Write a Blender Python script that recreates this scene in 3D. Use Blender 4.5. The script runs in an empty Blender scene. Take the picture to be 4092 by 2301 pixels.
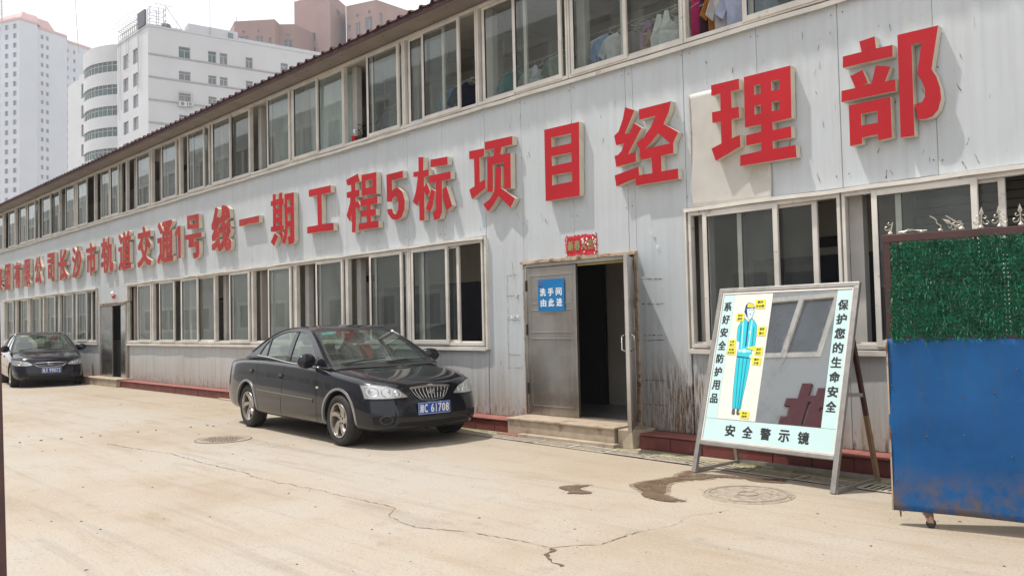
import bpy, bmesh, math, random
from math import sin, cos, pi, radians
from mathutils import Vector, Matrix, geometry
from mathutils.bvhtree import BVHTree
random.seed(7)
S = bpy.context.scene
COL = S.collection

# ---------------------------------------------------------------- camera
cam_d = bpy.data.cameras.new('camera')
cam_d.sensor_width = 36.0
cam_d.lens = 3350.0 / 4092.0 * 36.0
cam_d.clip_start = 0.05
cam_d.clip_end = 3000
cam = bpy.data.objects.new('camera', cam_d)
COL.objects.link(cam)
# rows of the world->camera matrix, camera x right, y down, z forward
right = Vector((0.6896, 0.7238, -0.0227)); down = Vector((-0.0441, 0.0108, -0.9990)); fwd = Vector((-0.7228, 0.6899, 0.0394))
fwd.normalize(); right = (right - fwd * right.dot(fwd)).normalized(); down = fwd.cross(right).normalized()
if down.z > 0: down = -down
cam.matrix_world = Matrix(((right.x, -down.x, -fwd.x, 0), (right.y, -down.y, -fwd.y, 0), (right.z, -down.z, -fwd.z, 1.42), (0, 0, 0, 1)))
S.camera = cam

# ---------------------------------------------------------------- light
SUN_DIR = Vector((0.34, 0.235, -1.0)).normalized()
sun_d = bpy.data.lights.new('sun', 'SUN')
sun_d.energy = 4.2
sun_d.angle = radians(1.1)
sun_d.color = (1.0, 0.95, 0.87)
sun = bpy.data.objects.new('sun', sun_d)
COL.objects.link(sun)
sun.rotation_euler = SUN_DIR.to_track_quat('-Z', 'Y').to_euler()
world = bpy.data.worlds.new('World')
S.world = world
world.use_nodes = True
wn = world.node_tree
for n in list(wn.nodes): wn.nodes.remove(n)
wout = wn.nodes.new('ShaderNodeOutputWorld')
wbg = wn.nodes.new('ShaderNodeBackground')
wsky = wn.nodes.new('ShaderNodeTexSky')
wsky.sky_type = 'NISHITA'
wsky.sun_disc = False
wsky.sun_elevation = math.asin(-SUN_DIR.z)
wsky.sun_rotation = math.atan2(-SUN_DIR.x, -SUN_DIR.y)
wsky.dust_density = 4.0
wsky.air_density = 1.2
wtc = wn.nodes.new('ShaderNodeTexCoord')
wmp = wn.nodes.new('ShaderNodeMapping'); wmp.inputs['Scale'].default_value = (1.0, 1.0, 3.0)
wno = wn.nodes.new('ShaderNodeTexNoise'); wno.inputs['Scale'].default_value = 1.9; wno.inputs['Detail'].default_value = 7
wno.inputs['Roughness'].default_value = 0.62
wrp = wn.nodes.new('ShaderNodeValToRGB')
wrp.color_ramp.elements[0].position = 0.30; wrp.color_ramp.elements[0].color = (0.88, 0.88, 0.88, 1)
wrp.color_ramp.elements[1].position = 0.52; wrp.color_ramp.elements[1].color = (1, 1, 1, 1)
wmix = wn.nodes.new('ShaderNodeMixRGB')
wmix.inputs['Color2'].default_value = (8.7, 8.8, 9.1, 1)      # thin bright cloud over the sky
wn.links.new(wtc.outputs['Generated'], wmp.inputs['Vector'])
wn.links.new(wmp.outputs['Vector'], wno.inputs['Vector'])
wn.links.new(wno.outputs['Fac'], wrp.inputs['Fac'])
wn.links.new(wrp.outputs['Color'], wmix.inputs['Fac'])
wn.links.new(wsky.outputs['Color'], wmix.inputs['Color1'])
wn.links.new(wmix.outputs['Color'], wbg.inputs['Color'])
wbg.inputs['Strength'].default_value = 0.125
wn.links.new(wbg.outputs['Background'], wout.inputs['Surface'])
S.view_settings.view_transform = 'Standard'
S.view_settings.look = 'None'
S.view_settings.exposure = 0.22
S.view_settings.gamma = 1.0
S.view_settings.use_curve_mapping = False
S.render.engine = 'CYCLES'
S.cycles.max_bounces = 8
S.cycles.transparent_max_bounces = 16
S.cycles.caustics_reflective = False
S.cycles.caustics_refractive = False

# ---------------------------------------------------------------- materials
def newmat(name):
    m = bpy.data.materials.new(name); m.use_nodes = True
    nt = m.node_tree
    b = nt.nodes['Principled BSDF']
    return m, nt, b
def nd(nt, typ, **kw):
    n = nt.nodes.new(typ)
    for k, v in kw.items():
        if k in n.inputs: n.inputs[k].default_value = v
        else: setattr(n, k, v)
    return n
def c4(c): return (c[0], c[1], c[2], 1.0)
def coord(nt, scale=(1, 1, 1), world_space=True):
    if world_space: g = nt.nodes.new('ShaderNodeNewGeometry'); src = g.outputs['Position']
    else: g = nt.nodes.new('ShaderNodeTexCoord'); src = g.outputs['Object']
    mp = nt.nodes.new('ShaderNodeMapping'); mp.inputs['Scale'].default_value = scale
    nt.links.new(src, mp.inputs['Vector'])
    return mp.outputs['Vector']
def noise(nt, vec, scale, detail=4, rough=0.55):
    n = nt.nodes.new('ShaderNodeTexNoise')
    n.inputs['Scale'].default_value = scale; n.inputs['Detail'].default_value = detail; n.inputs['Roughness'].default_value = rough
    nt.links.new(vec, n.inputs['Vector'])
    return n.outputs['Fac']
def ramp(nt, fac, stops):
    r = nt.nodes.new('ShaderNodeValToRGB')
    e = r.color_ramp.elements
    while len(e) < len(stops): e.new(0.5)
    for i, (p, c) in enumerate(stops):
        e[i].position = p; e[i].color = c4(c) if not isinstance(c, (int, float)) else (c, c, c, 1)
    nt.links.new(fac, r.inputs['Fac'])
    return r.outputs['Color']
def mixc(nt, fac, a, b, mode='MIX'):
    m = nt.nodes.new('ShaderNodeMixRGB'); m.blend_type = mode
    for k, v in (('Fac', fac), ('Color1', a), ('Color2', b)):
        if isinstance(v, (int, float)): m.inputs[k].default_value = v if k == 'Fac' else (v, v, v, 1)
        elif isinstance(v, tuple): m.inputs[k].default_value = c4(v)
        else: nt.links.new(v, m.inputs[k])
    return m.outputs['Color']
def math_(nt, op, a, b=0.0, clamp=False):
    m = nt.nodes.new('ShaderNodeMath'); m.operation = op; m.use_clamp = clamp
    for i, v in enumerate((a, b)):
        if isinstance(v, (int, float)): m.inputs[i].default_value = v
        else: nt.links.new(v, m.inputs[i])
    return m.outputs[0]
def bump(nt, b, height, strength, dist=0.01):
    bp = nt.nodes.new('ShaderNodeBump'); bp.inputs['Strength'].default_value = strength; bp.inputs['Distance'].default_value = dist
    nt.links.new(height, bp.inputs['Height']); nt.links.new(bp.outputs['Normal'], b.inputs['Normal'])
    return bp
def plain(name, col, rough=0.6, metal=0.0, var=0.12, scale=6.0, bmp=0.0, bscale=60, spec=0.5, world_space=True, dirt=None):
    m, nt, b = newmat(name)
    v = coord(nt, world_space=world_space)
    f = noise(nt, v, scale, 5)
    lo = tuple(x * (1 - var) for x in col); hi = tuple(min(1, x * (1 + var)) for x in col)
    c = ramp(nt, f, [(0.3, lo), (0.7, hi)])
    if dirt:
        d = ramp(nt, noise(nt, v, dirt[2] if len(dirt) > 2 else 3.0, 8, 0.7), [(dirt[1], 0.0), (dirt[1] + 0.12, 1.0)])
        c = mixc(nt, d, c, dirt[0])
    nt.links.new(c, b.inputs['Base Color'])
    b.inputs['Roughness'].default_value = rough; b.inputs['Metallic'].default_value = metal
    b.inputs['Specular IOR Level'].default_value = spec
    if bmp: bump(nt, b, noise(nt, v, bscale, 4), bmp)
    return m

def mat_ground():
    m, nt, b = newmat('concrete_ground')
    v = coord(nt)
    big = noise(nt, v, 0.35, 5, 0.6); mid = noise(nt, v, 1.7, 6, 0.65); fine = noise(nt, v, 55, 3, 0.6)
    c = ramp(nt, big, [(0.36, (0.325, 0.262, 0.196)), (0.50, (0.365, 0.315, 0.255)), (0.62, (0.370, 0.336, 0.292))])
    c = mixc(nt, ramp(nt, mid, [(0.35, 0.0), (0.75, 0.55)]), c, (0.375, 0.350, 0.312))
    sc = coord(nt, (0.6, 3.2, 1)); st = noise(nt, sc, 1.1, 7, 0.7)
    c = mixc(nt, ramp(nt, st, [(0.54, 0.0), (0.66, 0.40)]), c, (0.27, 0.20, 0.135))
    sc2 = coord(nt, (1.3, 0.9, 1)); st2 = noise(nt, sc2, 3.3, 9, 0.75)
    c = mixc(nt, ramp(nt, st2, [(0.57, 0.0), (0.68, 0.42)]), c, (0.19, 0.17, 0.145))
    tk = noise(nt, coord(nt, (0.25, 5.0, 1)), 1.0, 5, 0.7)
    c = mixc(nt, ramp(nt, tk, [(0.54, 0.0), (0.64, 0.32)]), c, (0.23, 0.20, 0.17))
    oil = noise(nt, v, 0.9, 9, 0.8)
    c = mixc(nt, ramp(nt, oil, [(0.58, 0.0), (0.68, 0.42)]), c, (0.235, 0.18, 0.13))
    pit = noise(nt, v, 24, 6, 0.7)
    c = mixc(nt, ramp(nt, pit, [(0.63, 0.0), (0.68, 0.45)]), c, (0.20, 0.165, 0.125))
    # yellow clay wash beside the drain and kerb
    g = nt.nodes.new('ShaderNodeSeparateXYZ'); nt.links.new(coord(nt), g.inputs[0])
    near = math_(nt, 'MULTIPLY', math_(nt, 'SUBTRACT', g.outputs[1], 4.9, True), 0.55, True)
    c = mixc(nt, math_(nt, 'MULTIPLY', near, ramp(nt, mid, [(0.3, 0.2), (0.7, 0.8)])), c, (0.345, 0.270, 0.175))
    c = mixc(nt, ramp(nt, fine, [(0.32, 0.55), (0.43, 0.0)]), c, (0.15, 0.12, 0.09))
    c = mixc(nt, ramp(nt, fine, [(0.60, 0.0), (0.75, 0.5)]), c, (0.50, 0.45, 0.38))
    nt.links.new(c, b.inputs['Base Color'])
    b.inputs['Roughness'].default_value = 0.88; b.inputs['Specular IOR Level'].default_value = 0.25
    h = mixc(nt, 0.5, fine, noise(nt, v, 9, 6, 0.7))
    bump(nt, b, h, 0.35, 0.012)
    return m
def mat_panel():
    m, nt, b = newmat('painted_steel_panel')
    v = coord(nt)
    g = nt.nodes.new('ShaderNodeSeparateXYZ'); nt.links.new(v, g.inputs[0])
    base = ramp(nt, noise(nt, v, 0.8, 4), [(0.3, (0.455, 0.492, 0.522)), (0.7, (0.525, 0.562, 0.590))])
    vs = coord(nt, (14, 1, 0.55)); streak = noise(nt, vs, 1.0, 6, 0.65)
    base = mixc(nt, ramp(nt, streak, [(0.45, 0.0), (0.75, 0.45)]), base, (0.42, 0.42, 0.405))
    # scattered scuffs and chips
    ch = noise(nt, coord(nt, (2.2, 1, 1.0)), 11, 6, 0.75)
    base = mixc(nt, ramp(nt, ch, [(0.675, 0.0), (0.70, 0.85)]), base, (0.13, 0.12, 0.11))
    sc = noise(nt, coord(nt, (1.0, 1, 5.5)), 5.0, 8, 0.8)
    base = mixc(nt, ramp(nt, sc, [(0.665, 0.0), (0.69, 0.7)]), base, (0.20, 0.18, 0.15))
    sc2 = noise(nt, coord(nt, (30, 1, 3.0)), 1.0, 5, 0.7)
    base = mixc(nt, ramp(nt, sc2, [(0.66, 0.0), (0.72, 0.5)]), base, (0.27, 0.26, 0.24))
    # splash-back dirt along the foot of the wall
    low = math_(nt, 'MULTIPLY', math_(nt, 'SUBTRACT', 1.15, g.outputs[2], True), 1.0, True)
    base = mixc(nt, math_(nt, 'MULTIPLY', low, ramp(nt, streak, [(0.30, 0.25), (0.7, 0.85)]), True), base, (0.33, 0.27, 0.19))
    low2 = math_(nt, 'MULTIPLY', math_(nt, 'SUBTRACT', 0.42, g.outputs[2], True), 3.4, True)
    rs = noise(nt, coord(nt, (9, 1, 2.2)), 2.6, 8, 0.72)
    base = mixc(nt, math_(nt, 'MULTIPLY', low2, ramp(nt, rs, [(0.50, 0.0), (0.60, 1.0)]), True), base, (0.09, 0.045, 0.025))
    # rusty run-off under the right window
    rx = math_(nt, 'SUBTRACT', 1.0, math_(nt, 'ABSOLUTE', math_(nt, 'MULTIPLY', math_(nt, 'ADD', g.outputs[0], 5.30), 1.1)), True)
    rz = math_(nt, 'MULTIPLY', math_(nt, 'SUBTRACT', 1.08, g.outputs[2], True), 2.4, True)
    rr = noise(nt, coord(nt, (30, 1, 2.6)), 1.8, 9, 0.78)
    base = mixc(nt, math_(nt, 'MULTIPLY', math_(nt, 'MULTIPLY', rx, rz, True), ramp(nt, rr, [(0.47, 0.0), (0.55, 1.0)]), True), base, (0.13, 0.06, 0.025))
    nt.links.new(base, b.inputs['Base Color'])
    b.inputs['Roughness'].default_value = 0.42; b.inputs['Specular IOR Level'].default_value = 0.45
    w = nt.nodes.new('ShaderNodeTexWave'); w.wave_type = 'BANDS'; w.bands_direction = 'X'
    w.inputs['Scale'].default_value = 3.1; w.inputs['Distortion'].default_value = 0.4
    nt.links.new(v, w.inputs['Vector'])
    dents = noise(nt, coord(nt, (1.5, 1, 0.6)), 2.0, 3, 0.5)
    h = mixc(nt, 0.16, dents, w.outputs['Fac'])
    bump(nt, b, h, 0.6, 0.020)
    return m
def mat_glass(name, tint=(0.72, 0.78, 0.76), haze=0.0, filmcol=(0.45, 0.47, 0.46), ior=1.5):
    m, nt, b = newmat(name)
    nt.nodes.remove(b)
    out = nt.nodes['Material Output']
    tr = nd(nt, 'ShaderNodeBsdfTransparent'); tr.inputs['Color'].default_value = c4(tint)
    gl = nd(nt, 'ShaderNodeBsdfGlossy'); gl.inputs['Roughness'].default_value = 0.015; gl.inputs['Color'].default_value = (0.95, 1, 0.98, 1)
    df = nd(nt, 'ShaderNodeBsdfDiffuse'); df.inputs['Color'].default_value = c4(filmcol)
    lw = nd(nt, 'ShaderNodeFresnel')
    bf = nd(nt, 'ShaderNodeNewGeometry').outputs['Backfacing']
    nt.links.new(math_(nt, 'ADD', ior, math_(nt, 'MULTIPLY', bf, 1.0 / ior - ior)), lw.inputs['IOR'])
    v = coord(nt); dn = ramp(nt, noise(nt, coord(nt, (1, 1, 0.5)), 2.2, 6, 0.7), [(0.3, haze * 0.5), (0.75, haze * 1.6)])
    m1 = nd(nt, 'ShaderNodeMixShader'); nt.links.new(dn, m1.inputs[0]); nt.links.new(tr.outputs[0], m1.inputs[1]); nt.links.new(df.outputs[0], m1.inputs[2])
    m2 = nd(nt, 'ShaderNodeMixShader'); nt.links.new(math_(nt, 'MULTIPLY', lw.outputs[0], 1.25, True), m2.inputs[0])
    nt.links.new(m1.outputs[0], m2.inputs[1]); nt.links.new(gl.outputs[0], m2.inputs[2])
    nt.links.new(m2.outputs[0], out.inputs['Surface'])
    return m
def mat_steel():
    m, nt, b = newmat('stained_stainless_steel')
    v = coord(nt)
    c = ramp(nt, noise(nt, v, 1.6, 4, 0.55), [(0.3, (0.34, 0.315, 0.285)), (0.6, (0.54, 0.52, 0.49))])
    c = mixc(nt, ramp(nt, noise(nt, coord(nt, (9, 9, 0.8)), 1.2, 5, 0.6), [(0.45, 0.0), (0.75, 0.4)]), c, (0.30, 0.27, 0.235))
    g = nt.nodes.new('ShaderNodeSeparateXYZ'); nt.links.new(v, g.inputs[0])
    lo = math_(nt, 'MULTIPLY', math_(nt, 'SUBTRACT', 0.75, g.outputs[2], True), 1.5, True)
    c = mixc(nt, math_(nt, 'MULTIPLY', lo, ramp(nt, noise(nt, v, 5, 7, 0.7), [(0.35, 0.1), (0.7, 0.9)]), True), c, (0.24, 0.15, 0.09))
    nt.links.new(c, b.inputs['Base Color']); b.inputs['Metallic'].default_value = 0.85
    nt.links.new(ramp(nt, noise(nt, v, 2, 3), [(0.3, 0.28), (0.7, 0.42)]), b.inputs['Roughness'])
    bump(nt, b, noise(nt, coord(nt, (1, 1, 1)), 1.3, 0, 0.3), 0.25, 0.02)
    return m
def mat_blue():
    m, nt, b = newmat('weathered_blue_sheet')
    v = coord(nt); g = nt.nodes.new('ShaderNodeSeparateXYZ'); nt.links.new(v, g.inputs[0])
    c = ramp(nt, noise(nt, v, 2.0, 6, 0.6), [(0.3, (0.006, 0.066, 0.205)), (0.7, (0.009, 0.098, 0.285))])
    st = noise(nt, coord(nt, (5, 5, 0.7)), 1.3, 7, 0.7)
    c = mixc(nt, ramp(nt, st, [(0.50, 0.0), (0.8, 0.42)]), c, (0.060, 0.10, 0.17))
    lo = math_(nt, 'MULTIPLY', math_(nt, 'SUBTRACT', 0.42, g.outputs[2], True), 4.0, True)
    c = mixc(nt, math_(nt, 'MULTIPLY', lo, ramp(nt, noise(nt, v, 5.5, 8, 0.75), [(0.42, 0.0), (0.58, 0.85)]), True), c, (0.13, 0.09, 0.055))
    c = mixc(nt, ramp(nt, noise(nt, v, 15, 7, 0.8), [(0.66, 0.0), (0.70, 0.9)]), c, (0.13, 0.10, 0.08))
    c = mixc(nt, ramp(nt, noise(nt, coord(nt, (2, 2, 14)), 3.0, 8, 0.8), [(0.68, 0.0), (0.71, 0.7)]), c, (0.22, 0.28, 0.34))
    nt.links.new(c, b.inputs['Base Color']); b.inputs['Roughness'].default_value = 0.6; b.inputs['Specular IOR Level'].default_value = 0.25
    bump(nt, b, noise(nt, v, 3.0, 3), 0.3, 0.03)
    return m
def mat_paint(name, col, flake=0.3):
    m, nt, b = newmat(name)
    v = coord(nt, world_space=False)
    d = noise(nt, coord(nt), 5.0, 6, 0.7)
    c = mixc(nt, ramp(nt, d, [(0.5, 0.0), (0.8, 0.02)]), col, (0.20, 0.18, 0.15))
    nt.links.new(c, b.inputs['Base Color'])
    nt.links.new(ramp(nt, d, [(0.3, 0.16), (0.8, 0.26)]), b.inputs['Roughness'])
    b.inputs['Metallic'].default_value = flake
    b.inputs['Coat Weight'].default_value = 0.75; b.inputs['Specular IOR Level'].default_value = 0.15
    nt.links.new(ramp(nt, d, [(0.35, 0.03), (0.8, 0.12)]), b.inputs['Coat Roughness'])
    return m
M = {}
M['ground'] = mat_ground()
M['panel'] = mat_panel()
M['steel'] = mat_steel()
M['blue'] = mat_blue()
M['glass'] = mat_glass('window_glass', (0.74, 0.79, 0.77), 0.07)
M['glassb'] = mat_glass('window_glass_pale', (0.70, 0.76, 0.74), 0.16)  # stronger pale diffuse film, picked for panes further left along the wall
M['glassc'] = mat_glass('window_glass_palest', (0.66, 0.73, 0.71), 0.26, (0.42, 0.46, 0.45))  # same film at its palest, for some of those panes
M['carglass'] = mat_glass('car_glass', (0.56, 0.66, 0.60), 0.05)
M['frame'] = plain('aged_white_frame', (0.62, 0.59, 0.54), 0.5, var=0.14, scale=3, dirt=((0.22, 0.17, 0.12), 0.62, 9.0))
M['ledge'] = plain('white_flashing', (0.66, 0.63, 0.58), 0.45, var=0.1, dirt=((0.25, 0.14, 0.07), 0.66, 5.0))
M['roof'] = plain('maroon_roof_sheet', (0.085, 0.040, 0.042), 0.55, var=0.3, scale=4)
M['soffit'] = plain('soffit_sheet', (0.27, 0.23, 0.205), 0.7, var=0.15, scale=2.0, dirt=((0.12, 0.09, 0.07), 0.60, 6.0))
M['red'] = plain('sign_red', (0.41, 0.012, 0.020), 0.6, var=0.10, scale=1.2, spec=0.25)
M['redold'] = plain('sign_red_faded', (0.36, 0.036, 0.034), 0.65, var=0.20, scale=4, spec=0.25, dirt=((0.45, 0.16, 0.13), 0.62, 6.0))
M['letterside'] = plain('sign_letter_side', (0.60, 0.54, 0.44), 0.5, var=0.10, scale=6, dirt=((0.25, 0.17, 0.10), 0.66, 8.0))
M['interior'] = plain('interior_wall_paint', (0.42, 0.385, 0.34), 0.8, var=0.08, scale=1.5)
M['intdark'] = plain('interior_dado_blue', (0.030, 0.032, 0.055), 0.7, var=0.15)
M['ceil'] = plain('ceiling_tile', (0.48, 0.45, 0.42), 0.85, var=0.05)
M['ceilgap'] = plain('ceiling_joint', (0.10, 0.09, 0.085), 0.8)
M['column'] = plain('interior_column', (0.55, 0.53, 0.50), 0.6, var=0.08)
M['darkmetal'] = plain('dark_metal', (0.03, 0.028, 0.027), 0.5, 0.3)
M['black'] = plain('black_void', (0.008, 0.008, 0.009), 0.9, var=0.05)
M['tilefloor'] = plain('grey_floor_tile', (0.25, 0.24, 0.23), 0.25)
M['kerb'] = plain('red_kerb_tile', (0.155, 0.040, 0.036), 0.55, var=0.25, scale=5, bmp=0.2, dirt=((0.30, 0.17, 0.13), 0.60, 3.0))
M['kerbtop'] = plain('red_kerb_top', (0.26, 0.085, 0.07), 0.6, var=0.2, scale=5, dirt=((0.30, 0.22, 0.17), 0.58, 4.0))
M['step'] = plain('terrazzo_step', (0.38, 0.31, 0.23), 0.65, var=0.16, scale=8, bmp=0.2, dirt=((0.17, 0.11, 0.07), 0.54, 3.2))
M['grate'] = plain('concrete_grate', (0.42, 0.37, 0.30), 0.85, var=0.2, scale=14, bmp=0.2)
M['moss'] = plain('mossy_gutter_edge', (0.20, 0.19, 0.085), 0.95, var=0.3, scale=12, bmp=0.3)
M['rust'] = plain('rusty_trim', (0.42, 0.33, 0.24), 0.7, var=0.2, scale=9, dirt=((0.17, 0.065, 0.025), 0.50, 7.0), bmp=0.2)
M['doorsign'] = plain('blue_print', (0.006, 0.165, 0.42), 0.4, var=0.05)
M['white'] = plain('white_print', (0.78, 0.78, 0.76), 0.5, var=0.04)
M['blackprint'] = plain('black_print', (0.018, 0.020, 0.022), 0.5, var=0.05)
M['crack'] = plain('crack_filler', (0.105, 0.070, 0.050), 0.95, var=0.3, scale=20)
M['wet'] = plain('wet_concrete', (0.150, 0.102, 0.066), 0.35, var=0.3, scale=9, bmp=0.3)
def seep(m, lo, hi, sc):
    nt = m.node_tree; b = nt.nodes['Principled BSDF']
    f = noise(nt, coord(nt), sc, 8, 0.75)
    nt.links.new(ramp(nt, f, [(lo, 0.0), (hi, 1.0)]), b.inputs['Alpha'])
seep(M['wet'], 0.38, 0.47, 11)
M['damp'] = plain('damp_concrete', (0.22, 0.155, 0.10), 0.6, var=0.2, scale=9)
seep(M['damp'], 0.40, 0.62, 9)
M['manhole'] = plain('manhole_concrete', (0.285, 0.240, 0.19), 0.8, var=0.28, scale=20, bmp=0.6, bscale=45)
M['alu'] = plain('aluminium_frame', (0.36, 0.345, 0.325), 0.42, 0.7, var=0.15, scale=12)
M['cyan'] = plain('pale_cyan_board', (0.50, 0.68, 0.68), 0.35, var=0.03)
M['cream'] = plain('cream_poster', (0.72, 0.69, 0.62), 0.4, var=0.03)
M['gatered'] = plain('maroon_gate_paint', (0.055, 0.020, 0.018), 0.5, var=0.3, scale=6, dirt=((0.12, 0.06, 0.035), 0.62, 9.0))
M['scroll'] = plain('worn_silver_paint', (0.42, 0.39, 0.34), 0.45, 0.6, var=0.2, scale=20)
M['rubber'] = plain('tyre_rubber', (0.022, 0.020, 0.019), 0.8, var=0.3, scale=20)
M['chrome'] = plain('chrome_trim', (0.62, 0.62, 0.62), 0.16, 1.0, var=0.04)
M['alloy'] = plain('alloy_wheel', (0.48, 0.45, 0.41), 0.28, 0.85, var=0.12, scale=12)
M['blackplastic'] = plain('black_plastic', (0.014, 0.014, 0.016), 0.5, var=0.1)
M['paint1'] = mat_paint('dark_navy_paint', (0.0095, 0.011, 0.0155), 0.1)
M['paint2'] = mat_paint('black_blue_paint', (0.007, 0.009, 0.018), 0.1)
M['lamp'] = plain('headlamp_reflector', (0.75, 0.75, 0.74), 0.14, 0.9, var=0.05)
M['lamp2'] = plain('headlamp_bezel', (0.66, 0.66, 0.66), 0.25, 0.7, var=0.1)
M['archtrim'] = plain('arch_trim', (0.36, 0.36, 0.36), 0.32, 0.6, var=0.15)
M['plate'] = plain('plate_blue', (0.010, 0.075, 0.34), 0.4, var=0.04)
M['seat'] = plain('tan_seat_fabric', (0.30, 0.27, 0.21), 0.9)
M['dash'] = plain('grey_dashboard', (0.10, 0.10, 0.095), 0.8)
M['farwall'] = plain('white_wall_tile', (0.47, 0.49, 0.52), 0.7, var=0.05, scale=0.25, world_space=True, dirt=((0.42, 0.42, 0.43), 0.60, 0.5))
M['farwindow'] = plain('green_tinted_far_glass', (0.045, 0.085, 0.085), 0.12, var=0.3, scale=1)
M['farwindow2'] = plain('grey_far_glass', (0.13, 0.145, 0.165), 0.25, var=0.35, scale=0.4)
M['farframe'] = plain('far_window_frame', (0.38, 0.42, 0.42), 0.6)
M['band'] = plain('grey_band', (0.30, 0.29, 0.31), 0.8)
M['yardwall'] = plain('yard_wall_paint', (0.42, 0.44, 0.455), 0.7, var=0.05, scale=0.5)
M['towerwall'] = plain('tower_wall', (0.46, 0.50, 0.56), 0.8, var=0.05, scale=0.1)
M['pinkwall'] = plain('pink_render', (0.27, 0.175, 0.16), 0.85, var=0.08, scale=0.3, dirt=((0.25, 0.17, 0.16), 0.62, 0.6))
M['pinkroof'] = plain('pink_tower_top', (0.52, 0.33, 0.32), 0.85, var=0.06, scale=0.3)
M['steelgrey'] = plain('grey_lattice_steel', (0.36, 0.34, 0.33), 0.6, 0.3)
M['purpletank'] = plain('purple_grey_panel', (0.075, 0.07, 0.10), 0.7, var=0.15, scale=1)
M['leafgreen'] = plain('small_plant_leaf', (0.045, 0.075, 0.03), 0.6)

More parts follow.
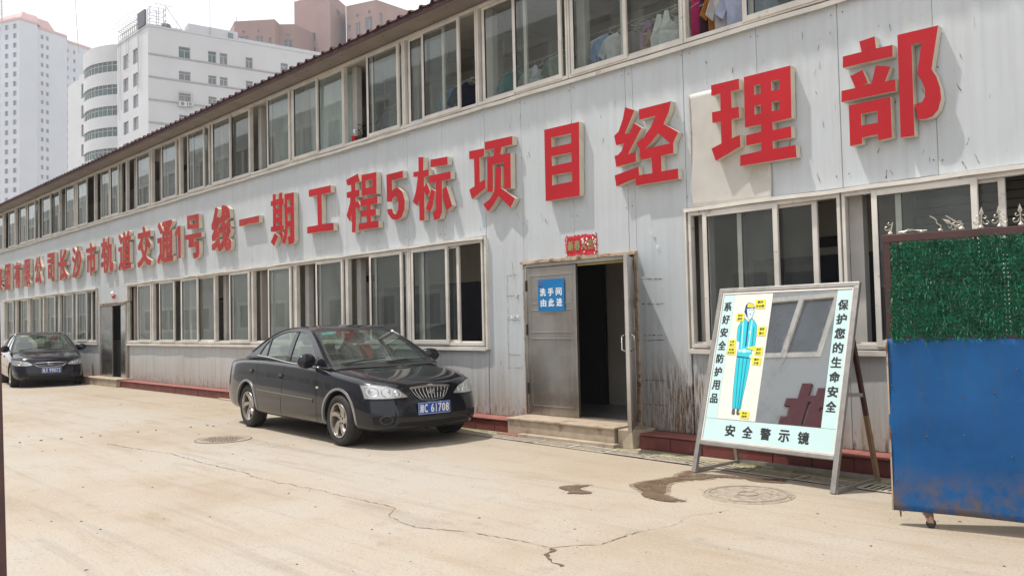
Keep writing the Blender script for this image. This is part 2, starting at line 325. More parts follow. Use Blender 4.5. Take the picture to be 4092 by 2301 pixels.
# ---------------------------------------------------------------- mesh helpers
class MB:
    def __init__(s): s.v = []; s.f = []; s.m = []
    def add(s, vs, fs, mi=0):
        o = len(s.v); s.v += [tuple(p) for p in vs]
        s.f += [tuple(i + o for i in f) for f in fs]; s.m += [mi] * len(fs)
    def box(s, x0, x1, y0, y1, z0, z1, mi=0):
        s.add([(x0, y0, z0), (x1, y0, z0), (x1, y1, z0), (x0, y1, z0), (x0, y0, z1), (x1, y0, z1), (x1, y1, z1), (x0, y1, z1)],
              [(0, 3, 2, 1), (4, 5, 6, 7), (0, 1, 5, 4), (1, 2, 6, 5), (2, 3, 7, 6), (3, 0, 4, 7)], mi)
    def quad(s, a, b, c, d, mi=0): s.add([a, b, c, d], [(0, 1, 2, 3)], mi)
    def bar(s, p, q, w, h=None, mi=0, up=(0, 0, 1)):
        h = h or w; p = Vector(p); q = Vector(q); d = (q - p)
        if d.length < 1e-6: return
        d.normalize(); u = Vector(up)
        if abs(d.dot(u)) > 0.98: u = Vector((0, 1, 0))
        a = d.cross(u).normalized() * (w / 2); b = a.cross(d).normalized() * (h / 2)
        vs = [p - a - b, p + a - b, p + a + b, p - a + b, q - a - b, q + a - b, q + a + b, q - a + b]
        s.add(vs, [(0, 3, 2, 1), (4, 5, 6, 7), (0, 1, 5, 4), (1, 2, 6, 5), (2, 3, 7, 6), (3, 0, 4, 7)], mi)
    def tube(s, pts, r, n=8, mi=0, r2=None):
        pts = [Vector(p) for p in pts]; rings = []
        for i, p in enumerate(pts):
            a = pts[max(0, i - 1)]; b = pts[min(len(pts) - 1, i + 1)]; d = (b - a).normalized()
            u = Vector((0, 0, 1)) if abs(d.z) < 0.9 else Vector((0, 1, 0))
            x = d.cross(u).normalized(); y = x.cross(d).normalized()
            rr = r if r2 is None else r + (r2 - r) * i / (len(pts) - 1)
            rings.append([p + x * rr * cos(2 * pi * k / n) + y * rr * sin(2 * pi * k / n) for k in range(n)])
        vs = [q for rg in rings for q in rg]; fs = []
        for i in range(len(rings) - 1):
            for k in range(n): fs.append((i * n + k, i * n + (k + 1) % n, (i + 1) * n + (k + 1) % n, (i + 1) * n + k))
        fs.append(tuple(range(n))[::-1]); fs.append(tuple((len(rings) - 1) * n + k for k in range(n)))
        s.add(vs, fs, mi)
    def lathe(s, prof, n=24, axis='Y', center=(0, 0, 0), mi=0, closed=False):
        c = Vector(center); vs = []; fs = []
        for (r, h) in prof:
            for k in range(n):
                a = 2 * pi * k / n
                if axis == 'Y': vs.append(c + Vector((r * cos(a), h, r * sin(a))))
                elif axis == 'Z': vs.append(c + Vector((r * cos(a), r * sin(a), h)))
                else: vs.append(c + Vector((h, r * cos(a), r * sin(a))))
        m = len(prof)
        for i in range(m - (0 if closed else 1)):
            j = (i + 1) % m
            for k in range(n): fs.append((i * n + k, i * n + (k + 1) % n, j * n + (k + 1) % n, j * n + k))
        s.add(vs, fs, mi)
    def grid(s, fn, nu, nv, mi=0):
        vs = [fn(i / nu, j / nv) for i in range(nu + 1) for j in range(nv + 1)]
        fs = [(i * (nv + 1) + j, (i + 1) * (nv + 1) + j, (i + 1) * (nv + 1) + j + 1, i * (nv + 1) + j + 1) for i in range(nu) for j in range(nv)]
        s.add(vs, fs, mi)
    def poly(s, loops, fn, mi=0, flip=False):
        ls = [[Vector((p[0], p[1], 0)) for p in l] for l in loops]
        tris = geometry.tessellate_polygon(ls)
        flat = [p for l in ls for p in l]
        s.add([fn(p.x, p.y) for p in flat], [tuple(t) if not flip else tuple(reversed(t)) for t in tris], mi)
    def prism(s, loops, fn, d0, d1, mi=0, mi_side=None):
        # loops in 2D (first outer, rest holes); fn(u, v, depth) -> point
        if mi_side is None: mi_side = mi
        s.poly(loops, lambda u, v: fn(u, v, d0), mi)
        s.poly(loops, lambda u, v: fn(u, v, d1), mi_side, True)
        for l in loops:
            n = len(l)
            for i in range(n):
                a = l[i]; b = l[(i + 1) % n]
                s.quad(fn(a[0], a[1], d0), fn(b[0], b[1], d0), fn(b[0], b[1], d1), fn(a[0], a[1], d1), mi_side)
    def mesh(s, name, mats, smooth=False, merge=False):
        me = bpy.data.meshes.new(name); me.from_pydata(s.v, [], s.f)
        for m in (mats if isinstance(mats, (list, tuple)) else [mats]): me.materials.append(M[m] if isinstance(m, str) else m)
        me.polygons.foreach_set('material_index', s.m)
        bm = bmesh.new(); bm.from_mesh(me)
        if merge: bmesh.ops.remove_doubles(bm, verts=bm.verts, dist=1e-5)
        bmesh.ops.recalc_face_normals(bm, faces=bm.faces)
        bm.to_mesh(me); bm.free()
        if smooth: me.polygons.foreach_set('use_smooth', [True] * len(me.polygons))
        me.update()
        return me
    def build(s, name, mats, parent=None, smooth=False, merge=False, bevel=0.0):
        me = s.mesh(name, mats, smooth, merge)
        return link(name, me, parent, bevel)
def link(name, me, parent=None, bevel=0.0):
    o = bpy.data.objects.new(name, me); COL.objects.link(o)
    if parent is not None: o.parent = parent
    if bevel:
        b = o.modifiers.new('bevel', 'BEVEL'); b.width = bevel; b.segments = 2; b.limit_method = 'ANGLE'; b.angle_limit = radians(40)
    return o
def thing(name, label, cat, group=None, loc=(0, 0, 0), rz=0.0):
    o = bpy.data.objects.new(name, None); COL.objects.link(o); o.location = loc; o.rotation_euler = (0, 0, rz)
    o.empty_display_size = 0.2
    return tag(o, label, cat, group)
def tag(o, label=None, cat=None, group=None, kind=None):
    if label: o['label'] = label
    if cat: o['category'] = cat
    if group: o['group'] = group
    if kind: o['kind'] = kind
    return o
_fc = {}
def text_tris(txt, bold=0.0, res=3):
    key = (txt, bold, res)
    if key in _fc: return _fc[key]
    cu = bpy.data.curves.new('lettering', 'FONT'); cu.body = txt; cu.size = 1; cu.resolution_u = res; cu.offset = bold
    o = bpy.data.objects.new('lettering', cu); COL.objects.link(o)
    me = bpy.data.meshes.new_from_object(o.evaluated_get(bpy.context.evaluated_depsgraph_get()))
    vs = [tuple(v.co) for v in me.vertices]; fs = [tuple(p.vertices) for p in me.polygons]
    bpy.data.objects.remove(o); bpy.data.curves.remove(cu); bpy.data.meshes.remove(me)
    xs = [v[0] for v in vs]; ys = [v[1] for v in vs]
    _fc[key] = (vs, fs, (min(xs), max(xs), min(ys), max(ys)))
    return _fc[key]
def put_text(mb, txt, fn, x0, x1, y0, y1, mi=0, bold=0.0):
    """fit the text's ink box into [x0,x1]x[y0,y1]; fn(u,v)->point"""
    vs, fs, (a, b, c, d) = text_tris(txt, bold)
    mb.add([fn(x0 + (v[0] - a) / max(b - a, 1e-6) * (x1 - x0), y0 + (v[1] - c) / max(d - c, 1e-6) * (y1 - y0)) for v in vs], fs, mi)

def put_bold(mb, txt, fn3, x0, x1, y0, y1, d0, w, mi=0, step=.00006):
    """heavier strokes: the outline laid down nine times, a hair apart; fn3(u, v, d) -> point"""
    k = 0
    for dx in (-1, 0, 1):
        for dy in (-1, 0, 1):
            d = d0 + step * k; k += 1
            put_text(mb, txt, lambda u, v: fn3(u + dx * w, v + dy * w * .8, d), x0 + w, x1 - w, y0 + w, y1 - w, mi, 0.0)
POSTER = {"jacket":[[0.308,1.459],[0.271,1.427],[0.247,1.375],[0.249,1.28],[0.262,1.224],[0.281,1.238],[0.295,1.186],[0.28,1.149],[0.281,1.093],[0.429,1.082],[0.436,1.151],[0.458,1.188],[0.459,1.28],[0.448,1.391],[0.413,1.434],[0.377,1.463],[0.352,1.421]],"trousers":[[0.282,1.089],[0.431,1.078],[0.425,0.913],[0.409,0.732],[0.404,0.615],[0.313,0.616],[0.297,0.771],[0.287,0.954]],"face":[[0.315,1.549],[0.383,1.557],[0.398,1.528],[0.387,1.467],[0.365,1.439],[0.347,1.449],[0.326,1.483]],"hair":[[0.298,1.583],[0.293,1.517],[0.309,1.497],[0.328,1.468],[0.339,1.468],[0.315,1.549],[0.383,1.557],[0.396,1.543],[0.397,1.566],[0.365,1.6],[0.321,1.606]],"helmet":[[0.318,1.559],[0.314,1.597],[0.343,1.606],[0.376,1.595],[0.403,1.561]],"shoe1":[[0.314,0.61],[0.345,0.613],[0.352,0.562],[0.335,0.552],[0.314,0.564]],"shoe2":[[0.363,0.612],[0.392,0.612],[0.402,0.565],[0.382,0.552],[0.364,0.567]],"placket":[[0.343,1.426],[0.359,1.425],[0.369,1.187],[0.354,1.187]],"belt":[[0.278,1.163],[0.411,1.158],[0.438,1.137],[0.288,1.135]],"buckle":[[0.336,1.168],[0.364,1.167],[0.366,1.13],[0.339,1.131]],"hem":[[0.28,1.1],[0.43,1.086],[0.432,1.076],[0.282,1.087]],"s1":[[0.289,1.431],[0.302,1.431],[0.325,1.168],[0.311,1.168]],"s2":[[0.383,1.439],[0.397,1.437],[0.4,1.167],[0.387,1.169]],"badge":[[0.373,1.336],[0.398,1.336],[0.4,1.31],[0.376,1.31]],"g1":[[0.26,1.238],[0.287,1.233],[0.291,1.182],[0.274,1.186]],"g2":[[0.418,1.114],[0.442,1.114],[0.44,1.078],[0.42,1.082]],"l1":[[0.307,1.086],[0.311,1.086],[0.348,0.618],[0.344,0.618]],"l2":[[0.353,1.083],[0.357,1.083],[0.375,0.618],[0.37,0.618]],"l3":[[0.392,1.08],[0.397,1.08],[0.395,0.618],[0.39,0.617]],"l4":[[0.276,1.393],[0.281,1.393],[0.291,1.224],[0.287,1.224]],"l5":[[0.418,1.373],[0.422,1.373],[0.43,1.188],[0.426,1.188]],"eye":[[0.336,1.536],[0.35,1.538],[0.351,1.532],[0.337,1.531]],"eye2":[[0.366,1.54],[0.38,1.541],[0.381,1.535],[0.367,1.534]],"mouth":[[0.352,1.498],[0.373,1.5],[0.364,1.488]]}
BUBBLES = [[[[0.397,1.632],[0.506,1.633],[0.507,1.544],[0.405,1.55]],[0.378,1.573],"戴好","安全帽"],[[[0.211,1.504],[0.297,1.505],[0.304,1.429],[0.216,1.436]],[0.328,1.468],"系好","帽带"],[[[0.465,1.373],[0.554,1.378],[0.554,1.287],[0.467,1.292]],[0.399,1.325],"佩带","胸卡"],[[[0.167,1.251],[0.243,1.254],[0.248,1.184],[0.174,1.187]],[0.269,1.214],"扎紧","袖口"],[[[0.167,1.176],[0.256,1.175],[0.263,1.109],[0.165,1.113]],[0.302,1.144],"系紧","安全带"],[[[0.459,1.183],[0.548,1.186],[0.548,1.107],[0.466,1.11]],[0.364,1.178],"系好","纽扣"],[[[0.453,1.082],[0.544,1.093],[0.544,1.016],[0.454,1.021]],[0.422,1.091],"戴好","手套"],[[[0.405,0.597],[0.5,0.596],[0.501,0.529],[0.408,0.533]],[0.386,0.587],"系好","鞋带"]]
CRACKS = {"a":[[-7.603,3.74],[-7.408,3.737],[-7.249,3.749],[-7.052,3.738],[-6.925,3.778],[-6.705,3.778],[-6.526,3.812],[-6.26,3.805],[-5.988,3.814],[-5.726,3.82],[-5.509,3.834],[-5.38,3.823],[-5.267,3.713],[-5.225,3.649],[-5.079,3.614],[-4.911,3.575],[-4.76,3.557],[-4.65,3.608],[-4.513,3.676],[-4.388,3.723],[-4.247,3.738],[-4.102,3.774],[-3.96,3.806],[-3.82,3.808],[-3.71,3.808],[-3.657,3.865],[-3.604,3.951],[-3.503,4.073],[-3.523,4.283],[-3.522,4.443],[-3.498,4.574]],"b":[[-3.687,3.79],[-3.644,3.781],[-3.598,3.684],[-3.555,3.633],[-3.464,3.584],[-3.367,3.567]],"c":[[-11.191,3.603],[-10.567,3.65],[-9.969,3.739],[-9.67,3.801],[-9.301,3.776],[-8.971,3.776],[-8.728,3.757],[-8.372,3.766],[-8.035,3.775],[-7.857,3.787],[-7.675,3.775]],"d":[[-3.517,4.08],[-3.516,4.203],[-3.532,4.379],[-3.488,4.594],[-3.461,4.756],[-3.468,4.892],[-3.525,4.966],[-3.526,5.091],[-3.461,5.25],[-3.427,5.413]],"e":[[-21.083,6.078],[-18.871,6.111],[-17.355,6.089],[-15.935,6.125]],"f":[[-14.923,5.681],[-14.778,5.841]],"g":[[-13.347,6.185],[-13.149,6.267]],"h":[[-11.966,2.645],[-11.956,2.849]],"i":[[-16.57,3.662],[-16.532,3.891]]}
PUDDLES = [[[-4.549,5.71],[-4.528,5.947],[-4.478,6.101],[-4.445,6.283],[-4.515,6.304],[-4.555,6.6],[-4.429,6.495],[-4.257,6.516],[-4.054,6.604],[-3.868,6.604],[-3.684,6.681],[-3.705,6.59],[-4.007,6.527],[-4.173,6.467],[-4.202,6.313],[-4.287,6.169],[-4.36,6.012],[-4.328,5.894],[-4.107,5.572],[-4.013,5.493],[-3.912,5.486],[-3.777,5.452],[-3.934,5.318],[-4.076,5.347],[-4.231,5.403],[-4.295,5.544],[-4.401,5.589]],[[-4.929,5.198],[-4.96,5.319],[-4.878,5.387],[-4.83,5.453],[-4.781,5.407],[-4.811,5.313],[-4.686,5.25],[-4.586,5.252],[-4.594,5.164],[-4.679,5.108],[-4.72,5.059],[-4.753,5.152],[-4.831,5.17]],[[-3.967,6.522],[-3.803,6.597],[-3.697,6.707],[-3.688,6.604],[-3.555,6.571],[-3.717,6.508],[-3.851,6.47]],[[-7.051,3.646],[-7.089,3.727],[-7.016,3.75],[-6.946,3.789],[-6.97,3.694]]]
GLYPHS = [["集",-35.426,2.937,[[[384,0,514,3,517,146,684,53,777,20,850,20,894,76,890,120,777,153,640,223,877,226,877,326,514,330,517,360,854,363,850,460,540,463,544,480,794,483,790,573,540,576,544,593,790,593,790,680,544,680,540,703,824,700,827,796,564,800,510,906,444,906,390,886,387,836,407,803,324,800,340,836,337,893,210,900,120,756,7,643,7,596,50,553,127,550,127,330,24,326,20,230,254,223,110,146,4,113,0,70,44,13,124,13,277,80,377,146],[264,326,264,360,380,356,377,326],[264,460,264,480,407,476,404,460],[264,573,264,593,407,590,404,573],[264,680,264,706,407,703,404,680]]]],["团",-34.154,2.937,[[[4,0,137,0,144,40,644,40,650,0,787,3,784,906,0,903],[144,166,144,260,150,246,230,246,400,383,400,290,300,283,300,230,317,166],[484,166,510,180,534,210,534,550,644,553,647,170],[144,366,144,553,340,550,230,433],[144,673,144,780,400,776,397,673],[537,673,537,780,647,776,644,673]]]],["有",-32.894,2.937,[[[197,0,327,3,330,186,634,183,634,136,624,126,487,123,487,50,504,6,704,6,744,20,760,36,767,50,774,610,764,620,370,613,367,623,390,666,870,666,870,786,444,786,440,803,454,830,450,886,384,906,317,906,277,786,20,783,24,666,220,663,120,516,44,440,0,410,0,356,44,306,117,306,194,363],[330,300,330,340,634,336,630,300],[330,453,330,493,634,490,630,453]]]],["限",-31.571,2.937,[[[3,0,113,3,113,230,236,240,273,270,276,286,280,150,246,103,246,63,276,6,336,6,390,33,523,73,540,83,543,113,603,46,656,6,713,10,746,70,746,116,696,146,613,243,733,343,733,383,706,423,686,436,683,906,623,900,283,906,270,893,263,900,0,903],[396,160,393,423,410,426,420,416,460,263,493,190],[116,340,116,560,160,483,180,410,166,350,150,340],[556,360,533,416,536,426,626,423],[276,493,266,536,226,603,276,766],[396,533,396,613,573,610,570,533],[116,640,113,790,156,793,153,756],[396,713,396,793,573,790,570,713]]]],["公",-30.315,2.938,[[[637,0,704,0,764,40,767,96,654,296,570,420,504,420,447,383,447,330,510,226,350,220,344,213,280,216,360,336,460,536,457,606,404,633,330,633,234,430,160,303,94,210,54,190,54,123,90,60,164,60,197,73,577,100,584,106]],[[50,426,117,426,227,563,300,696,347,810,344,880,284,900,214,896,187,816,127,696,67,610,0,536,0,476]],[[677,433,750,433,800,490,800,543,734,610,674,690,600,810,560,903,490,906,434,876,434,810,527,630,614,503]]]],["司",-28.909,2.953,[[[493,0,693,6,733,20,763,63,763,890,0,893,0,766,623,763,623,143,607,133,470,136,470,63]],[[67,100,187,100,193,173,540,173,537,543,60,546],[193,293,193,426,403,423,400,293]],[[0,593,600,593,603,716,0,713]]]],["长",-27.746,2.943,[[[163,0,250,0,310,27,530,87,547,97,550,154,597,107,723,34,757,20,843,20,853,30,887,84,887,144,783,187,697,247,620,324,560,424,870,427,873,550,453,557,563,620,730,760,780,817,777,880,723,907,630,907,497,774,330,674,327,924,173,924,173,557,0,550,3,427,173,424,173,164,140,117,140,50],[330,180,327,424,377,427,427,317,493,217,443,214]]]],["沙",-26.416,2.937,[[[263,0,330,0,457,40,543,80,630,140,713,230,753,290,807,410,807,430,867,463,867,516,853,556,753,756,743,766,657,766,620,743,620,683,660,623,713,496,683,493,673,483,640,396,607,356,603,906,473,903,473,350,467,290,553,283,510,240,410,180,330,146,237,126,227,116,227,63]],[[77,26,160,30,280,256,307,316,307,356,350,360,380,410,460,656,457,746,327,750,307,643,263,526,260,556,243,573,110,646,37,646,0,596,3,540,103,486,157,446,227,443,223,420,187,416,100,236,33,130,33,63]],[[210,693,277,693,320,750,320,803,250,853,157,900,83,900,47,850,47,796,130,753]]]],["市",-25.161,2.937,[[[357,0,494,3,497,166,517,113,697,113,757,133,774,156,774,576,497,580,494,650,854,656,850,773,517,773,507,810,450,913,364,913,320,896,320,830,347,783,344,773,0,770,4,653,354,650,350,580,87,583,87,103,220,103,220,450,350,453],[497,233,494,450,637,453,640,243,630,233]]]],["轨",-23.912,2.943,[[[223,0,360,4,360,217,370,227,436,240,460,237,433,177,373,90,373,44,423,0,500,4,560,97,613,230,653,410,670,620,700,617,700,104,706,64,743,27,916,27,946,57,960,110,966,230,910,260,840,264,840,737,666,737,663,934,533,930,530,734,473,737,470,827,303,827,313,864,313,924,270,940,176,940,166,930,143,827,6,824,6,717,113,710,66,584,40,530,13,510,13,464,26,424,43,400,110,400,130,414,220,410,216,320,0,284,6,190,16,167,96,167,216,194],[483,334,476,354,360,350,363,414,480,417,480,524,370,527,363,520,360,677,263,680,260,697,270,714,416,714,416,620,526,617,520,464,500,357,493,337],[203,520,200,537,216,574,220,524]]]],["道",-22.566,2.943,[[[37,0,110,0,190,94,210,94,250,54,277,40,337,20,437,7,690,7,697,14,857,14,900,24,903,134,803,134,710,120,457,120,360,150,827,157,820,204,820,684,613,684,637,727,900,730,897,834,753,837,793,904,790,947,730,967,657,967,627,897,583,834,533,837,533,857,507,910,463,974,397,974,340,944,340,897,377,834,243,834,237,814,137,927,70,927,20,890,20,844,80,777,150,674,217,674,277,727,480,724,463,680,313,684,313,204,303,187,267,210,267,604,0,597,3,487,133,484,133,210,83,187,0,104,0,50],[450,260,450,300,687,297,683,260],[450,400,450,440,687,437,683,400],[450,540,450,580,687,577,683,540]]]],["交",-21.225,2.937,[[[43,0,110,0,250,46,370,106,436,153,543,86,616,53,750,13,840,16,880,76,876,133,690,186,590,240,553,270,620,363,670,480,736,413,803,413,853,463,846,536,730,653,666,703,856,706,856,840,530,840,526,863,463,980,376,980,333,956,333,896,360,856,356,840,13,836,16,706,220,703,143,620,26,530,26,470,76,420,143,420,216,473,253,383,326,276,303,246,210,193,70,140,3,126,0,70],[436,380,393,443,346,550,336,560,310,560,306,570,373,643,376,706,516,706,506,690,506,636,593,563,533,556,486,443]]]],["通",-19.953,2.943,[[[43,0,117,0,203,114,283,47,403,14,843,14,927,24,940,97,937,140,670,127,663,120,497,120,420,137,440,144,443,320,527,317,530,147,843,147,880,170,893,224,887,270,887,737,763,734,733,757,790,794,893,884,890,934,870,940,843,967,300,957,300,857,410,854,387,824,387,784,487,737,310,740,300,730,307,684,303,207,273,224,280,604,0,604,3,487,140,484,140,230,90,200,0,104,0,64],[663,247,663,320,753,317,753,257,743,247],[443,427,443,480,527,477,523,427],[663,427,663,480,753,477,750,427],[443,580,443,634,527,630,523,580],[663,580,663,634,753,630,750,580],[590,827,550,854,647,857,617,834]],[[183,687,250,687,307,744,307,784,143,960,77,960,27,910,27,870,140,750]]]],["1",-18.916,2.992,[[[165,724,310,727,327,0,180,8,162,543,15,504,0,606]]]],["号",-18.371,2.927,[[[122,968,742,954,751,642,139,672],[259,863,599,851,604,751,264,766]],[[0,553,873,542,880,442,481,442,480,365,755,368,763,94,693,21,473,0,418,120,586,140,588,258,190,263,200,435,4,452]]]],["线",-16.998,2.981,[[[696,0,850,0,886,30,906,90,913,190,863,227,783,227,770,154,740,190,833,284,900,377,900,430,853,457,863,467,900,470,886,590,803,594,663,560,653,564,646,590,650,620,770,634,873,657,866,750,860,770,846,777,846,837,716,920,636,920,630,940,490,940,486,744,493,730,383,707,356,727,273,730,320,837,320,897,256,934,176,934,140,830,73,690,40,637,0,604,0,537,20,490,30,480,113,477,73,424,6,364,6,304,26,257,36,247,116,247,183,274,390,314,396,374,516,394,546,244,416,167,400,170,400,230,390,267,310,267,103,200,10,180,6,124,20,57,116,54,296,114,300,70,333,37,343,14,436,14,603,94,640,37],[683,360,673,424,743,440],[276,427,370,580,500,590,496,527,330,500,326,437],[643,754,643,794,693,764,676,754]]]],["一",-15.718,3.42,[[[0,129,845,127,842,2,4,0]]]],["期",-14.428,2.899,[[[99,983,216,980,213,876,337,868,340,978,460,974,465,859,512,858,515,751,463,750,453,361,511,362,509,280,13,289,15,383,99,384,102,768,24,769,21,862,101,862],[225,764,343,760,344,702,226,705],[223,598,342,594,343,537,225,538],[223,441,341,440,342,382,224,383]],[[161,257,296,190,127,18,0,98]],[[317,267,434,264,482,194,439,102,352,206]],[[539,932,881,926,886,64,844,7,683,0,646,138,727,151,745,319,650,314,633,194,547,11,421,62,516,204,547,351],[643,817,752,818,754,679,645,681],[648,565,756,567,758,425,650,425]]]],["工",-13.098,3.016,[[[70,781,795,768,797,648,500,653,500,139,868,125,870,0,0,21,3,138,358,134,349,657,73,658]]]],["程",-11.824,2.918,[[[3,890,351,945,410,813,271,811,275,683,394,675,385,564,272,566,288,491,339,506,406,421,387,346,286,414,262,0,155,6,161,321,93,194,0,296,109,498,124,582,21,587,16,681,153,685,151,792,40,792]],[[457,908,875,896,870,552,458,571],[571,805,753,801,754,676,575,679]],[[412,515,888,508,890,399,698,401,703,324,840,319,844,217,701,221,705,131,908,117,910,15,356,27,353,132,589,133,586,227,424,230,421,328,582,324,581,401,411,403]]]],["5",-10.681,2.998,[[[0,734,428,736,429,627,145,633,145,466,198,492,299,492,407,419,465,280,454,150,385,40,262,0,128,27,28,118,2,195,132,187,164,116,231,96,289,143,303,260,272,357,217,377,155,344,136,300,3,312]]]],["标",-10.015,2.905,[[[153,972,274,955,268,755,396,754,393,670,279,651,275,508,343,565,416,432,363,363,281,443,273,23,152,28,155,330,100,253,0,326,75,469,134,687,22,694,24,768,151,762]],[[440,889,833,873,834,758,443,779]],[[407,658,894,653,896,546,694,548,686,105,628,11,500,0,467,110,549,139,557,546,399,548]],[[442,467,537,420,470,192,407,129,313,191,403,326]],[[712,419,795,458,917,165,798,99,709,326]]]],["项",-8.723,2.901,[[[13,876,323,867,320,761,224,758,222,417,335,440,336,324,50,207,0,344,111,378,111,760,12,765]],[[338,949,881,935,880,825,671,825,645,729,841,719,833,255,709,261,707,613,493,620,484,253,375,265,384,735,517,732,534,826,338,840]],[[541,574,657,572,642,284,906,115,819,3,592,184,479,72,376,0,282,109,411,159,496,236,527,319]]]],["目",-7.265,2.909,[[[5,903,590,896,571,0,0,3],[125,784,457,778,455,658,125,661],[124,551,455,543,455,429,124,426],[120,314,455,308,456,190,120,184]]]],["经",-6.149,2.917,[[[181,923,315,862,168,618,238,605,300,720,407,643,205,376,321,379,318,274,30,255,8,387,58,390,114,428,156,506,35,508,11,620,78,661,147,797]],[[377,857,816,860,783,750,709,630,897,506,829,400,827,288,665,286,663,111,880,112,882,0,305,2,304,82,209,68,22,29,0,160,349,212,357,112,538,110,532,281,382,281,370,409,328,482,436,532,533,625,604,741,377,739],[633,544,789,400,445,397,546,464]]]],["理",-4.839,2.937,[[[19,901,347,898,349,788,252,788,255,614,336,611,338,500,251,498,246,303,340,321,342,204,47,100,0,237,120,271,122,498,20,504,19,616,123,613,127,789,18,792]],[[405,900,914,898,906,388,702,382,706,304,898,307,898,197,699,196,699,119,938,117,943,0,330,4,334,112,575,120,575,201,408,200,408,305,579,310,579,383,398,387],[518,791,587,791,588,695,517,693],[513,582,584,583,582,496,514,494],[706,791,790,791,790,695,705,694],[703,585,783,585,784,491,702,492]]]],["部",-3.435,2.948,[[[187,947,327,958,336,846,481,841,478,738,25,742,29,847,204,847]],[[4,531,135,531,91,649,206,682,251,553,189,537,281,534,327,692,457,652,404,530,495,529,494,426,0,427]],[[68,382,446,385,446,19,326,13,323,70,180,65,180,9,66,7],[179,283,328,280,327,174,179,173]],[[527,917,868,910,799,548,835,478,862,372,867,281,839,187,790,140,736,130,672,135,654,275,710,280,736,320,739,387,717,460,679,531,728,800,644,802,636,0,519,6]]]]]
# ================================================================= SETTING
D = 7.65                      # facade plane
mb = MB()
def drain_y(x): return 7.085 - 0.045 * (x + 8.6)
xa, xb = -16.0, 1.5
# ground sheet in pieces round the drain trench, out to the horizon
mb.quad((-900, -900, 0), (900, -900, 0), (900, drain_y(xb) - .11, 0), (xb, drain_y(xb) - .11, 0))
mb.v[-4:] = [(-900, -900, 0), (900, -900, 0), (900, 6.0, 0), (-900, 6.0, 0)]
mb.quad((-900, 6.0, 0), (xa, 6.0, 0), (xa, 900, 0), (-900, 900, 0))
mb.quad((xb, 6.0, 0), (900, 6.0, 0), (900, 900, 0), (xb, 900, 0))
mb.quad((xa, 6.0, 0), (xb, 6.0, 0), (xb, drain_y(xb) - .118, 0), (xa, drain_y(xa) - .118, 0))
mb.quad((xa, drain_y(xa) + .118, 0), (xb, drain_y(xb) + .118, 0), (xb, 900, 0), (xa, 900, 0))
ground = tag(mb.build('ground', 'ground'), kind='structure')
# trench under the grates
mb = MB()
ya0, ya1, yb0, yb1 = drain_y(xa) - .118, drain_y(xa) + .118, drain_y(xb) - .118, drain_y(xb) + .118
mb.quad((xa, ya0, -.25), (xb, yb0, -.25), (xb, yb1, -.25), (xa, ya1, -.25))
mb.quad((xa, ya0, -.25), (xb, yb0, -.25), (xb, yb0, 0), (xa, ya0, 0))
mb.quad((xa, ya1, 0), (xb, yb1, 0), (xb, yb1, -.25), (xa, ya1, -.25))
mb.quad((xa, ya0, -.25), (xa, ya1, -.25), (xa, ya1, 0), (xa, ya0, 0))
trench = tag(mb.build('drain_trench', 'black'), kind='structure')
# cracks: thin ragged dark ribbons lying in the concrete
def ribbon(pts, w, z, jit):
    mbb = MB(); L = []
    for i in range(len(pts) - 1):
        a = Vector((*pts[i], 0)); b = Vector((*pts[i + 1], 0)); n = max(2, int((b - a).length / 0.03))
        for k in range(n): L.append(a.lerp(b, k / n))
    L.append(Vector((*pts[-1], 0)))
    vs = []
    for i, p in enumerate(L):
        t = (L[min(i + 1, len(L) - 1)] - L[max(0, i - 1)]).normalized(); nn = Vector((-t.y, t.x, 0))
        c = p + nn * random.uniform(-jit, jit); ww = w * random.uniform(0.1, 1.5)
        if random.random() < 0.08: ww *= 2.4
        vs += [(c + nn * ww)[:2] + (z,), (c - nn * ww)[:2] + (z,)]
    fs = [(2 * i, 2 * i + 1, 2 * i + 3, 2 * i + 2) for i in range(len(L) - 1)]
    mbb.add(vs, fs); return mbb
for k, w in (('a', .0030), ('b', .015), ('c', .004), ('d', .0013), ('e', .005), ('f', .006), ('g', .006), ('h', .005), ('i', .008)):
    ribbon(CRACKS[k], w, .003, .012).build('crack', 'crack', ground)
def smooth_loop(l, it=2, jit=0.0):
    for _ in range(it):
        o = []
        for i in range(len(l)):
            a = l[i]; b = l[(i + 1) % len(l)]
            o += [(a[0] * .75 + b[0] * .25 + random.uniform(-jit, jit), a[1] * .75 + b[1] * .25 + random.uniform(-jit, jit)), (a[0] * .25 + b[0] * .75, a[1] * .25 + b[1] * .75)]
        l = o; jit *= .5
    return l
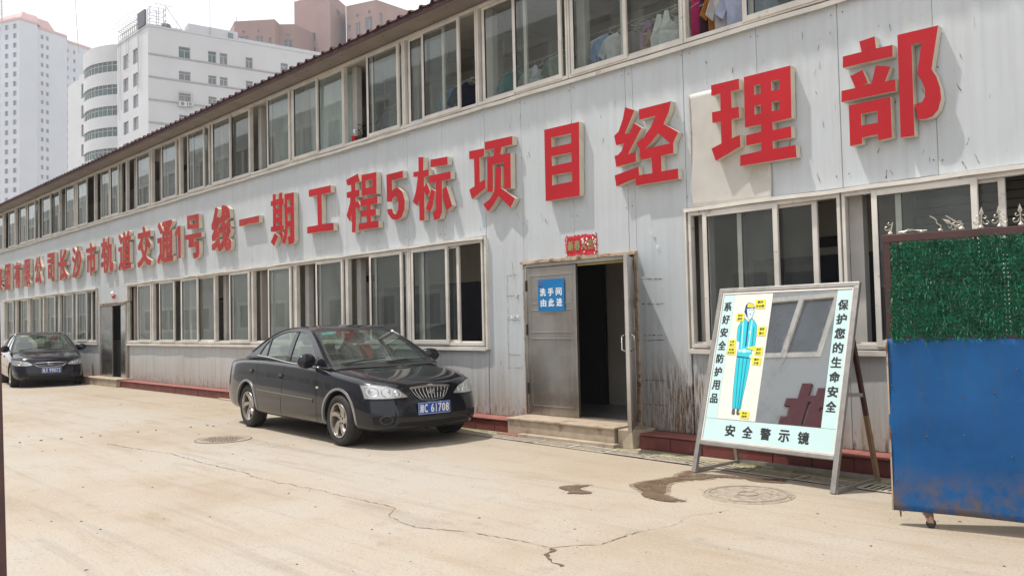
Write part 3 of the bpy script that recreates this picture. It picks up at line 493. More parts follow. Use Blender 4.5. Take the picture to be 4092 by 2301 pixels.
for i, (p, lab) in enumerate(zip(PUDDLES, ('long ragged brown wet patch running out from under the mirror board', 'small ragged wet patch on the concrete in front of the doorway', 'faint damp streak on the concrete just below the mirror board', 'small brown chip of damp on the long crack'))):
    if i == 3: continue
    t = thing('wet_patch', lab, 'puddle')
    lp = smooth_loop(smooth_loop(p, 2, .016), 2, .010); cx_ = sum(q[0] for q in lp) / len(lp); cy_ = sum(q[1] for q in lp) / len(lp)
    mbb = MB(); mbb.poly([lp], lambda u, v: (u, v, .006)); mbb.build('wet_core', 'wet', t)
    lp2 = []
    for j, q in enumerate(lp):
        a_ = lp[j - 2]; b_ = lp[(j + 2) % len(lp)]; d_ = Vector((b_[0] - a_[0], b_[1] - a_[1], 0)).normalized(); lp2.append((q[0] + d_.y * .05, q[1] - d_.x * .035))
    area_ = sum(lp[j][0] * lp[(j + 1) % len(lp)][1] - lp[(j + 1) % len(lp)][0] * lp[j][1] for j in range(len(lp)))
    if area_ < 0: lp2 = [(2 * q[0] - r[0], 2 * q[1] - r[1]) for q, r in zip(lp, lp2)]
    mbb = MB(); mbb.poly([lp2], lambda u, v: (u, v, .003)); mbb.build('damp_edge', 'damp', t)
# small chips and grit
mb = MB()
for x, y in [(-12.263, 2.883), (-12.262, 3.128), (-12.22, 3.358), (-12.16, 3.587), (-12.095, 3.805), (-12.072, 4.29), (-12.052, 4.528), (-11.985, 5.24), (-11.815, 5.253), (-11.989, 4.996)]:
    r = random.uniform(.012, .019); mb.lathe([(0.0, .011), (r * .7, .010), (r, .004), (r, 0)], 7, 'Z', (x, y, 0))
bolts = tag(mb.build('anchor_stub', 'crack'), kind='stuff')
mb = MB()
for i in range(900):
    x = random.uniform(-22, -1.5); y = random.uniform(1.3, 6.7)
    if x > -8 - y and x < -20: continue
    r = random.choice([.003, .004, .005, .006, .007, .012]) ; a = random.random() * 3; h = r * .6
    vs = [(x + r * cos(a + k * 1.57) * random.uniform(.6, 1.6), y + r * sin(a + k * 1.57) * random.uniform(.6, 1.6), 0) for k in range(4)] + [(x, y, h)]
    mb.add(vs, [(0, 1, 4), (1, 2, 4), (2, 3, 4), (3, 0, 4)], random.choice([0, 0, 1]))
grit = tag(mb.build('grit', ['crack', 'grate']), kind='stuff')
bolts['label'] = 'row of small dark stubs in the concrete yard'; grit['label'] = 'loose grit and chips scattered over the yard'

# manhole covers
def manhole(cx, cy, r, slots, lab, rough):
    t = thing('manhole_cover', lab, 'manhole cover', None, (cx, cy, 0))
    mbb = MB(); mbb.lathe([(r, .003), (r + .004, .007), (r + (.008 if slots else .02), .005), (r + (.010 if slots else .025), .001)], 56, 'Z'); mbb.build('ring', 'crack' if slots else 'manhole', t)
    mbb = MB()
    mbb.lathe([(0, .0055), (r * .15, .0055), (r * .6, .0055), (r - .004, .0055), (r, .002)], 56, 'Z'); mbb.build('lid', 'manhole', t)
    mbb = MB()
    if slots:
        for i in range(-6, 7):
            for j in range(-2, 3):
                x = i * r / 7.5; y = (j + (i % 2) * .5 - .25) * r / 3.0
                if math.hypot(abs(x) + .02, abs(y) + .06) < r * .92: mbb.box(x - .008, x + .008, y - .045, y + .045, .0035, .0075)
        mbb.build('slot', 'crack', t)['kind'] = 'stuff'
    else:
        for k in range(46):
            a = random.random() * 6.28; rr = r * math.sqrt(random.uniform(.02, .9)); l = random.uniform(.02, .07); b = random.uniform(-.5, .5)
            mbb.bar((rr * cos(a), rr * sin(a), .006), (rr * cos(a) + l * cos(b), rr * sin(a) + l * sin(b), .006), .004, .0035)
        mbb.lathe([(r * .22, .005), (r * .22, .011), (r * .25, .011), (r * .25, .005)], 30, 'Z')
        mbb.lathe([(r * .90, .004), (r * .90, .010), (r * .915, .010), (r * .915, .004)], 50, 'Z')
        mbb.build('raised_pattern', 'manhole', t)['kind'] = 'stuff'
    return t
manhole(-3.60, 5.98, .335, False, 'round worn concrete manhole cover on the ground in front of the mirror board', True)
manhole(-10.32, 4.72, .34, True, 'round slotted iron manhole cover on the ground left of the near saloon', False)

# kerb / plinth of red tiles along the wall
kerb = thing('kerb', None, None); kerb['kind'] = 'structure'; kerb['label'] = 'red tiled kerb along the foot of the long wall'
mb = MB(); mb.box(-38, -24.3, 7.375, 7.66, 0, .145); mb.box(-21.9, -7.70, 7.375, 7.66, 0, .145); mb.box(-5.72, 1.7, 7.335, 7.66, 0, .15)
mb.build('kerb_core', 'kerb', kerb)
def kerb_tiles(x0, x1, yf, h):
    w = .375; n = int((x1 - x0) / w); w = (x1 - x0) / n
    mbb = MB(); mbb.box(0, w - .008, -.012, 0, .004, h - .012); me = mbb.mesh('kerb_tile', 'kerb')
    mbt = MB(); mbt.box(0, w - .004, -.030, .262, 0, .020); met = mbt.mesh('kerb_cap', 'kerbtop')
    for i in range(n):
        for m_, z in ((me, 0), (met, h + .001)):
            o = link(m_.name.split('.')[0], m_, kerb); o.location = (x0 + i * w, yf + random.uniform(-.002, .002), z + random.uniform(-.001, .002))
            b = o.modifiers.new('bevel', 'BEVEL'); b.width = .005; b.segments = 1
kerb_tiles(-21.9, -7.71, 7.372, .146); kerb_tiles(-5.70, 0.6, 7.332, .151)
kerb_tiles(-33, -24.31, 7.372, .146)

# doorsteps
t = thing('doorstep', 'cracked tan terrazzo doorstep below the open steel double door', 'step')
mb = MB(); mb.box(-7.69, -5.98, 7.215, 7.66, 0, .195); mb.build('riser', 'step', t)
mb = MB(); mb.box(-7.70, -5.96, 7.195, 7.66, .196, .222); mb.build('tread', 'step', t, bevel=.006)
mb = MB(); mb.add([(-5.955, 7.25, 0), (-5.76, 7.27, 0), (-5.72, 7.62, 0), (-5.955, 7.62, 0), (-5.955, 7.25, .20), (-5.80, 7.30, .19), (-5.72, 7.62, .20), (-5.955, 7.62, .21)],
    [(0, 3, 2, 1), (4, 5, 6, 7), (0, 1, 5, 4), (1, 2, 6, 5), (2, 3, 7, 6), (3, 0, 4, 7)]); mb.build('broken_end_block', 'step', t, bevel=.006)
mb = MB(); mb.box(-7.40, -5.90, 7.105, 7.20, 0, .052); mb.build('lower_slab', 'step', t, bevel=.006)
mb = MB(); mb.box(-7.80, -7.41, 7.12, 7.205, 0, .026); mb.build('tile_offcut', 'kerbtop', t, bevel=.004)
t = thing('doorstep', 'low concrete doorstep below the far stainless steel door', 'step')
mb = MB(); mb.box(-24.3, -21.9, 7.26, 7.66, 0, .17); mb.build('riser', 'step', t)
mb = MB(); mb.box(-24.32, -21.88, 7.24, 7.66, .171, .20); mb.build('tread', 'step', t, bevel=.006)

# drain grates
drain = thing('drain_channel', 'row of slotted concrete drain grates along the foot of the wall', 'drain')
mb = MB(); GL = .55; wy = .122
mb.box(0, GL - .006, -wy, -wy + .022, .015, .022); mb.box(0, GL - .006, wy - .022, wy, .015, .022)
mb.box(0, .03, -wy + .028, wy - .028, .015, .022); mb.box(GL - .036, GL - .006, -wy + .028, wy - .028, .015, .022)
nb = 10
for i in range(1, nb):
    x = .03 + i * (GL - .066) / nb
    mb.box(x - .0115, x + .0115, -wy + .022, wy - .022, .015, .022)
gme = mb.mesh('grate', 'grate')
ang = math.atan(-.045)
i = 0; x = -11.9
while x < 1.2:
    o = link('grate', gme, drain); o.location = (x, drain_y(x), -.012 + random.uniform(0, .006))
    o.rotation_euler = (random.uniform(-.01, .01), random.uniform(-.006, .006), ang + random.uniform(-.008, .008))
    x += GL + random.uniform(0, .006)
mb = MB(); mb.box(0, 1.3, -.13, .13, 0, .018); cme = mb.mesh('cover_slab', 'grate')
x = -16.2
while x < -12.2:
    o = link('cover_slab', cme, drain); o.location = (x, drain_y(x), .002 + random.uniform(0, .004)); o.rotation_euler = (0, 0, ang + random.uniform(-.01, .01)); x += 1.32
mb = MB()
def fy(u): return drain_y(u) + .122
N_ = 60
for i in range(N_):
    u0 = -12 + i * 13.0 / N_; u1 = -12 + (i + 1) * 13.0 / N_
    mb.add([(u0, fy(u0), .001), (u1, fy(u1), .001), (u1, fy(u1) + .10 + random.uniform(0, .05), .003), (u0, fy(u0) + .10 + random.uniform(0, .05), .003), (u0, fy(u0) + .05, .016 + random.random() * .01), (u1, fy(u1) + .05, .016 + random.random() * .01)],
           [(0, 1, 5, 4), (4, 5, 2, 3)])
tag(mb.build('moss', 'moss'), kind='stuff')['label'] = 'mossy silt between the drain grates and the kerb'

# ================================================================= THE LONG SHEET-STEEL OFFICE BUILDING
bld = thing('site_office', 'long two-storey white steel-panel site office with big red characters', 'building')
ZS, ZT = 1.09, 2.55           # lower windows
US, UT = 4.39, 5.78           # upper windows
PW = .8475
SEAM0 = -5.19
def panels(x0, x1, z0, z1, name='wall_panel'):
    k0 = math.ceil((x0 - SEAM0) / PW - 1e-6); xs = [x0] + [SEAM0 + k * PW for k in range(k0, 400) if x0 + .06 < SEAM0 + k * PW < x1 - .06] + [x1]
    cache = {}
    for a, b in zip(xs[:-1], xs[1:]):
        key = round(b - a, 3)
        if key not in cache:
            mbb = MB(); w = b - a; g = .0018
            mbb.box(g, w - g, 0, .035, z0, z1)
            cache[key] = mbb.mesh(name, 'panel')
        o = link(name, cache[key], bld); o.location = (a, D + random.uniform(-.002, .0025), 0); o.rotation_euler = (0, 0, random.uniform(-.0015, .0015))
        bv = o.modifiers.new('bevel', 'BEVEL'); bv.width = .004; bv.segments = 1
lowgroups = [(-34.5, -24.5), (-22.14, -8.54), (-5.20, -0.05)]
doors = [(-24.2, -22.12), (-7.74, -5.96)]
for x0_, x1_, z0_, z1_ in ((-38.0, -36.35, .165, 5.80), (-36.35, -34.53, .165, US - .035), (-34.53, -24.46, ZT + .045, US - .035), (-24.46, -24.22, .165, US - .035), (-24.22, -22.14, 2.13, US - .035), (-22.14, -8.50, ZT + .045, US - .035),
    (-8.50, -7.78, .165, US - .035), (-7.78, -5.93, 2.15, US - .035), (-5.93, -5.235, .165, US - .035), (-5.235, -.02, ZT + .045, US - .035), (-.02, 1.7, .165, 5.80)): panels(x0_, x1_, z0_, z1_)
for a, b in lowgroups: panels(a - .02 if a != -22.14 else a + .02, b + .03, .165, ZS - .04)
# solid core behind the panels
mb = MB()
mb.box(-38, 1.7, D + .042, D + .075, ZT + .03, US - .03)
for a, b in ((-38, -34.5), (-24.5, -24.2), (-8.54, -7.75), (-5.95, -5.2), (-.05, 1.7)): mb.box(a, b, D + .042, D + .075, 0, ZT + .03)
for a, b in lowgroups: mb.box(a, b, D + .042, D + .075, 0, ZS - .02)
mb.box(-24.2, -22.12, D + .042, D + .075, 2.14, ZT + .03); mb.box(-7.75, -5.95, D + .042, D + .075, 2.16, ZT + .03)
mb.box(-38, -36.3, D + .042, D + .075, US - .03, 5.8); mb.box(-.05, 1.7, D + .042, D + .075, US - .03, 5.8)
mb.box(-38, -37.93, D + .08, 12, 0, 5.8); mb.box(1.63, 1.7, D + .08, 12, 0, 5.8)
mb.build('wall_core', 'interior', bld)
# screws on the panels
mb = MB()
for k in range(-38, 9):
    x = SEAM0 + k * PW
    if -38 < x < 1.6:
        for dx in (-.045, .045):
            for z in (US - .13, ZT + .16) + ((3.55,) if k % 3 == 0 else ()):
                mb.lathe([(0, -.005), (.0045, -.004), (.006, 0)], 6, 'Y', (x + dx + random.uniform(-.02, .02), D - .003, z + random.uniform(-.025, .025)))
mb.build('screws', 'darkmetal', bld)['kind'] = 'stuff'

def window_unit(x0, x1, z0, z1, fr, rr, zsill=None):
    W = x1 - x0; fw = .045
    mbb = MB(); y0, y1 = D - .045, D + .030
    mbb.box(x0, x0 + fw * .7, y0, y1, z0, z1); mbb.box(x1 - fw * .7, x1, y0, y1, z0, z1)
    mbb.box(x0 + fw * .7, x1 - fw * .7, y0, y1, z0, z0 + fw); mbb.box(x0 + fw * .7, x1 - fw * .7, y0, y1, z1 - fw, z1)
    mbb.box(x0 + fw * .7, x1 - fw * .7, D + .012, D + .018, z0 + fw, z0 + fw + .018)
    win = mbb.build('window', 'frame', bld, bevel=.004)
    sw = .515 * W if W > 1.4 else .53 * W
    for off, frac, yy in (('front', fr, D - .058), ('rear', rr, D - .008)):
        if frac is None: continue
        a = x0 + fw * .5 + frac * (W - fw); b = min(a + sw, x1 - fw * .45)
        bw = .052; za = z0 + fw * .45; zb = z1 - fw * .5
        m1 = MB()
        m1.box(a, a + bw, yy, yy + .032, za, zb); m1.box(b - bw, b, yy, yy + .032, za, zb)
        m1.box(a + bw, b - bw, yy, yy + .032, za, za + bw * 1.2); m1.box(a + bw, b - bw, yy, yy + .032, zb - bw, zb)
        m1.box(a + bw - .006, a + bw + .004, yy + .004, yy + .028, za + bw, zb - bw, 1); m1.box(b - bw - .004, b - bw + .006, yy + .004, yy + .028, za + bw, zb - bw, 1)
        m1.build('sash', ['frame', 'darkmetal'], win, bevel=.003)
        m2 = MB(); tl = random.uniform(-.0025, .0025); tz = random.uniform(-.003, .003)
        m2.quad((a + bw, yy + .016 + tl, za + bw), (b - bw, yy + .016 - tl, za + bw), (b - bw, yy + .016 - tl + tz, zb - bw), (a + bw, yy + .016 + tl + tz, zb - bw))
        m2.build('pane', random.choice(['glass', 'glassb', 'glassc', 'glassb'] if (z0 < 3 and x0 < -12) or x1 < -11 else ['glass']), win)
UP = [(-36.3, -34.6, .45, .45), (-34.6, -32.95, .46, .44), (-32.95, -31.4, .38, .44), (-31.4, -29.67, .02, .17), (-29.67, -27.87, .0, .47), (-27.87, -26.25, .42, .45),
      (-26.25, -24.6, .10, .0), (-24.6, -23.33, .44, .45), (-23.33, -22.14, .0, .05), (-22.14, -20.44, .44, .46), (-20.44, -18.75, .38, .42), (-18.75, -17.06, .26, .36),
      (-17.06, -15.36, .0, .47), (-15.36, -13.665, .44, .47), (-13.665, -11.97, .0, .47), (-11.97, -10.27, .42, .46), (-10.27, -8.575, .27, .03), (-8.575, -6.88, .43, .03),
      (-6.88, -5.185, .02, .475), (-5.185, -3.49, .43, .46), (-3.49, -1.79, .0, .47), (-1.79, -.06, .0, .47)]
for a, b, f, r in UP: window_unit(a + .004, b - .004, US, UT, f, r)
LX = [-34.5, -32.85, -31.2, -29.53, -27.86, -26.18, -24.5]
LF = [(.27, .36), (.42, .45), (.28, .38), (.24, .36), (.28, .38), (.02, .2)]
for i, (f, r) in enumerate(LF): window_unit(LX[i] + .004, LX[i + 1] - .004, ZS, ZT, f, r)
MX = [-22.14, -20.42, -18.72, -17.0, -15.3, -13.62, -11.93, -10.22, -8.54]
MF = [(.45, .47), (.26, .2), (.0, .47), (.42, .45), (.39, .42), (.42, .45), (.39, .44), (.03, .15)]
for i, (f, r) in enumerate(MF): window_unit(MX[i] + .004, MX[i + 1] - .004, ZS, ZT, f, r)
for (a, b, f, r) in ((-5.20, -3.51, .10, .335), (-3.50, -1.78, .155, .27), (-1.78, -.05, .0, .47)): window_unit(a + .004, b - .004, ZS, ZT, f, r)
# flashings
mb = MB()
def wavy_ledge(mb, x0, x1, z, yo, th, zj=.006):
    n = max(2, int((x1 - x0) / .4)); prev = None
    for i in range(n + 1):
        x = x0 + (x1 - x0) * i / n; dz = random.uniform(-zj, zj); dy = random.uniform(-.006, .006)
        cur = [(x, D - yo + dy, z + dz - .016), (x, D - yo + dy, z + dz + th - .01), (x, D + .0, z + dz + th), (x, D + .0, z + dz - .002)]
        if prev:
            for k in range(4): mb.quad(prev[k], prev[(k + 1) % 4], cur[(k + 1) % 4], cur[k])
        else: mb.quad(*cur)
        prev = cur
    mb.quad(*prev)
for a, b in lowgroups:
    mb = MB(); wavy_ledge(mb, a - .03, b + .04, ZT + .012, .078, .032); mb.build('window_head_flashing', 'ledge', bld)
mb = MB()
for a, b in lowgroups:
    mb = MB(); wavy_ledge(mb, a - .02, b + .03, ZS - .045, .055, .04, .003); mb.build('window_sill_flashing', 'frame', bld)
for a, b in lowgroups[1:]:
    mb = MB(); mb.box(b + .042, b + .075, D - .05, D + .01, ZS - .05, ZT + .0); mb.build('side_flashing', 'frame', bld)
    mb = MB(); mb.box(a - .055, a - .034, D - .03, D + .01, ZS - .05, ZT + .0); mb.build('side_flashing', 'frame', bld)
mb = MB(); wavy_ledge(mb, -37, -.02, US - .048, .055, .042, .006); mb.box(-36.3, -.06, D - .012, D + .01, UT + .002, UT + .03)
mb.build('upper_sill_flashing', 'frame', bld)

# roof: soffit, fascia trim and ribbed sheet
YE = 7.235
mb = MB(); mb.box(-38.1, 1.8, YE + .03, D + .6, 5.815, 5.835); mb.build('soffit', 'soffit', bld)
mb = MB()
x = -38
while x < 1.6:
    mb.lathe([(0, -.005), (.011, -.004), (.013, 0)], 6, 'Z', (x + random.uniform(-.1, .1), YE + random.uniform(.1, .34), 5.813)); x += .55
mb.build('soffit_screws', 'darkmetal', bld)['kind'] = 'stuff'
mb = MB(); mb.box(-38.15, 1.85, YE, YE + .028, 5.80, 5.868); mb.build('fascia', 'roof', bld, bevel=.006)
mb = MB(); x = -38.15; slope = math.tan(radians(7.5)); per = .263
prof = [(0, 0), (.155, 0), (.180, .040), (.232, .040), (.257, 0)]
pts = []
while x < 1.85:
    for px, pz in prof: pts.append((x + px, pz))
    x += per
yb = 12.6
vs = []
for (px, pz) in pts:
    for (yy, dz) in ((YE - .045, 0), (YE + .5, 0), (yb, 0)):
        vs.append((px, yy, 5.872 + pz + (yy - YE) * slope + (random.uniform(-.004, .004) if yy < YE else 0)))
n = len(pts); o_ = len(mb.v)
mb.add(vs, [(i * 3 + j, (i + 1) * 3 + j, (i + 1) * 3 + j + 1, i * 3 + j + 1) for i in range(n - 1) for j in range(2)])
vs2 = [(a, b, c - .009) for a, b, c in vs]
mb.add(vs2, [(i * 3 + j, i * 3 + j + 1, (i + 1) * 3 + j + 1, (i + 1) * 3 + j) for i in range(n - 1) for j in range(2)])
mb.add([vs[i * 3] for i in range(n)] + [vs2[i * 3] for i in range(n)], [(i, i + 1, n + i + 1, n + i) for i in range(n - 1)])
mb.build('roof_sheet', 'roof', bld)
mb = MB()     # closing strip under the ribs at the back and rear wall
mb.box(-38, 1.7, 12.3, 12.38, 0, 6.4); mb.build('rear_wall', 'interior', bld)

# interior shell
mb = MB(); mb.box(-37.9, 1.6, D + .08, 12.3, .12, .18); mb.build('floor', 'tilefloor', bld)
mb = MB(); mb.box(-37.9, 1.6, D + .08, 12.3, 2.78, 3.1); mb.build('upper_floor', 'interior', bld)
YB = 9.45
def ceiling(z):
    t = .60; i = 0; mbb = MB(); mbb.box(0, t - .008, 0, t - .008, 0, .012); me = mbb.mesh('ceiling_tile', 'ceil')
    mbb = MB(); mbb.box(-37.9, 1.6, D + .08, 12.3, z + .012, z + .02); mbb.build('ceiling_grid', 'ceilgap', bld)
    x = -22.0
    if z > 4:
        while x < 1.2:
            y = D + .1
            while y < YB - .1:
                o = link('ceiling_tile', me, bld); o.location = (x, y, z); y += t
            x += t
    else:
        m2 = MB(); m2.box(-37.9, 1.6, D + .08, YB, z, z + .011); m2.build('lower_ceiling', 'ceil', bld)
ceiling(5.775); ceiling(2.72)
mb = MB(); mb.box(-37.9, 1.6, YB, YB + .06, 3.1, 5.80); mb.box(-37.9, 1.6, YB, YB + .06, .18, 2.75); mb.build('corridor_wall', 'interior', bld)
for xw in (-30.2, -22.0, -15.2, -8.5, -5.6):
    mb = MB(); mb.box(xw - .03, xw + .03, D + .09, YB, .18, 2.72); mb.build('partition', 'interior', bld)
mb = MB(); mb.box(0, .13, 0, .10, 0, 2.66); lc = mb.mesh('column', 'column')
for a, b, f, r in UP:
    if a < -37 or abs(a + 5.185) < .05: continue
    o = link('column', lc, bld); o.location = (a - .02, D + .16, 3.11)
mb = MB(); mb.box(0, .13, 0, .10, 0, 2.53); lc2 = mb.mesh('column', 'column')
for xx in LX + MX[:-1] + [-5.18, -3.5]:
    o = link('column', lc2, bld); o.location = (xx - .02, D + .16, .185)
# darker lower dado seen through some openings
for a, b in ((-5.5, -2.1), (-13.5, -10.2)):
    mb = MB(); mb.box(a, b, YB - .012, YB - .002, .18, 2.11); mb.build('dark_dado', 'intdark', bld)
# barred inner doors
def inner_door(x, z, w=.8, h=2.0):
    mbb = MB(); mbb.box(x, x + w, YB - .03, YB - .004, z, z + h); d = mbb.build('inner_door', 'darkmetal', bld)
    m2 = MB()
    for k in range(7): m2.box(x + .06 + k * (w - .14) / 6, x + .08 + k * (w - .14) / 6, YB - .06, YB - .04, z + .1, z + h - .06)
    for zz in (.3, .9, 1.5, 1.9): m2.box(x + .03, x + w - .03, YB - .062, YB - .038, z + zz, z + zz + .025)
    m2.build('bars', 'steelgrey', d)
for x in (-20.75, -18.4, -33.4, -28.0): inner_door(x, .18)
for x in (-14.4, -10.6, -9.15, -17.3, -21.0, -24.0, -29.0): inner_door(x, 3.11, .9, 2.3)
for x in (-19.5, -12.2, -6.6):
    mb = MB(); mb.box(x, x + 1.1, YB - .02, YB - .004, 4.0, 5.2); mb.build('inner_window', 'intdark', bld)
for x, z in ((-14.1, 2.26), (-4.62, 2.2)):
    mb = MB(); mb.box(x, x + .28, YB - .05, YB - .02, z, z + .12); mb.build('room_sign', 'darkmetal', bld)
# white curtains inside the upper windows
def curtain(x0, x1, z0, z1, y, mat, name='curtain', amp=.03, per=.09):
    mbb = MB(); n = int((x1 - x0) / .02)
    mbb.grid(lambda u, v: (x0 + (x1 - x0) * u, y + amp * sin(u * (x1 - x0) / per * 6.28) * (.6 + .4 * v), z0 + (z1 - z0) * v), n, 4)
    return mbb.build(name, mat, bld, smooth=True)
M['curtain'] = plain('pale_curtain', (0.62, 0.70, 0.68), 0.9, var=0.04)
M['curtain2'] = plain('grey_curtain', (0.26, 0.25, 0.23), 0.9, var=0.1)
curtain(-14.62, -12.1, 3.3, 5.75, D + .30, 'curtain')
for a, b in ((-34.4, -33.1), (-32.0, -29.6), (-29.2, -26.3), (-26.0, -24.6)): curtain(a, b, .3, 2.7, D + .28, 'curtain2', amp=.025)
for a, b in ((-33.9, -33.2), (-31.2, -30.3), (-29.4, -28.3), (-27.0, -26.4)): curtain(a, b, 3.3, 5.7, D + .26, 'curtain2', amp=.025)
# slatted shutter behind the last lower window
sh = MB(); sh.box(-3.05, -.2, 8.12, 8.13, .3, 2.7); sh = sh.build('shutter', 'darkmetal', bld)
mb = MB(); mb.box(0, 2.8, -.018, 0, 0, .062); sme = mb.mesh('slat', plain('shutter_slat', (0.13, 0.115, 0.10), 0.6))
z = .9
while z < 2.65:
    o = link('slat', sme, sh); o.location = (-3.02, 8.118, z); o.rotation_euler = (radians(-14), 0, 0); z += .078

# ---- near double door (frame, leaves) -----------------------------------
def leaf(name, w, h, hinge, rz, z0, flip=1, sign=False):
    """door leaf hinged at its x=0 edge, running to x=w*flip, thickness towards +y"""
    mbb = MB(); mbb.box(0, w, 0, .042, 0, h)
    o = mbb.build(name, 'steel', bld, bevel=.004)
    o.location = (hinge[0], hinge[1], z0); o.rotation_euler = (0, 0, rz)
    m2 = MB()
    for za, zb in ((.10, .96), (1.03, 1.32), (1.39, h - .10)):
        for yy in (-.006, .042):
            m2.box(.06, w - .06, yy, yy + .006, za, za + .012); m2.box(.06, w - .06, yy, yy + .006, zb - .012, zb)
            m2.box(.06, .072, yy, yy + .006, za + .012, zb - .012); m2.box(w - .072, w - .06, yy, yy + .006, za + .012, zb - .012)
    m2.build('pressed_panel', 'steel', o, bevel=.002)
    m3 = MB()
    for zz in (.25, 1.0, h - .3): m3.tube([(-.006, -.008, zz), (-.006, -.008, zz + .14)], .012, 8)
    m3.build('hinge', 'darkmetal', o)
    return o
l1 = leaf('door_leaf', .845, 1.86, (-7.70, D - .035), 0, .235)
l2 = leaf('door_leaf', .845, 1.86, (-6.005, D - .05), radians(-56), .235)
for lf, xx in ((l2, .78),):
    for yy, sg in ((0, -1), (.042, 1)):
        m2 = MB(); m2.tube([(xx, yy, .84), (xx, yy + sg * .045, .86), (xx, yy + sg * .045, 1.0), (xx, yy, 1.02)], .008, 8); m2.build('handle', 'chrome', lf, smooth=True)
mb = MB(); mb.box(-7.745, -7.70, D - .05, D + .08, .222, 2.12); mb.box(-6.005, -5.96, D - .05, D + .08, .222, 2.12); mb.box(-7.70, -6.005, D - .05, D + .08, 2.10, 2.145)
mb.box(-7.70, -6.005, D - .03, D + .08, .222, .236)
mb.build('door_frame', 'steel', bld, bevel=.004)
mb = MB(); wavy_ledge(mb, -7.79, -5.92, 2.162, .06, .030, .006); mb.box(-7.785, -7.748, D - .02, D + .01, .16, 2.16); mb.box(-5.957, -5.92, D - .03, D + .01, .16, 2.16)
mb.build('door_trim', 'rust', bld)
mb = MB(); mb.box(-6.85, -6.005, D + .0, D + .03, 2.075, 2.098); mb.build('yellow_seal', plain('yellowed_seal', (0.42, 0.33, 0.12), 0.7), bld)
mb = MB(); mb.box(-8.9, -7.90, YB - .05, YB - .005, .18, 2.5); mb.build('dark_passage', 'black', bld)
# ---- far double door ------------------------------------------------------
M['steel2'] = plain('bright_dented_stainless', (0.50, 0.49, 0.46), 0.22, 0.95, var=0.2, scale=3, bmp=0.6, bscale=2.6)
mb = MB(); mb.box(-24.19, -24.14, D - .05, D + .08, .2, 2.10); mb.box(-22.18, -22.13, D - .05, D + .08, .2, 2.10); mb.box(-24.14, -22.18, D - .05, D + .08, 2.06, 2.10)
mb.build('door_frame', 'steel', bld)
mb = MB(); wavy_ledge(mb, -24.25, -22.08, 2.125, .08, .03, .006); mb.build('door_trim', 'rust', bld)
def plain_leaf(w, h, hinge, rz, z0, mat):
    mbb = MB(); mbb.box(0, w, 0, .042, 0, h); o = mbb.build('door_leaf', mat, bld, bevel=.004); o.location = (*hinge, z0); o.rotation_euler = (0, 0, rz)
    m2 = MB(); m2.box(.08, w - .08, -.006, 0, .7, .72); m2.box(.08, w - .08, -.006, 0, h - .12, h - .10); m2.build('pressed_panel', mat, o)
    return o
plain_leaf(.88, 1.84, (-24.13, D - .035), radians(0), .21, 'steel2')
plain_leaf(.46, 1.84, (-22.62, D - .03), radians(-5), .21, 'steel2')
mb = MB(); mb.box(-24.4, -23.2, D + .30, D + .34, .2, 2.05); ig = mb.build('inner_door', 'interior', bld)
mb = MB(); mb.box(-24.1, -23.5, D + .28, D + .298, 1.15, 2.0); mb.build('glazed_panel', 'black', ig)

# ================================================================= RED SIGN CHARACTERS
M['redwash'] = M['redold']
DESC = ['leftmost of all, cut by the photo edge, dense with many bars', 'box-shaped, second from the left edge of the photo', 'third from the left edge, cross-topped over a narrow box', 'fourth from the left edge, tall slab beside a forked foot', 'fifth from the left edge, two slanting roof strokes over a triangle', 'sixth from the left edge, flag-like with a small box', 'seventh from the left edge, with two splayed legs', 'eighth from the left edge, with three short drops', 'ninth from the left edge, a cross over a forked skirt', 'directly above the far steel doorway, two narrow halves', 'ladder-like with a sweeping foot, right of the far steel door', 'cap bar over crossing legs, above the start of the middle windows', 'grid with a sweeping foot, just left of the numeral one', 'numeral one, narrow and standing between two characters', 'square box over a hooked base, just right of the numeral one', 'dense zigzag one, just left of the single bar', 'one single short horizontal bar', 'ladder beside a barred box, just right of the single bar', 'like a capital I with wide bars', 'small box over three bars, just left of numeral five', 'numeral five, the only rounded figure on the wall', 'tree-like left half with a splayed right half, right of the numeral five', 'narrow left half, barred box with two legs, fifth from the right', 'tall plain box with three slots, fourth from the right', 'zigzag left half beside a table shape, third from the right', 'second from the right, mounted over the loose cream sheet', 'rightmost and largest in view, with a curved flag-shaped right half']
for gi, (ch, ox, oz, parts) in enumerate(GLYPHS):
    t = thing('sign_character', 'red sign character, ' + DESC[gi], 'sign character', 'red raised characters of the long wall sign', (ox, D, oz))
    face, side = MB(), MB()
    for p in parts:
        loops = [[(l[i] / 1000, l[i + 1] / 1000) for i in range(0, len(l), 2)] for l in p]
        dpt = -.098 + random.uniform(-.002, .002)
        face.poly(loops, lambda u, v: (u, dpt, v))
        side.poly(loops, lambda u, v: (u, dpt + .0035, v))
        for l in loops:
            n = len(l)
            for i in range(n):
                a = l[i]; b = l[(i + 1) % n]
                side.quad((a[0], dpt + .0005, a[1]), (b[0], dpt + .0005, b[1]), (b[0], -.010, b[1]), (a[0], -.010, a[1]))
    side.build('letter_body', 'letterside', t)
    face.build('letter_face', 'redold' if ch in '集团有限公司长沙市轨道交通1号线一' else 'red', t)
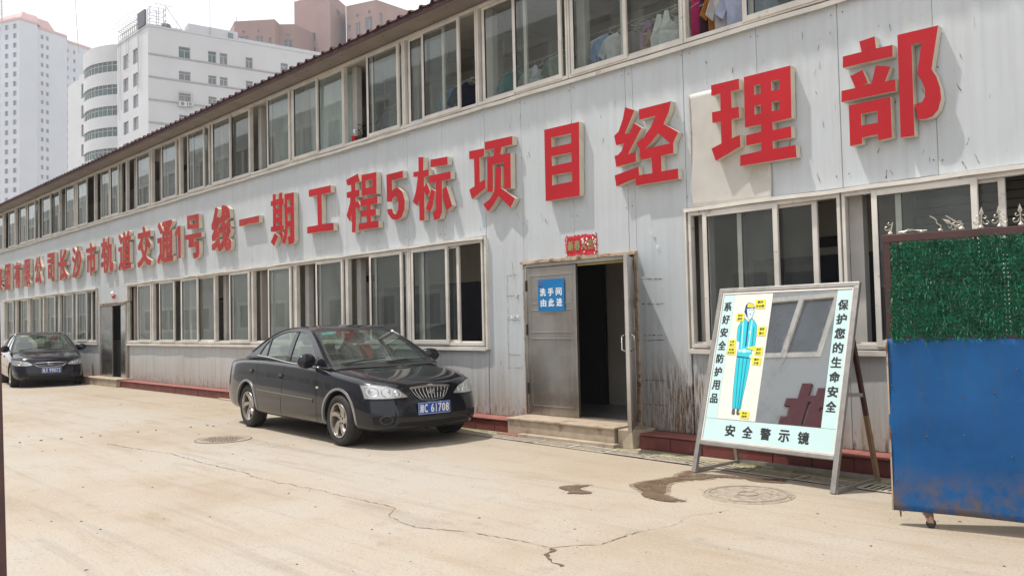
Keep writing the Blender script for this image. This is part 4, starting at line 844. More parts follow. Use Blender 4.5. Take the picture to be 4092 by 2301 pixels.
# cream sheet behind 理
t = thing('loose_sheet', 'large cream steel sheet screwed over the wall behind the character 理', 'metal sheet')
mb = MB()
def lsh(u, v):
    x = -5.15 + .94 * u; z = 2.60 + 1.22 * v
    k = max(0, u - .75) * max(0, .35 - v) * 1.1
    return (x + .03 * (1 - v) * 0, D - .012 - .25 * k * (1) - .006 * sin(u * 9 + v * 7), z - .03 * u * (1 - v) + .02 * k)
mb.grid(lsh, 24, 24); mb.build('sheet', plain('cream_sheet', (0.50, 0.48, 0.445), 0.45, var=.06, dirt=((0.40, 0.36, 0.31), 0.62, 1.5)), t, smooth=True)
so = t.children[0].modifiers.new('solid', 'SOLIDIFY'); so.thickness = .004; so.offset = 0
mb = MB()
for k in range(24): 
    z = 3.0 + k * .034; mb.tube([(-5.150 + random.uniform(-.004, .004), D - .014, z), (-5.158 + random.uniform(-.006, .006), D - .026, z + .03)], .006, 5)
mb.build('crinkled_edge', 'ledge', t)

# blue washroom sign
t = thing('door_sign', 'small square blue sign with two lines of white characters on the closed door leaf', 'sign')
mb = MB(); mb.box(-7.49, -7.035, D - .047, D - .043, 1.535, 1.935); mb.build('panel', 'doorsign', t)
mb = MB(); yy = D - .0485
fn = lambda u, v: (u, yy, v)
fn3 = lambda u, v, d: (u, yy - d, v)
for i, chs in enumerate('洗手间'): mb = MB(); put_bold(mb, chs, fn3, -7.452 + i * .137, -7.350 + i * .137, 1.725, 1.825, .0, .0035); mb.build('lettering', 'white', t)
for i, chs in enumerate('由此进'): mb = MB(); put_bold(mb, chs, fn3, -7.445 + i * .137, -7.345 + i * .137, 1.590, 1.690, .0, .0035); mb.build('lettering', 'white', t)
mb = MB(); put_text(mb, '中国铁建', fn, -7.475, -7.405, 1.875, 1.89, bold=.01); mb.box(-7.478, -7.402, yy, yy + .0008, 1.893, 1.900); mb.build('small_logo', 'red', t)
mb = MB(); mb.box(-7.478, -7.405, yy, yy + .0008, 1.845, 1.852); mb.build('small_print', 'blackprint', t)

# torn New Year paper over the door
t = thing('paper_banner', 'torn red paper banner with green characters above the near doorway', 'poster')
def torn(x0, x1, z0, z1, n=26, j=.012):
    l = []
    for i in range(n): l.append((x0 + (x1 - x0) * i / n, z0 + random.uniform(-j, j)))
    for i in range(n // 2): l.append((x1 + random.uniform(-j, j), z0 + (z1 - z0) * i / (n // 2)))
    for i in range(n): l.append((x1 - (x1 - x0) * i / n, z1 + random.uniform(-j, j)))
    for i in range(n // 2): l.append((x0 + random.uniform(-j, j), z1 - (z1 - z0) * i / (n // 2)))
    return l
mb = MB(); mb.poly([torn(-7.035, -6.525, 2.205, 2.445)], lambda u, v: (u, D - .007 - .004 * sin(u * 40) * sin(v * 50), v)); mb.build('paper', plain('red_paper', (0.50, 0.015, 0.03), 0.5, var=.15, scale=20), t)
mb = MB()
for i, chs in enumerate('新春大吉'): put_bold(mb, chs, lambda u, v, d: (u, D - .0130 - d, v), -6.985 + i * .107, -6.893 + i * .107, 2.262, 2.388, .0, .0045)
mb.build('lettering', plain('green_gold_print', (0.24, 0.24, 0.11), 0.6, var=.2), t)
mb = MB()
for k in range(46):
    side = random.random()
    if side < .4: x = -7.03 + random.uniform(0, .03); z = random.uniform(2.2, 2.44)
    elif side < .8: x = -6.53 - random.uniform(0, .03); z = random.uniform(2.2, 2.45)
    else: x = random.uniform(-6.75, -6.55); z = 2.27 + random.uniform(-.03, .14)
    r = random.uniform(.006, .016); a = random.random() * 3
    mb.poly([[(x + r * cos(a + q * 1.2566) * random.uniform(.5, 1.4), z + r * sin(a + q * 1.2566) * random.uniform(.5, 1.4)) for q in range(5)]], lambda u, v: (u, D - .016, v))
mb.build('torn_white_backing', 'white', t)['kind'] = 'stuff'
# red scrap and lamp above the far doorway
t = thing('paper_scrap', 'torn red paper scrap on the wall above the far steel doorway', 'poster')
mb = MB(); mb.poly([torn(-23.36, -23.10, 2.26, 2.42, 10, .02)], lambda u, v: (u, D - .008, v)); mb.build('paper', 'red', t)
t = thing('wall_lamp', 'small round white lamp on the wall above the far steel doorway', 'lamp')
mb = MB(); mb.tube([(-23.0, D - .01, 2.37), (-23.0, D - .06, 2.37)], .02, 8); mb.build('bracket', 'white', t)
mb = MB(); mb.lathe([(0, -.15), (.045, -.14), (.065, -.11), (.05, -.075), (.02, -.06)], 16, 'Y', (-23.0, D, 2.37)); mb.build('lamp_globe', 'white', t, smooth=True)

# plant pot on the upper sill
t = thing('flower_pot', 'red flower pot with a white paper windmill on the upper window sill', 'flower pot', loc=(-11.76, D + .04, US + .046))
mb = MB(); mb.lathe([(0, 0), (.04, 0), (.055, .09), (.058, .10), (.05, .10), (.048, .08)], 16, 'Z'); mb.build('pot', 'red', t, smooth=True)
mb = MB(); mb.tube([(0, 0, .08), (0, 0, .17)], .005, 5); mb.lathe([(0, -.02), (.03, -.012), (.04, 0), (.03, .012), (0, .02)], 10, 'Y', (0, 0, .19)); mb.build('white_flower', 'white', t)
t = thing('potted_plant', 'small leafy pot plant on the upper window sill beside the red pot', 'plant', loc=(-11.58, D + .05, US + .046))
mb = MB(); mb.lathe([(0, 0), (.045, 0), (.06, .08), (.05, .08)], 14, 'Z'); mb.build('pot', 'darkmetal', t)
mb = MB()
for k in range(60):
    a = random.random() * 6.28; r = random.uniform(.0, .09); h = random.uniform(.08, .28); d = Vector((cos(a), sin(a), random.uniform(-.3, .9))) * random.uniform(.02, .05); p = Vector((r * cos(a), r * sin(a), h)); q = d.cross(Vector((0, 0, 1))).normalized() * .014
    mb.add([p, p + d * .5 + q, p + d, p + d * .5 - q], [(0, 1, 2, 3)])
mb.build('foliage', 'leafgreen', t)['kind'] = 'stuff'
# black chair back behind an upper opening
t = thing('metal_chair', 'black tubular chair back behind the open upper window', 'chair', loc=(-15.05, D + .55, 3.11))
mb = MB(); mb.tube([(-.2, 0, 0), (-.2, 0, 1.62), (-.15, 0, 1.68), (.15, 0, 1.68), (.2, 0, 1.62), (.2, 0, 0)], .016, 8); mb.tube([(-.2, 0, 1.45), (.2, 0, 1.45)], .012, 6); mb.build('back_frame', 'darkmetal', t)
mb = MB(); mb.box(-.2, .2, 0, .4, 1.1, 1.13); mb.build('seat', 'darkmetal', t)

# remains of old tape, scratches and chips on the wall either side of the near door
rt = random.Random(21)
mb = MB()
def scratch(x, z, l, a, w, mi=0):
    pts = []; n = max(2, int(l / .02)); px, pz = x, z
    for k in range(n + 1): pts.append((px, pz)); px += l / n * cos(a) + rt.uniform(-.004, .004); pz += l / n * sin(a) + rt.uniform(-.003, .003)
    for (a0, b0), (a1, b1) in zip(pts[:-1], pts[1:]):
        if rt.random() < .18: continue
        ww = w * rt.uniform(.4, 1.3); d_ = Vector((a1 - a0, 0, b1 - b0)).normalized(); nx, nz = -d_.z * ww, d_.x * ww
        mb.quad((a0 + nx, D - .0055, b0 + nz), (a1 + nx, D - .0055, b1 + nz), (a1 - nx, D - .0055, b1 - nz), (a0 - nx, D - .0055, b0 - nz), mi)
for z in (1.86, 1.58, 1.22, 1.17, .72, .45): scratch(-5.88, z, .30, 0, .0035)
for z in (2.02, 1.75, 1.47, 1.44, .98, .80): scratch(-8.12, z, .26, 0, .003)
scratch(-8.10, .80, 1.2, 1.57, .0022); scratch(-8.0, 2.2, .25, -1.5, .002)
for k in range(90):
    x = rt.uniform(-8.3, -1.0); z = rt.choice([rt.uniform(2.65, 4.2), rt.uniform(.3, 2.4) if -8.4 < x < -7.9 or -5.85 < x < -5.3 else rt.uniform(2.65, 4.2)])
    scratch(x, z, rt.uniform(.02, .10), rt.uniform(-2, -1.0), rt.uniform(.0012, .0032), 0)
o = mb.build('scratches', 'crack', bld); o['kind'] = 'stuff'
mb = MB()
for x, z in ((-7.93, 1.76), (-8.0, 1.48), (-7.92, 1.49), (-5.70, 2.35), (-5.62, 2.2)):
    for k in range(4):
        a = rt.random() * 3; r = rt.uniform(.01, .028); cx, cz = x + rt.uniform(-.03, .03), z + rt.uniform(-.03, .03)
        mb.add([(cx - r * cos(a), D - .006, cz - r * sin(a)), (cx + r * .4, D - .016, cz - r * .5), (cx + r * cos(a), D - .008, cz + r * sin(a)), (cx - r * .4, D - .02, cz + r * .5)], [(0, 1, 2, 3)])
mb.build('tape_remains', 'white', bld)['kind'] = 'stuff'
# ================================================================= LAUNDRY behind the upper windows
def cloth(kind, w, h, mat, rz, loc, label, cat, sleeves=True):
    t = thing(kind, label, cat, 'laundry hanging inside the upper windows', loc, rz)
    mbb = MB()
    if kind in ('shirt', 'jacket'):
        out = [(-.12, 0), (-.5, -.12), (-.72, -.42), (-.55, -.50), (-.44, -.34), (-.46, -1), (-.1, -1.02), (.12, -.99), (.46, -1), (.44, -.34), (.55, -.50), (.72, -.42), (.5, -.12), (.12, 0), (.05, -.06), (-.05, -.06)]
    elif kind == 'vest':
        out = [(-.30, 0), (-.42, -.30), (-.48, -.36), (-.46, -1), (.46, -1), (.48, -.36), (.42, -.30), (.30, 0), (.22, 0), (.16, -.16), (0, -.22), (-.16, -.16), (-.22, 0)]
    else:
        out = [(-.40, 0), (-.44, -.5), (-.5, -1), (-.2, -.97), (.1, -1.02), (.5, -.98), (.42, -.5), (.40, 0)]
    ys = .03
    def f(u, v, d=0): return (u * w, d + ys * sin(u * 9 + v * 4) + .01 * sin(v * 17), v * h)
    # subdivide by rows of strips: prism with depth
    mbb.prism([[(a, b) for a, b in out]], lambda u, v, d: f(u, v, d), -.012, .012)
    o = mbb.build('garment', mat, t)
    m2 = MB(); m2.tube([(-w * .42, 0, -h * .09), (0, 0, .03), (w * .42, 0, -h * .09)], .004, 5); m2.tube([(0, 0, .03), (0, 0, .075), (.012, 0, .09), (.02, 0, .075)], .003, 5); m2.build('hanger', 'white', t)
    return t
def cm(n, c): 
    M[n] = plain(n, c, .9, var=.12, scale=14); return n
RODZ = 5.01
rods = [(-7.0, -3.6, 5.02), (-8.02, -7.25, 4.93), (-9.75, -8.9, 4.98), (-8.50, -8.10, 4.93), (-11.4, -10.9, 4.98)]
for a, b, z in rods:
    mb = MB(); mb.tube([(a, D + .38, z - .01), (b, D + .38, z + .01)], .013, 8)
    for q in (a + .03, b - .03): mb.tube([(q, D + .38, z), (q, D + .38, 5.77)], .006, 6)
    o = mb.build('clothes_rail', 'steelgrey')
    tag(o, {-7.0: 'long steel clothes rail above the row of white laundry', -8.02: 'short clothes rail in the window left of the white laundry', -9.75: 'clothes rail holding the blue and navy clothes', -8.50: 'very short clothes rail above the teal jacket', -11.4: 'clothes rail behind the glass with one faint white shirt'}[a], 'clothes rail', 'clothes rails in the upper windows')
G_ = [('towel', -6.90, .36, .62, (0.42, 0.38, 0.34), 'beige towel hanging leftmost on the long rail', 'towel', 4.86),
 ('shirt', -6.67, .42, .75, (0.68, 0.68, 0.70), 'white shirt next to the beige towel on the long rail', 'shirt', 4.95),
 ('shirt', -6.53, .40, .75, (0.28, 0.40, 0.60), 'light blue shirt between two white shirts', 'shirt', 4.94),
 ('shirt', -6.41, .42, .72, (0.82, 0.83, 0.84), 'white shirt right of the light blue shirt', 'shirt', 4.93),
 ('towel', -6.14, .40, .60, (0.30, 0.27, 0.26), 'grey-brown cloth behind the closed pane', 'cloth', 4.86),
 ('vest', -5.86, .44, .42, (0.36, 0.24, 0.36), 'purple patterned top hanging in the window', 'vest', 4.93),
 ('vest', -5.83, .36, .60, (0.42, 0.27, 0.17), 'tan bra top hanging below the purple top', 'vest', 4.80),
 ('vest', -5.70, .44, .72, (0.85, 0.85, 0.85), 'white vest hanging right of the purple top', 'vest', 4.95),
 ('vest', -5.56, .42, .72, (0.78, 0.82, 0.8), 'white vest with pale green edge, rightmost on its pane', 'vest', 4.95),
 ('towel', -5.16, .44, .95, (0.55, 0.035, 0.16), 'bright pink towel at the left of the open window', 'towel', 4.98),
 ('towel', -5.02, .42, .85, (0.055, 0.018, 0.035), 'dark patterned cloth beside the pink towel', 'cloth', 4.93),
 ('shirt', -4.92, .46, .70, (0.50, 0.20, 0.03), 'orange shirt in the open upper window', 'shirt', 5.0),
 ('shirt', -4.80, .48, .80, (0.55, 0.53, 0.53), 'grey-white patterned shirt right of the orange shirt', 'shirt', 5.0),
 ('shirt', -4.66, .50, .78, (0.50, 0.55, 0.74), 'pale blue shirt against the window sash', 'shirt', 5.0),
 ('jacket', -8.25, .36, .70, (0.03, 0.20, 0.20), 'teal jacket with striped sleeve', 'jacket', 4.88),
 ('shirt', -7.90, .36, .60, (0.60, 0.62, 0.63), 'small white shirt leftmost on the short rail', 'shirt', 4.84),
 ('vest', -7.70, .40, .55, (0.8, 0.81, 0.84), 'white vest in the middle of the short rail', 'vest', 4.82),
 ('vest', -7.54, .40, .55, (0.56, 0.58, 0.62), 'white vest right on the short rail', 'vest', 4.80),
 ('shirt', -7.36, .42, .65, (0.22, 0.30, 0.22), 'green plaid shirt beside the window jamb', 'shirt', 4.87),
 ('shirt', -9.55, .46, .72, (0.16, 0.36, 0.60), 'sky blue shirt behind the sliding pane', 'shirt', 4.93),
 ('jacket', -9.16, .52, .80, (0.012, 0.014, 0.035), 'dark navy jacket in the open part of the window', 'jacket', 4.92),
 ('shirt', -11.12, .42, .70, (0.30, 0.31, 0.31), 'faint white shirt behind the glass next to the plant window', 'shirt', 4.93)]
for i, (k, x, w, h, col, lab, cat, z) in enumerate(G_):
    cloth(k, w, h, cm('cloth_%02d' % i, col), radians(random.uniform(42, 62)), (x, D + .38 + (.03 if i % 2 else -.02), z), lab, cat)
# loose wire hangers on the rail
mb = MB()
for x in (-6.05, -5.95, -5.48, -4.98, -6.25):
    mb.tube([(x, D + .38, 5.03), (x, D + .38, 5.0), (x - .12, D + .30, 4.93), (x + .12, D + .46, 4.93), (x, D + .38, 5.0)], .003, 5)
tag(mb.build('wire_hanger', 'white'), kind='stuff')['label'] = 'loose wire hangers on the long clothes rail'

# ================================================================= MIRROR BOARD
FL = Vector((-4.47, 6.52, 0)); FR = Vector((-3.09, 6.42, 0)); BX = (FR - FL).normalized(); BN = Vector((-BX.y, BX.x, 0)); TH = radians(17)
BU = BN * sin(TH) + Vector((0, 0, 1)) * cos(TH); BF = BX.cross(BU).normalized()
if BF.y > 0: BF = -BF
board = thing('mirror_board', 'leaning safety mirror board with worker poster and pale cyan lettering strips', 'notice board')
def bp(u, v, d=0): return tuple(FL + BX * u + BU * v + BF * d)
def bbox(mb, u0, u1, v0, v1, d0, d1, mi=0):
    mb.add([bp(u, v, d) for (u, v, d) in ((u0, v0, d0), (u1, v0, d0), (u1, v1, d0), (u0, v1, d0), (u0, v0, d1), (u1, v0, d1), (u1, v1, d1), (u0, v1, d1))],
           [(0, 3, 2, 1), (4, 5, 6, 7), (0, 1, 5, 4), (1, 2, 6, 5), (2, 3, 7, 6), (3, 0, 4, 7)], mi)
mb = MB(); bbox(mb, -.022, .022, 0, 1.715, -.02, .02); mb.build('leg', 'alu', board, bevel=.004)
mb = MB(); bbox(mb, 1.345, 1.389, 0, 1.715, -.02, .02); mb.build('leg', 'alu', board, bevel=.004)
mb = MB(); bbox(mb, -.022, 1.389, 1.716, 1.756, -.02, .02); mb.build('top_rail', 'alu', board, bevel=.004)
mb = MB(); bbox(mb, .023, 1.344, .262, .300, -.02, .02); mb.build('bottom_rail', 'alu', board, bevel=.004)
mb = MB(); bbox(mb, .023, 1.344, .301, 1.715, -.016, .004); mb.build('backing', 'alu', board)
mb = MB(); 
for a in ((.024, .038, .302, 1.714), (1.330, 1.343, .302, 1.714)): bbox(mb, a[0], a[1], a[2], a[3], .005, .014)
bbox(mb, .039, 1.329, .302, .316, .005, .014); bbox(mb, .039, 1.329, 1.695, 1.714, .005, .014)
mb.build('inner_trim', 'ledge', board, bevel=.002)
mb = MB(); bbox(mb, .040, .160, .511, 1.693, .0045, .008); mb.build('left_strip', 'cyan', board)
mb = MB(); bbox(mb, 1.197, 1.328, .511, 1.693, .0045, .008); mb.build('right_strip', 'cyan', board)
mb = MB(); bbox(mb, .040, 1.328, .318, .508, .0045, .008); mb.build('bottom_strip', 'cyan', board)
mb = MB(); bbox(mb, .162, .572, .512, 1.692, .0045, .009); poster = mb.build('poster', 'cream', board, bevel=.002)
mm, nt, b_ = newmat('mirror'); 
b_.inputs['Metallic'].default_value = 1.0
_v = coord(nt)
nt.links.new(ramp(nt, noise(nt, _v, 4, 8, .75), [(0.50, (0.86, 0.89, 0.90)), (0.72, (0.66, 0.69, 0.70))]), b_.inputs['Base Color'])
nt.links.new(ramp(nt, noise(nt, _v, 7, 8, .75), [(0.50, 0.01), (0.75, 0.05)]), b_.inputs['Roughness'])
M['mirror'] = mm
mb = MB(); bbox(mb, .574, 1.195, .512, 1.692, .0045, .0085); mir = mb.build('mirror', 'mirror', board)
mb = MB()
smr = random.Random(3)
for k in range(9):
    a0 = smr.uniform(0, 6.28); r = .03 + .018 * k
    mb.tube([bp(.70 + r * cos(a0 + q * .25) * .7, 1.22 + r * sin(a0 + q * .25) * 1.5, .0088) for q in range(9)], .0011, 4)
mb.build('smear', 'ceilgap', mir)
mb = MB()
for i, ch in enumerate('系好安全防护用品'): put_bold(mb, ch, bp, .056, .142, 1.530 - i * .126, 1.622 - i * .126, .0086, .0035)
for i, ch in enumerate('保护您的生命安全'): put_bold(mb, ch, bp, 1.216, 1.310, 1.512 - i * .124, 1.606 - i * .124, .0086, .0037)
for i, ch in enumerate('安全警示镜'): put_bold(mb, ch, bp, .273 + i * .1815, .379 + i * .1815, .360, .466, .0086, .0040)
mb.build('lettering', 'blackprint', board)
pc = {'jacket': (0.02, 0.50, 0.60), 'trousers': (0.02, 0.50, 0.60), 'face': (0.55, 0.72, 0.74), 'hair': (0.02, 0.03, 0.14), 'helmet': (0.75, 0.55, 0.04), 'shoe1': (0.09, 0.085, 0.09), 'shoe2': (0.09, 0.085, 0.09),
      'placket': (0.015, 0.05, 0.20), 'belt': (0.35, 0.68, 0.70), 'buckle': (0.60, 0.78, 0.78), 'hem': (0.015, 0.05, 0.20), 's1': (0.35, 0.70, 0.75), 's2': (0.35, 0.70, 0.75), 'badge': (0.45, 0.75, 0.78), 'g1': (0.55, 0.72, 0.74), 'g2': (0.55, 0.72, 0.74)}
names = {'jacket': 'printed_jacket', 'trousers': 'printed_trousers', 'face': 'printed_face', 'hair': 'printed_hair', 'helmet': 'printed_helmet'}
order = ['jacket', 'trousers', 'shoe1', 'shoe2', 'placket', 's1', 's2', 'belt', 'buckle', 'hem', 'badge', 'g1', 'g2', 'face', 'hair', 'helmet', 'l1', 'l2', 'l3', 'l4', 'l5', 'eye', 'eye2', 'mouth']
mb = MB(); pmats = []; pidx = {}
for i, k in enumerate(order):
    c = pc.get(k, (0.01, 0.08, 0.16))
    if c not in pidx: pidx[c] = len(pmats); m_ = plain('print_%02d' % i, c, .45, var=.02); pmats.append(m_)
    dd = .0094 + .00012 * i
    l = POSTER[k]
    mb.poly([l], lambda u, v: bp(u, v, dd), pidx[c])
    if k in ('jacket', 'trousers', 'face', 'helmet'):   # outline
        for j in range(len(l)): 
            a = l[j]; b = l[(j + 1) % len(l)]; dx = b[0] - a[0]; dy = b[1] - a[1]; L_ = max(math.hypot(dx, dy), 1e-5); nx, ny = -dy / L_ * .0015, dx / L_ * .0015
            cidx = pidx.setdefault((0.01, 0.08, 0.16), len(pmats))
            if cidx == len(pmats): pmats.append(plain('print_outline', (0.01, 0.08, 0.16), .45, var=.02))
            mb.quad(bp(a[0] + nx, a[1] + ny, dd + .0006), bp(b[0] + nx, b[1] + ny, dd + .0006), bp(b[0] - nx, b[1] - ny, dd + .0006), bp(a[0] - nx, a[1] - ny, dd + .0006), cidx)
mb.build('worker_print', pmats, poster)
mb = MB(); mt = MB()
for r, tl, a, b in BUBBLES:
    cu = sum(p[0] for p in r) / 4; cv = sum(p[1] for p in r) / 4
    mb.poly([r], lambda u, v: bp(u, v, .0126))
    e = sorted(r, key=lambda p: (p[0] - tl[0]) ** 2 + (p[1] - tl[1]) ** 2)[0]
    mb.add([bp(*tl, .0126), bp(e[0] * .8 + cu * .2, e[1] + .012, .0125), bp(e[0] * .8 + cu * .2, e[1] - .012 + (cv - e[1]) * .6, .0125)], [(0, 1, 2)])
    w = max(p[0] for p in r) - min(p[0] for p in r); h = max(p[1] for p in r) - min(p[1] for p in r)
    k = .30 if len(a) == 2 else .38
    put_bold(mt, a, bp, cu - w * .28, cu + w * .28, cv + h * .07, cv + h * .36, .0129, .0007)
    k = .28 if len(b) == 2 else .38
    put_bold(mt, b, bp, cu - w * k, cu + w * k, cv - h * .36, cv - h * .07, .0129, .0007)
mb.build('yellow_bubbles', plain('yellow_print', (0.72, 0.66, 0.05), .45, var=.02), poster)['kind'] = 'stuff'
mt.build('bubble_lettering', 'blackprint', poster)
# rear legs and base rails
for (x, y, tx) in ((-4.41, 7.16, .03), (-3.05, 7.12, 1.345)):
    top = Vector(bp(tx, 1.30, -.04)); foot = Vector((x, y, 0))
    if tx < 1:
        mb = MB(); mb.bar(foot, top, .032, .032); mb.build('rear_leg', 'alu', board)
    else:
        mid = foot.lerp(top, .46)
        mb = MB(); mb.bar(mid, top, .032, .032); mb.build('rear_leg', 'gatered', board)
        mb = MB(); mb.bar(foot, mid, .034, .034); mb.build('rear_leg_worn_lower_part', plain('worn_wood_brown', (0.24, 0.155, 0.085), .8, var=.2), board)
        mb = MB(); mb.bar(bp(tx, .80, -.02), foot.lerp(top, .60), .03, .03); mb.build('side_brace', 'alu', board)
for a, b, n_ in (((FL.x, FL.y, .02), (-4.41, 7.15, .02), 'base_rail'), ((FR.x, FR.y, .02), (-3.05, 7.11, .02), 'base_rail'), ((-4.40, 7.16, .03), (-3.05, 7.12, .03), 'base_rail')):
    mb = MB(); mb.bar(a, b, .034, .034); mb.build(n_, 'alu', board)

# ================================================================= ROLLING GATE (right)
P1 = Vector((-2.37, 5.77, 0)); GD = Vector((.977, .214, 0)).normalized(); GA = math.atan2(GD.y, GD.x)
gate = thing('rolling_gate', 'rolling gate of blue sheet steel with artificial green hedge and spear finials', 'gate', None, tuple(P1), GA)
# local x along the gate, -y towards the yard
GW = 2.6
mb = MB(); mb.box(0, .045, -.02, .03, .10, 1.935); mb.build('end_post', 'gatered', gate, bevel=.004)
mb = MB(); mb.box(-.004, GW, -.022, .032, 1.892, 1.945); mb.build('top_rail', 'gatered', gate, bevel=.004)
mb = MB(); mb.box(.045, GW, -.015, .025, 1.225, 1.265); mb.box(.045, GW, -.015, .025, .115, .155); mb.build('cross_rail', 'gatered', gate)
mb = MB()
gs = []
def bs(u, v):
    x = -.003 + GW * u; z = .100 + 1.142 * v
    return (x, -.026 - .004 * sin(x * 7.3 + z * 3) - .003 * sin(z * 11 + x), z + .004 * sin(x * 5))
mb.grid(bs, 60, 28); sheet = mb.build('blue_sheet', 'blue', gate, smooth=True); so = sheet.modifiers.new('solid', 'SOLIDIFY'); so.thickness = .003
mb = MB(); mb.box(-.006, .004, -.032, .0, .10, 1.24); mb.build('sheet_edge', 'rust', gate)
mb = MB()
for (u, z) in ((.02, 1.10), (.02, .93), (.02, .78), (.02, .62), (.21, .88), (.22, .6), (.33, .98), (.33, .17), (.44, .86), (.44, .62), (.62, .9), (.7, .5), (.75, 1.05), (.03, .3)):
    mb.lathe([(0, -.0345), (.0045, -.034), (.006, -.028)], 8, 'Y', (u, 0, z))
mb.build('rivets', 'crack', gate)['kind'] = 'stuff'
mb = MB()
for k in range(20):
    x = .09 + k * .115
    mb.tube([(x, .004, .15), (x, .004, 1.90)], .009, 6)
mb.build('bars', 'gatered', gate)
# artificial hedge: backing net + thousands of blades
mb = MB()
rnd = random.Random(11)
def blade(x, y, z, L, a, b, w):
    d = Vector((sin(a) * cos(b), -abs(cos(a)) * .55 - .12, sin(b))).normalized() * L
    s_ = Vector((cos(b), 0, -sin(a))).normalized() * w
    p = Vector((x, y, z)); q = p + d * .55 + Vector((0, -.004, 0)); e = p + d + Vector((0, .004, -.006))
    mb.add([p - s_, p + s_, q + s_ * .8, q - s_ * .8, e], [(0, 1, 2, 3), (3, 2, 4)], (3 if rnd.random() < .10 else 0) if rnd.random() < .5 else (1 if rnd.random() < .5 else 2))
for mat_, (x0, x1, z0, z1, sh) in enumerate(((.03, .60, 1.22, 1.56, -.03), (.05, .62, 1.52, 1.885, 0), (.56, 1.25, 1.245, 1.60, 0), (.58, 1.25, 1.56, 1.895, 0), (1.2, 2.0, 1.23, 1.88, 0), (1.95, 2.6, 1.23, 1.88, 0))):
    nx = int((x1 - x0) / .022); nz = int((z1 - z0) / .028)
    for i in range(nx):
        for j in range(nz):
            clump = .5 + .5 * sin(i * .9 + 3 * sin(j * .35)) * sin(j * 1.1 + 2 * sin(i * .23))
            if (j == 0 and rnd.random() < .35) or rnd.random() < .05: continue
            cx = x0 + (i + .5) * (x1 - x0) / nx; cz = z0 + (j + .5) * (z1 - z0) / nz
            for k in range(int(6 + 9 * clump) if x0 < 1.2 else 2):
                blade(cx + rnd.uniform(-.009, .009), -.012 + rnd.uniform(-.02, .0), cz + rnd.uniform(-.006, .006), rnd.uniform(.024, .046) * (.8 + .4 * clump), rnd.uniform(0, 6.28), rnd.uniform(-1.5, 1.5), rnd.uniform(.0022, .0040))
M['blade0'] = plain('plastic_leaf_green', (0.010, 0.165, 0.080), .6, var=.4, scale=9, spec=.3)
M['blade3'] = plain('plastic_leaf_faded', (0.10, 0.22, 0.15), .6)
M['blade1'] = plain('plastic_leaf_dark', (0.008, 0.095, 0.050), .65, var=.4, scale=9, spec=.3)
M['blade2'] = plain('plastic_leaf_dull', (0.030, 0.085, 0.038), .7, var=.4, scale=9, spec=.3)
mb.build('artificial_hedge', ['blade0', 'blade1', 'blade2', 'blade3'], gate)['kind'] = 'stuff'
mb = MB()
for x0, x1, z0, z1 in ((.045, 2.6, 1.24, 1.87),):
    x = x0
    while x < x1: mb.box(x, x + .015, -.012, -.008, z0, z1); x += .022
    z = z0
    while z < z1: mb.box(x0, x1, -.0078, -.004, z, z + .020); z += .028
mb.build('hedge_net', 'blade1', gate)['kind'] = 'stuff'
# spear finials with scrolls
def finial(x, lean=0.0, broken=False, yaw=0.0, low=False):
    mbb = MB(); 
    def R(p):  # lean about the base, in the gate plane
        u, v = p; return (x + u * cos(lean) + v * sin(lean), .005 + (u * sin(yaw)), 1.948 + max(.004, v * cos(lean) - u * sin(lean)))
    if not broken or low:
        mbb.lathe([(.016, 0), (.018, .008), (.010, .018), (.006, .03)], 8, 'Z', (x, .005, 1.946))
    for sgn in (-1, 1):
        if low and sgn > 0: continue
        pts = []
        for k in range(15):
            a = k / 14 * 5.2; r = .022 * (1 - k / 20); pts.append((sgn * (.030 + r * cos(a + 2.8)), .040 + r * sin(a + 2.8) * .9))
        mbb.tube([R(p) for p in pts], .0035, 5)
        pts = []
        for k in range(11):
            a = k / 10 * 4.6; r = .013 * (1 - k / 16); pts.append((sgn * (.020 + r * cos(a + 3.3)), .072 + r * sin(a + 3.3)))
        mbb.tube([R(p) for p in pts], .003, 5)
    mbb.tube([R((0, .004)), R((0, .085))], .0045, 6)
    if not low:
        a = R((0, .080)); b = R((0, .135)); mb2 = [R((-.014, .092)), R((0, .138)), R((.014, .092)), R((0, .080))]
        for dy in (-.006, .006): mbb.add([mb2[0], mb2[1], mb2[2], mb2[3], (mb2[1][0] * .5 + mb2[3][0] * .5, mb2[1][1] + dy, (mb2[1][2] + mb2[3][2]) / 2)], [(0, 1, 4), (1, 2, 4), (2, 3, 4), (3, 0, 4)])
    return mbb.build('finial', 'scroll', gate, smooth=False)
for x, l in ((.585, .05), (.690, -.03), (.805, -.02), (.925, 0), (1.045, .04), (1.165, 0), (1.285, 0)): finial(x, l)
finial(.475, -.95); 
finial(.045, .2, low=True)
for x, pts in ((.13, [(0, 0), (-.03, .006), (.02, .014), (.045, .010)]), (.24, [(0, 0), (-.05, .016), (-.09, .022), (-.04, .012), (.03, .006)]), (.35, [(0, 0), (.005, .03), (-.02, .05), (-.022, .07), (-.035, .085), (-.06, .10)]), (.47, [(0, 0), (.0, .02), (.015, .03), (-.02, .045), (-.06, .075), (-.085, .095)])):
    mb = MB(); mb.lathe([(.014, 0), (.016, .008), (.008, .018)], 8, 'Z', (x, .005, 1.946)); mb.tube([(x + a, .005, 1.952 + b) for a, b in pts], .0042, 5); mb.build('broken_finial', 'scroll', gate)
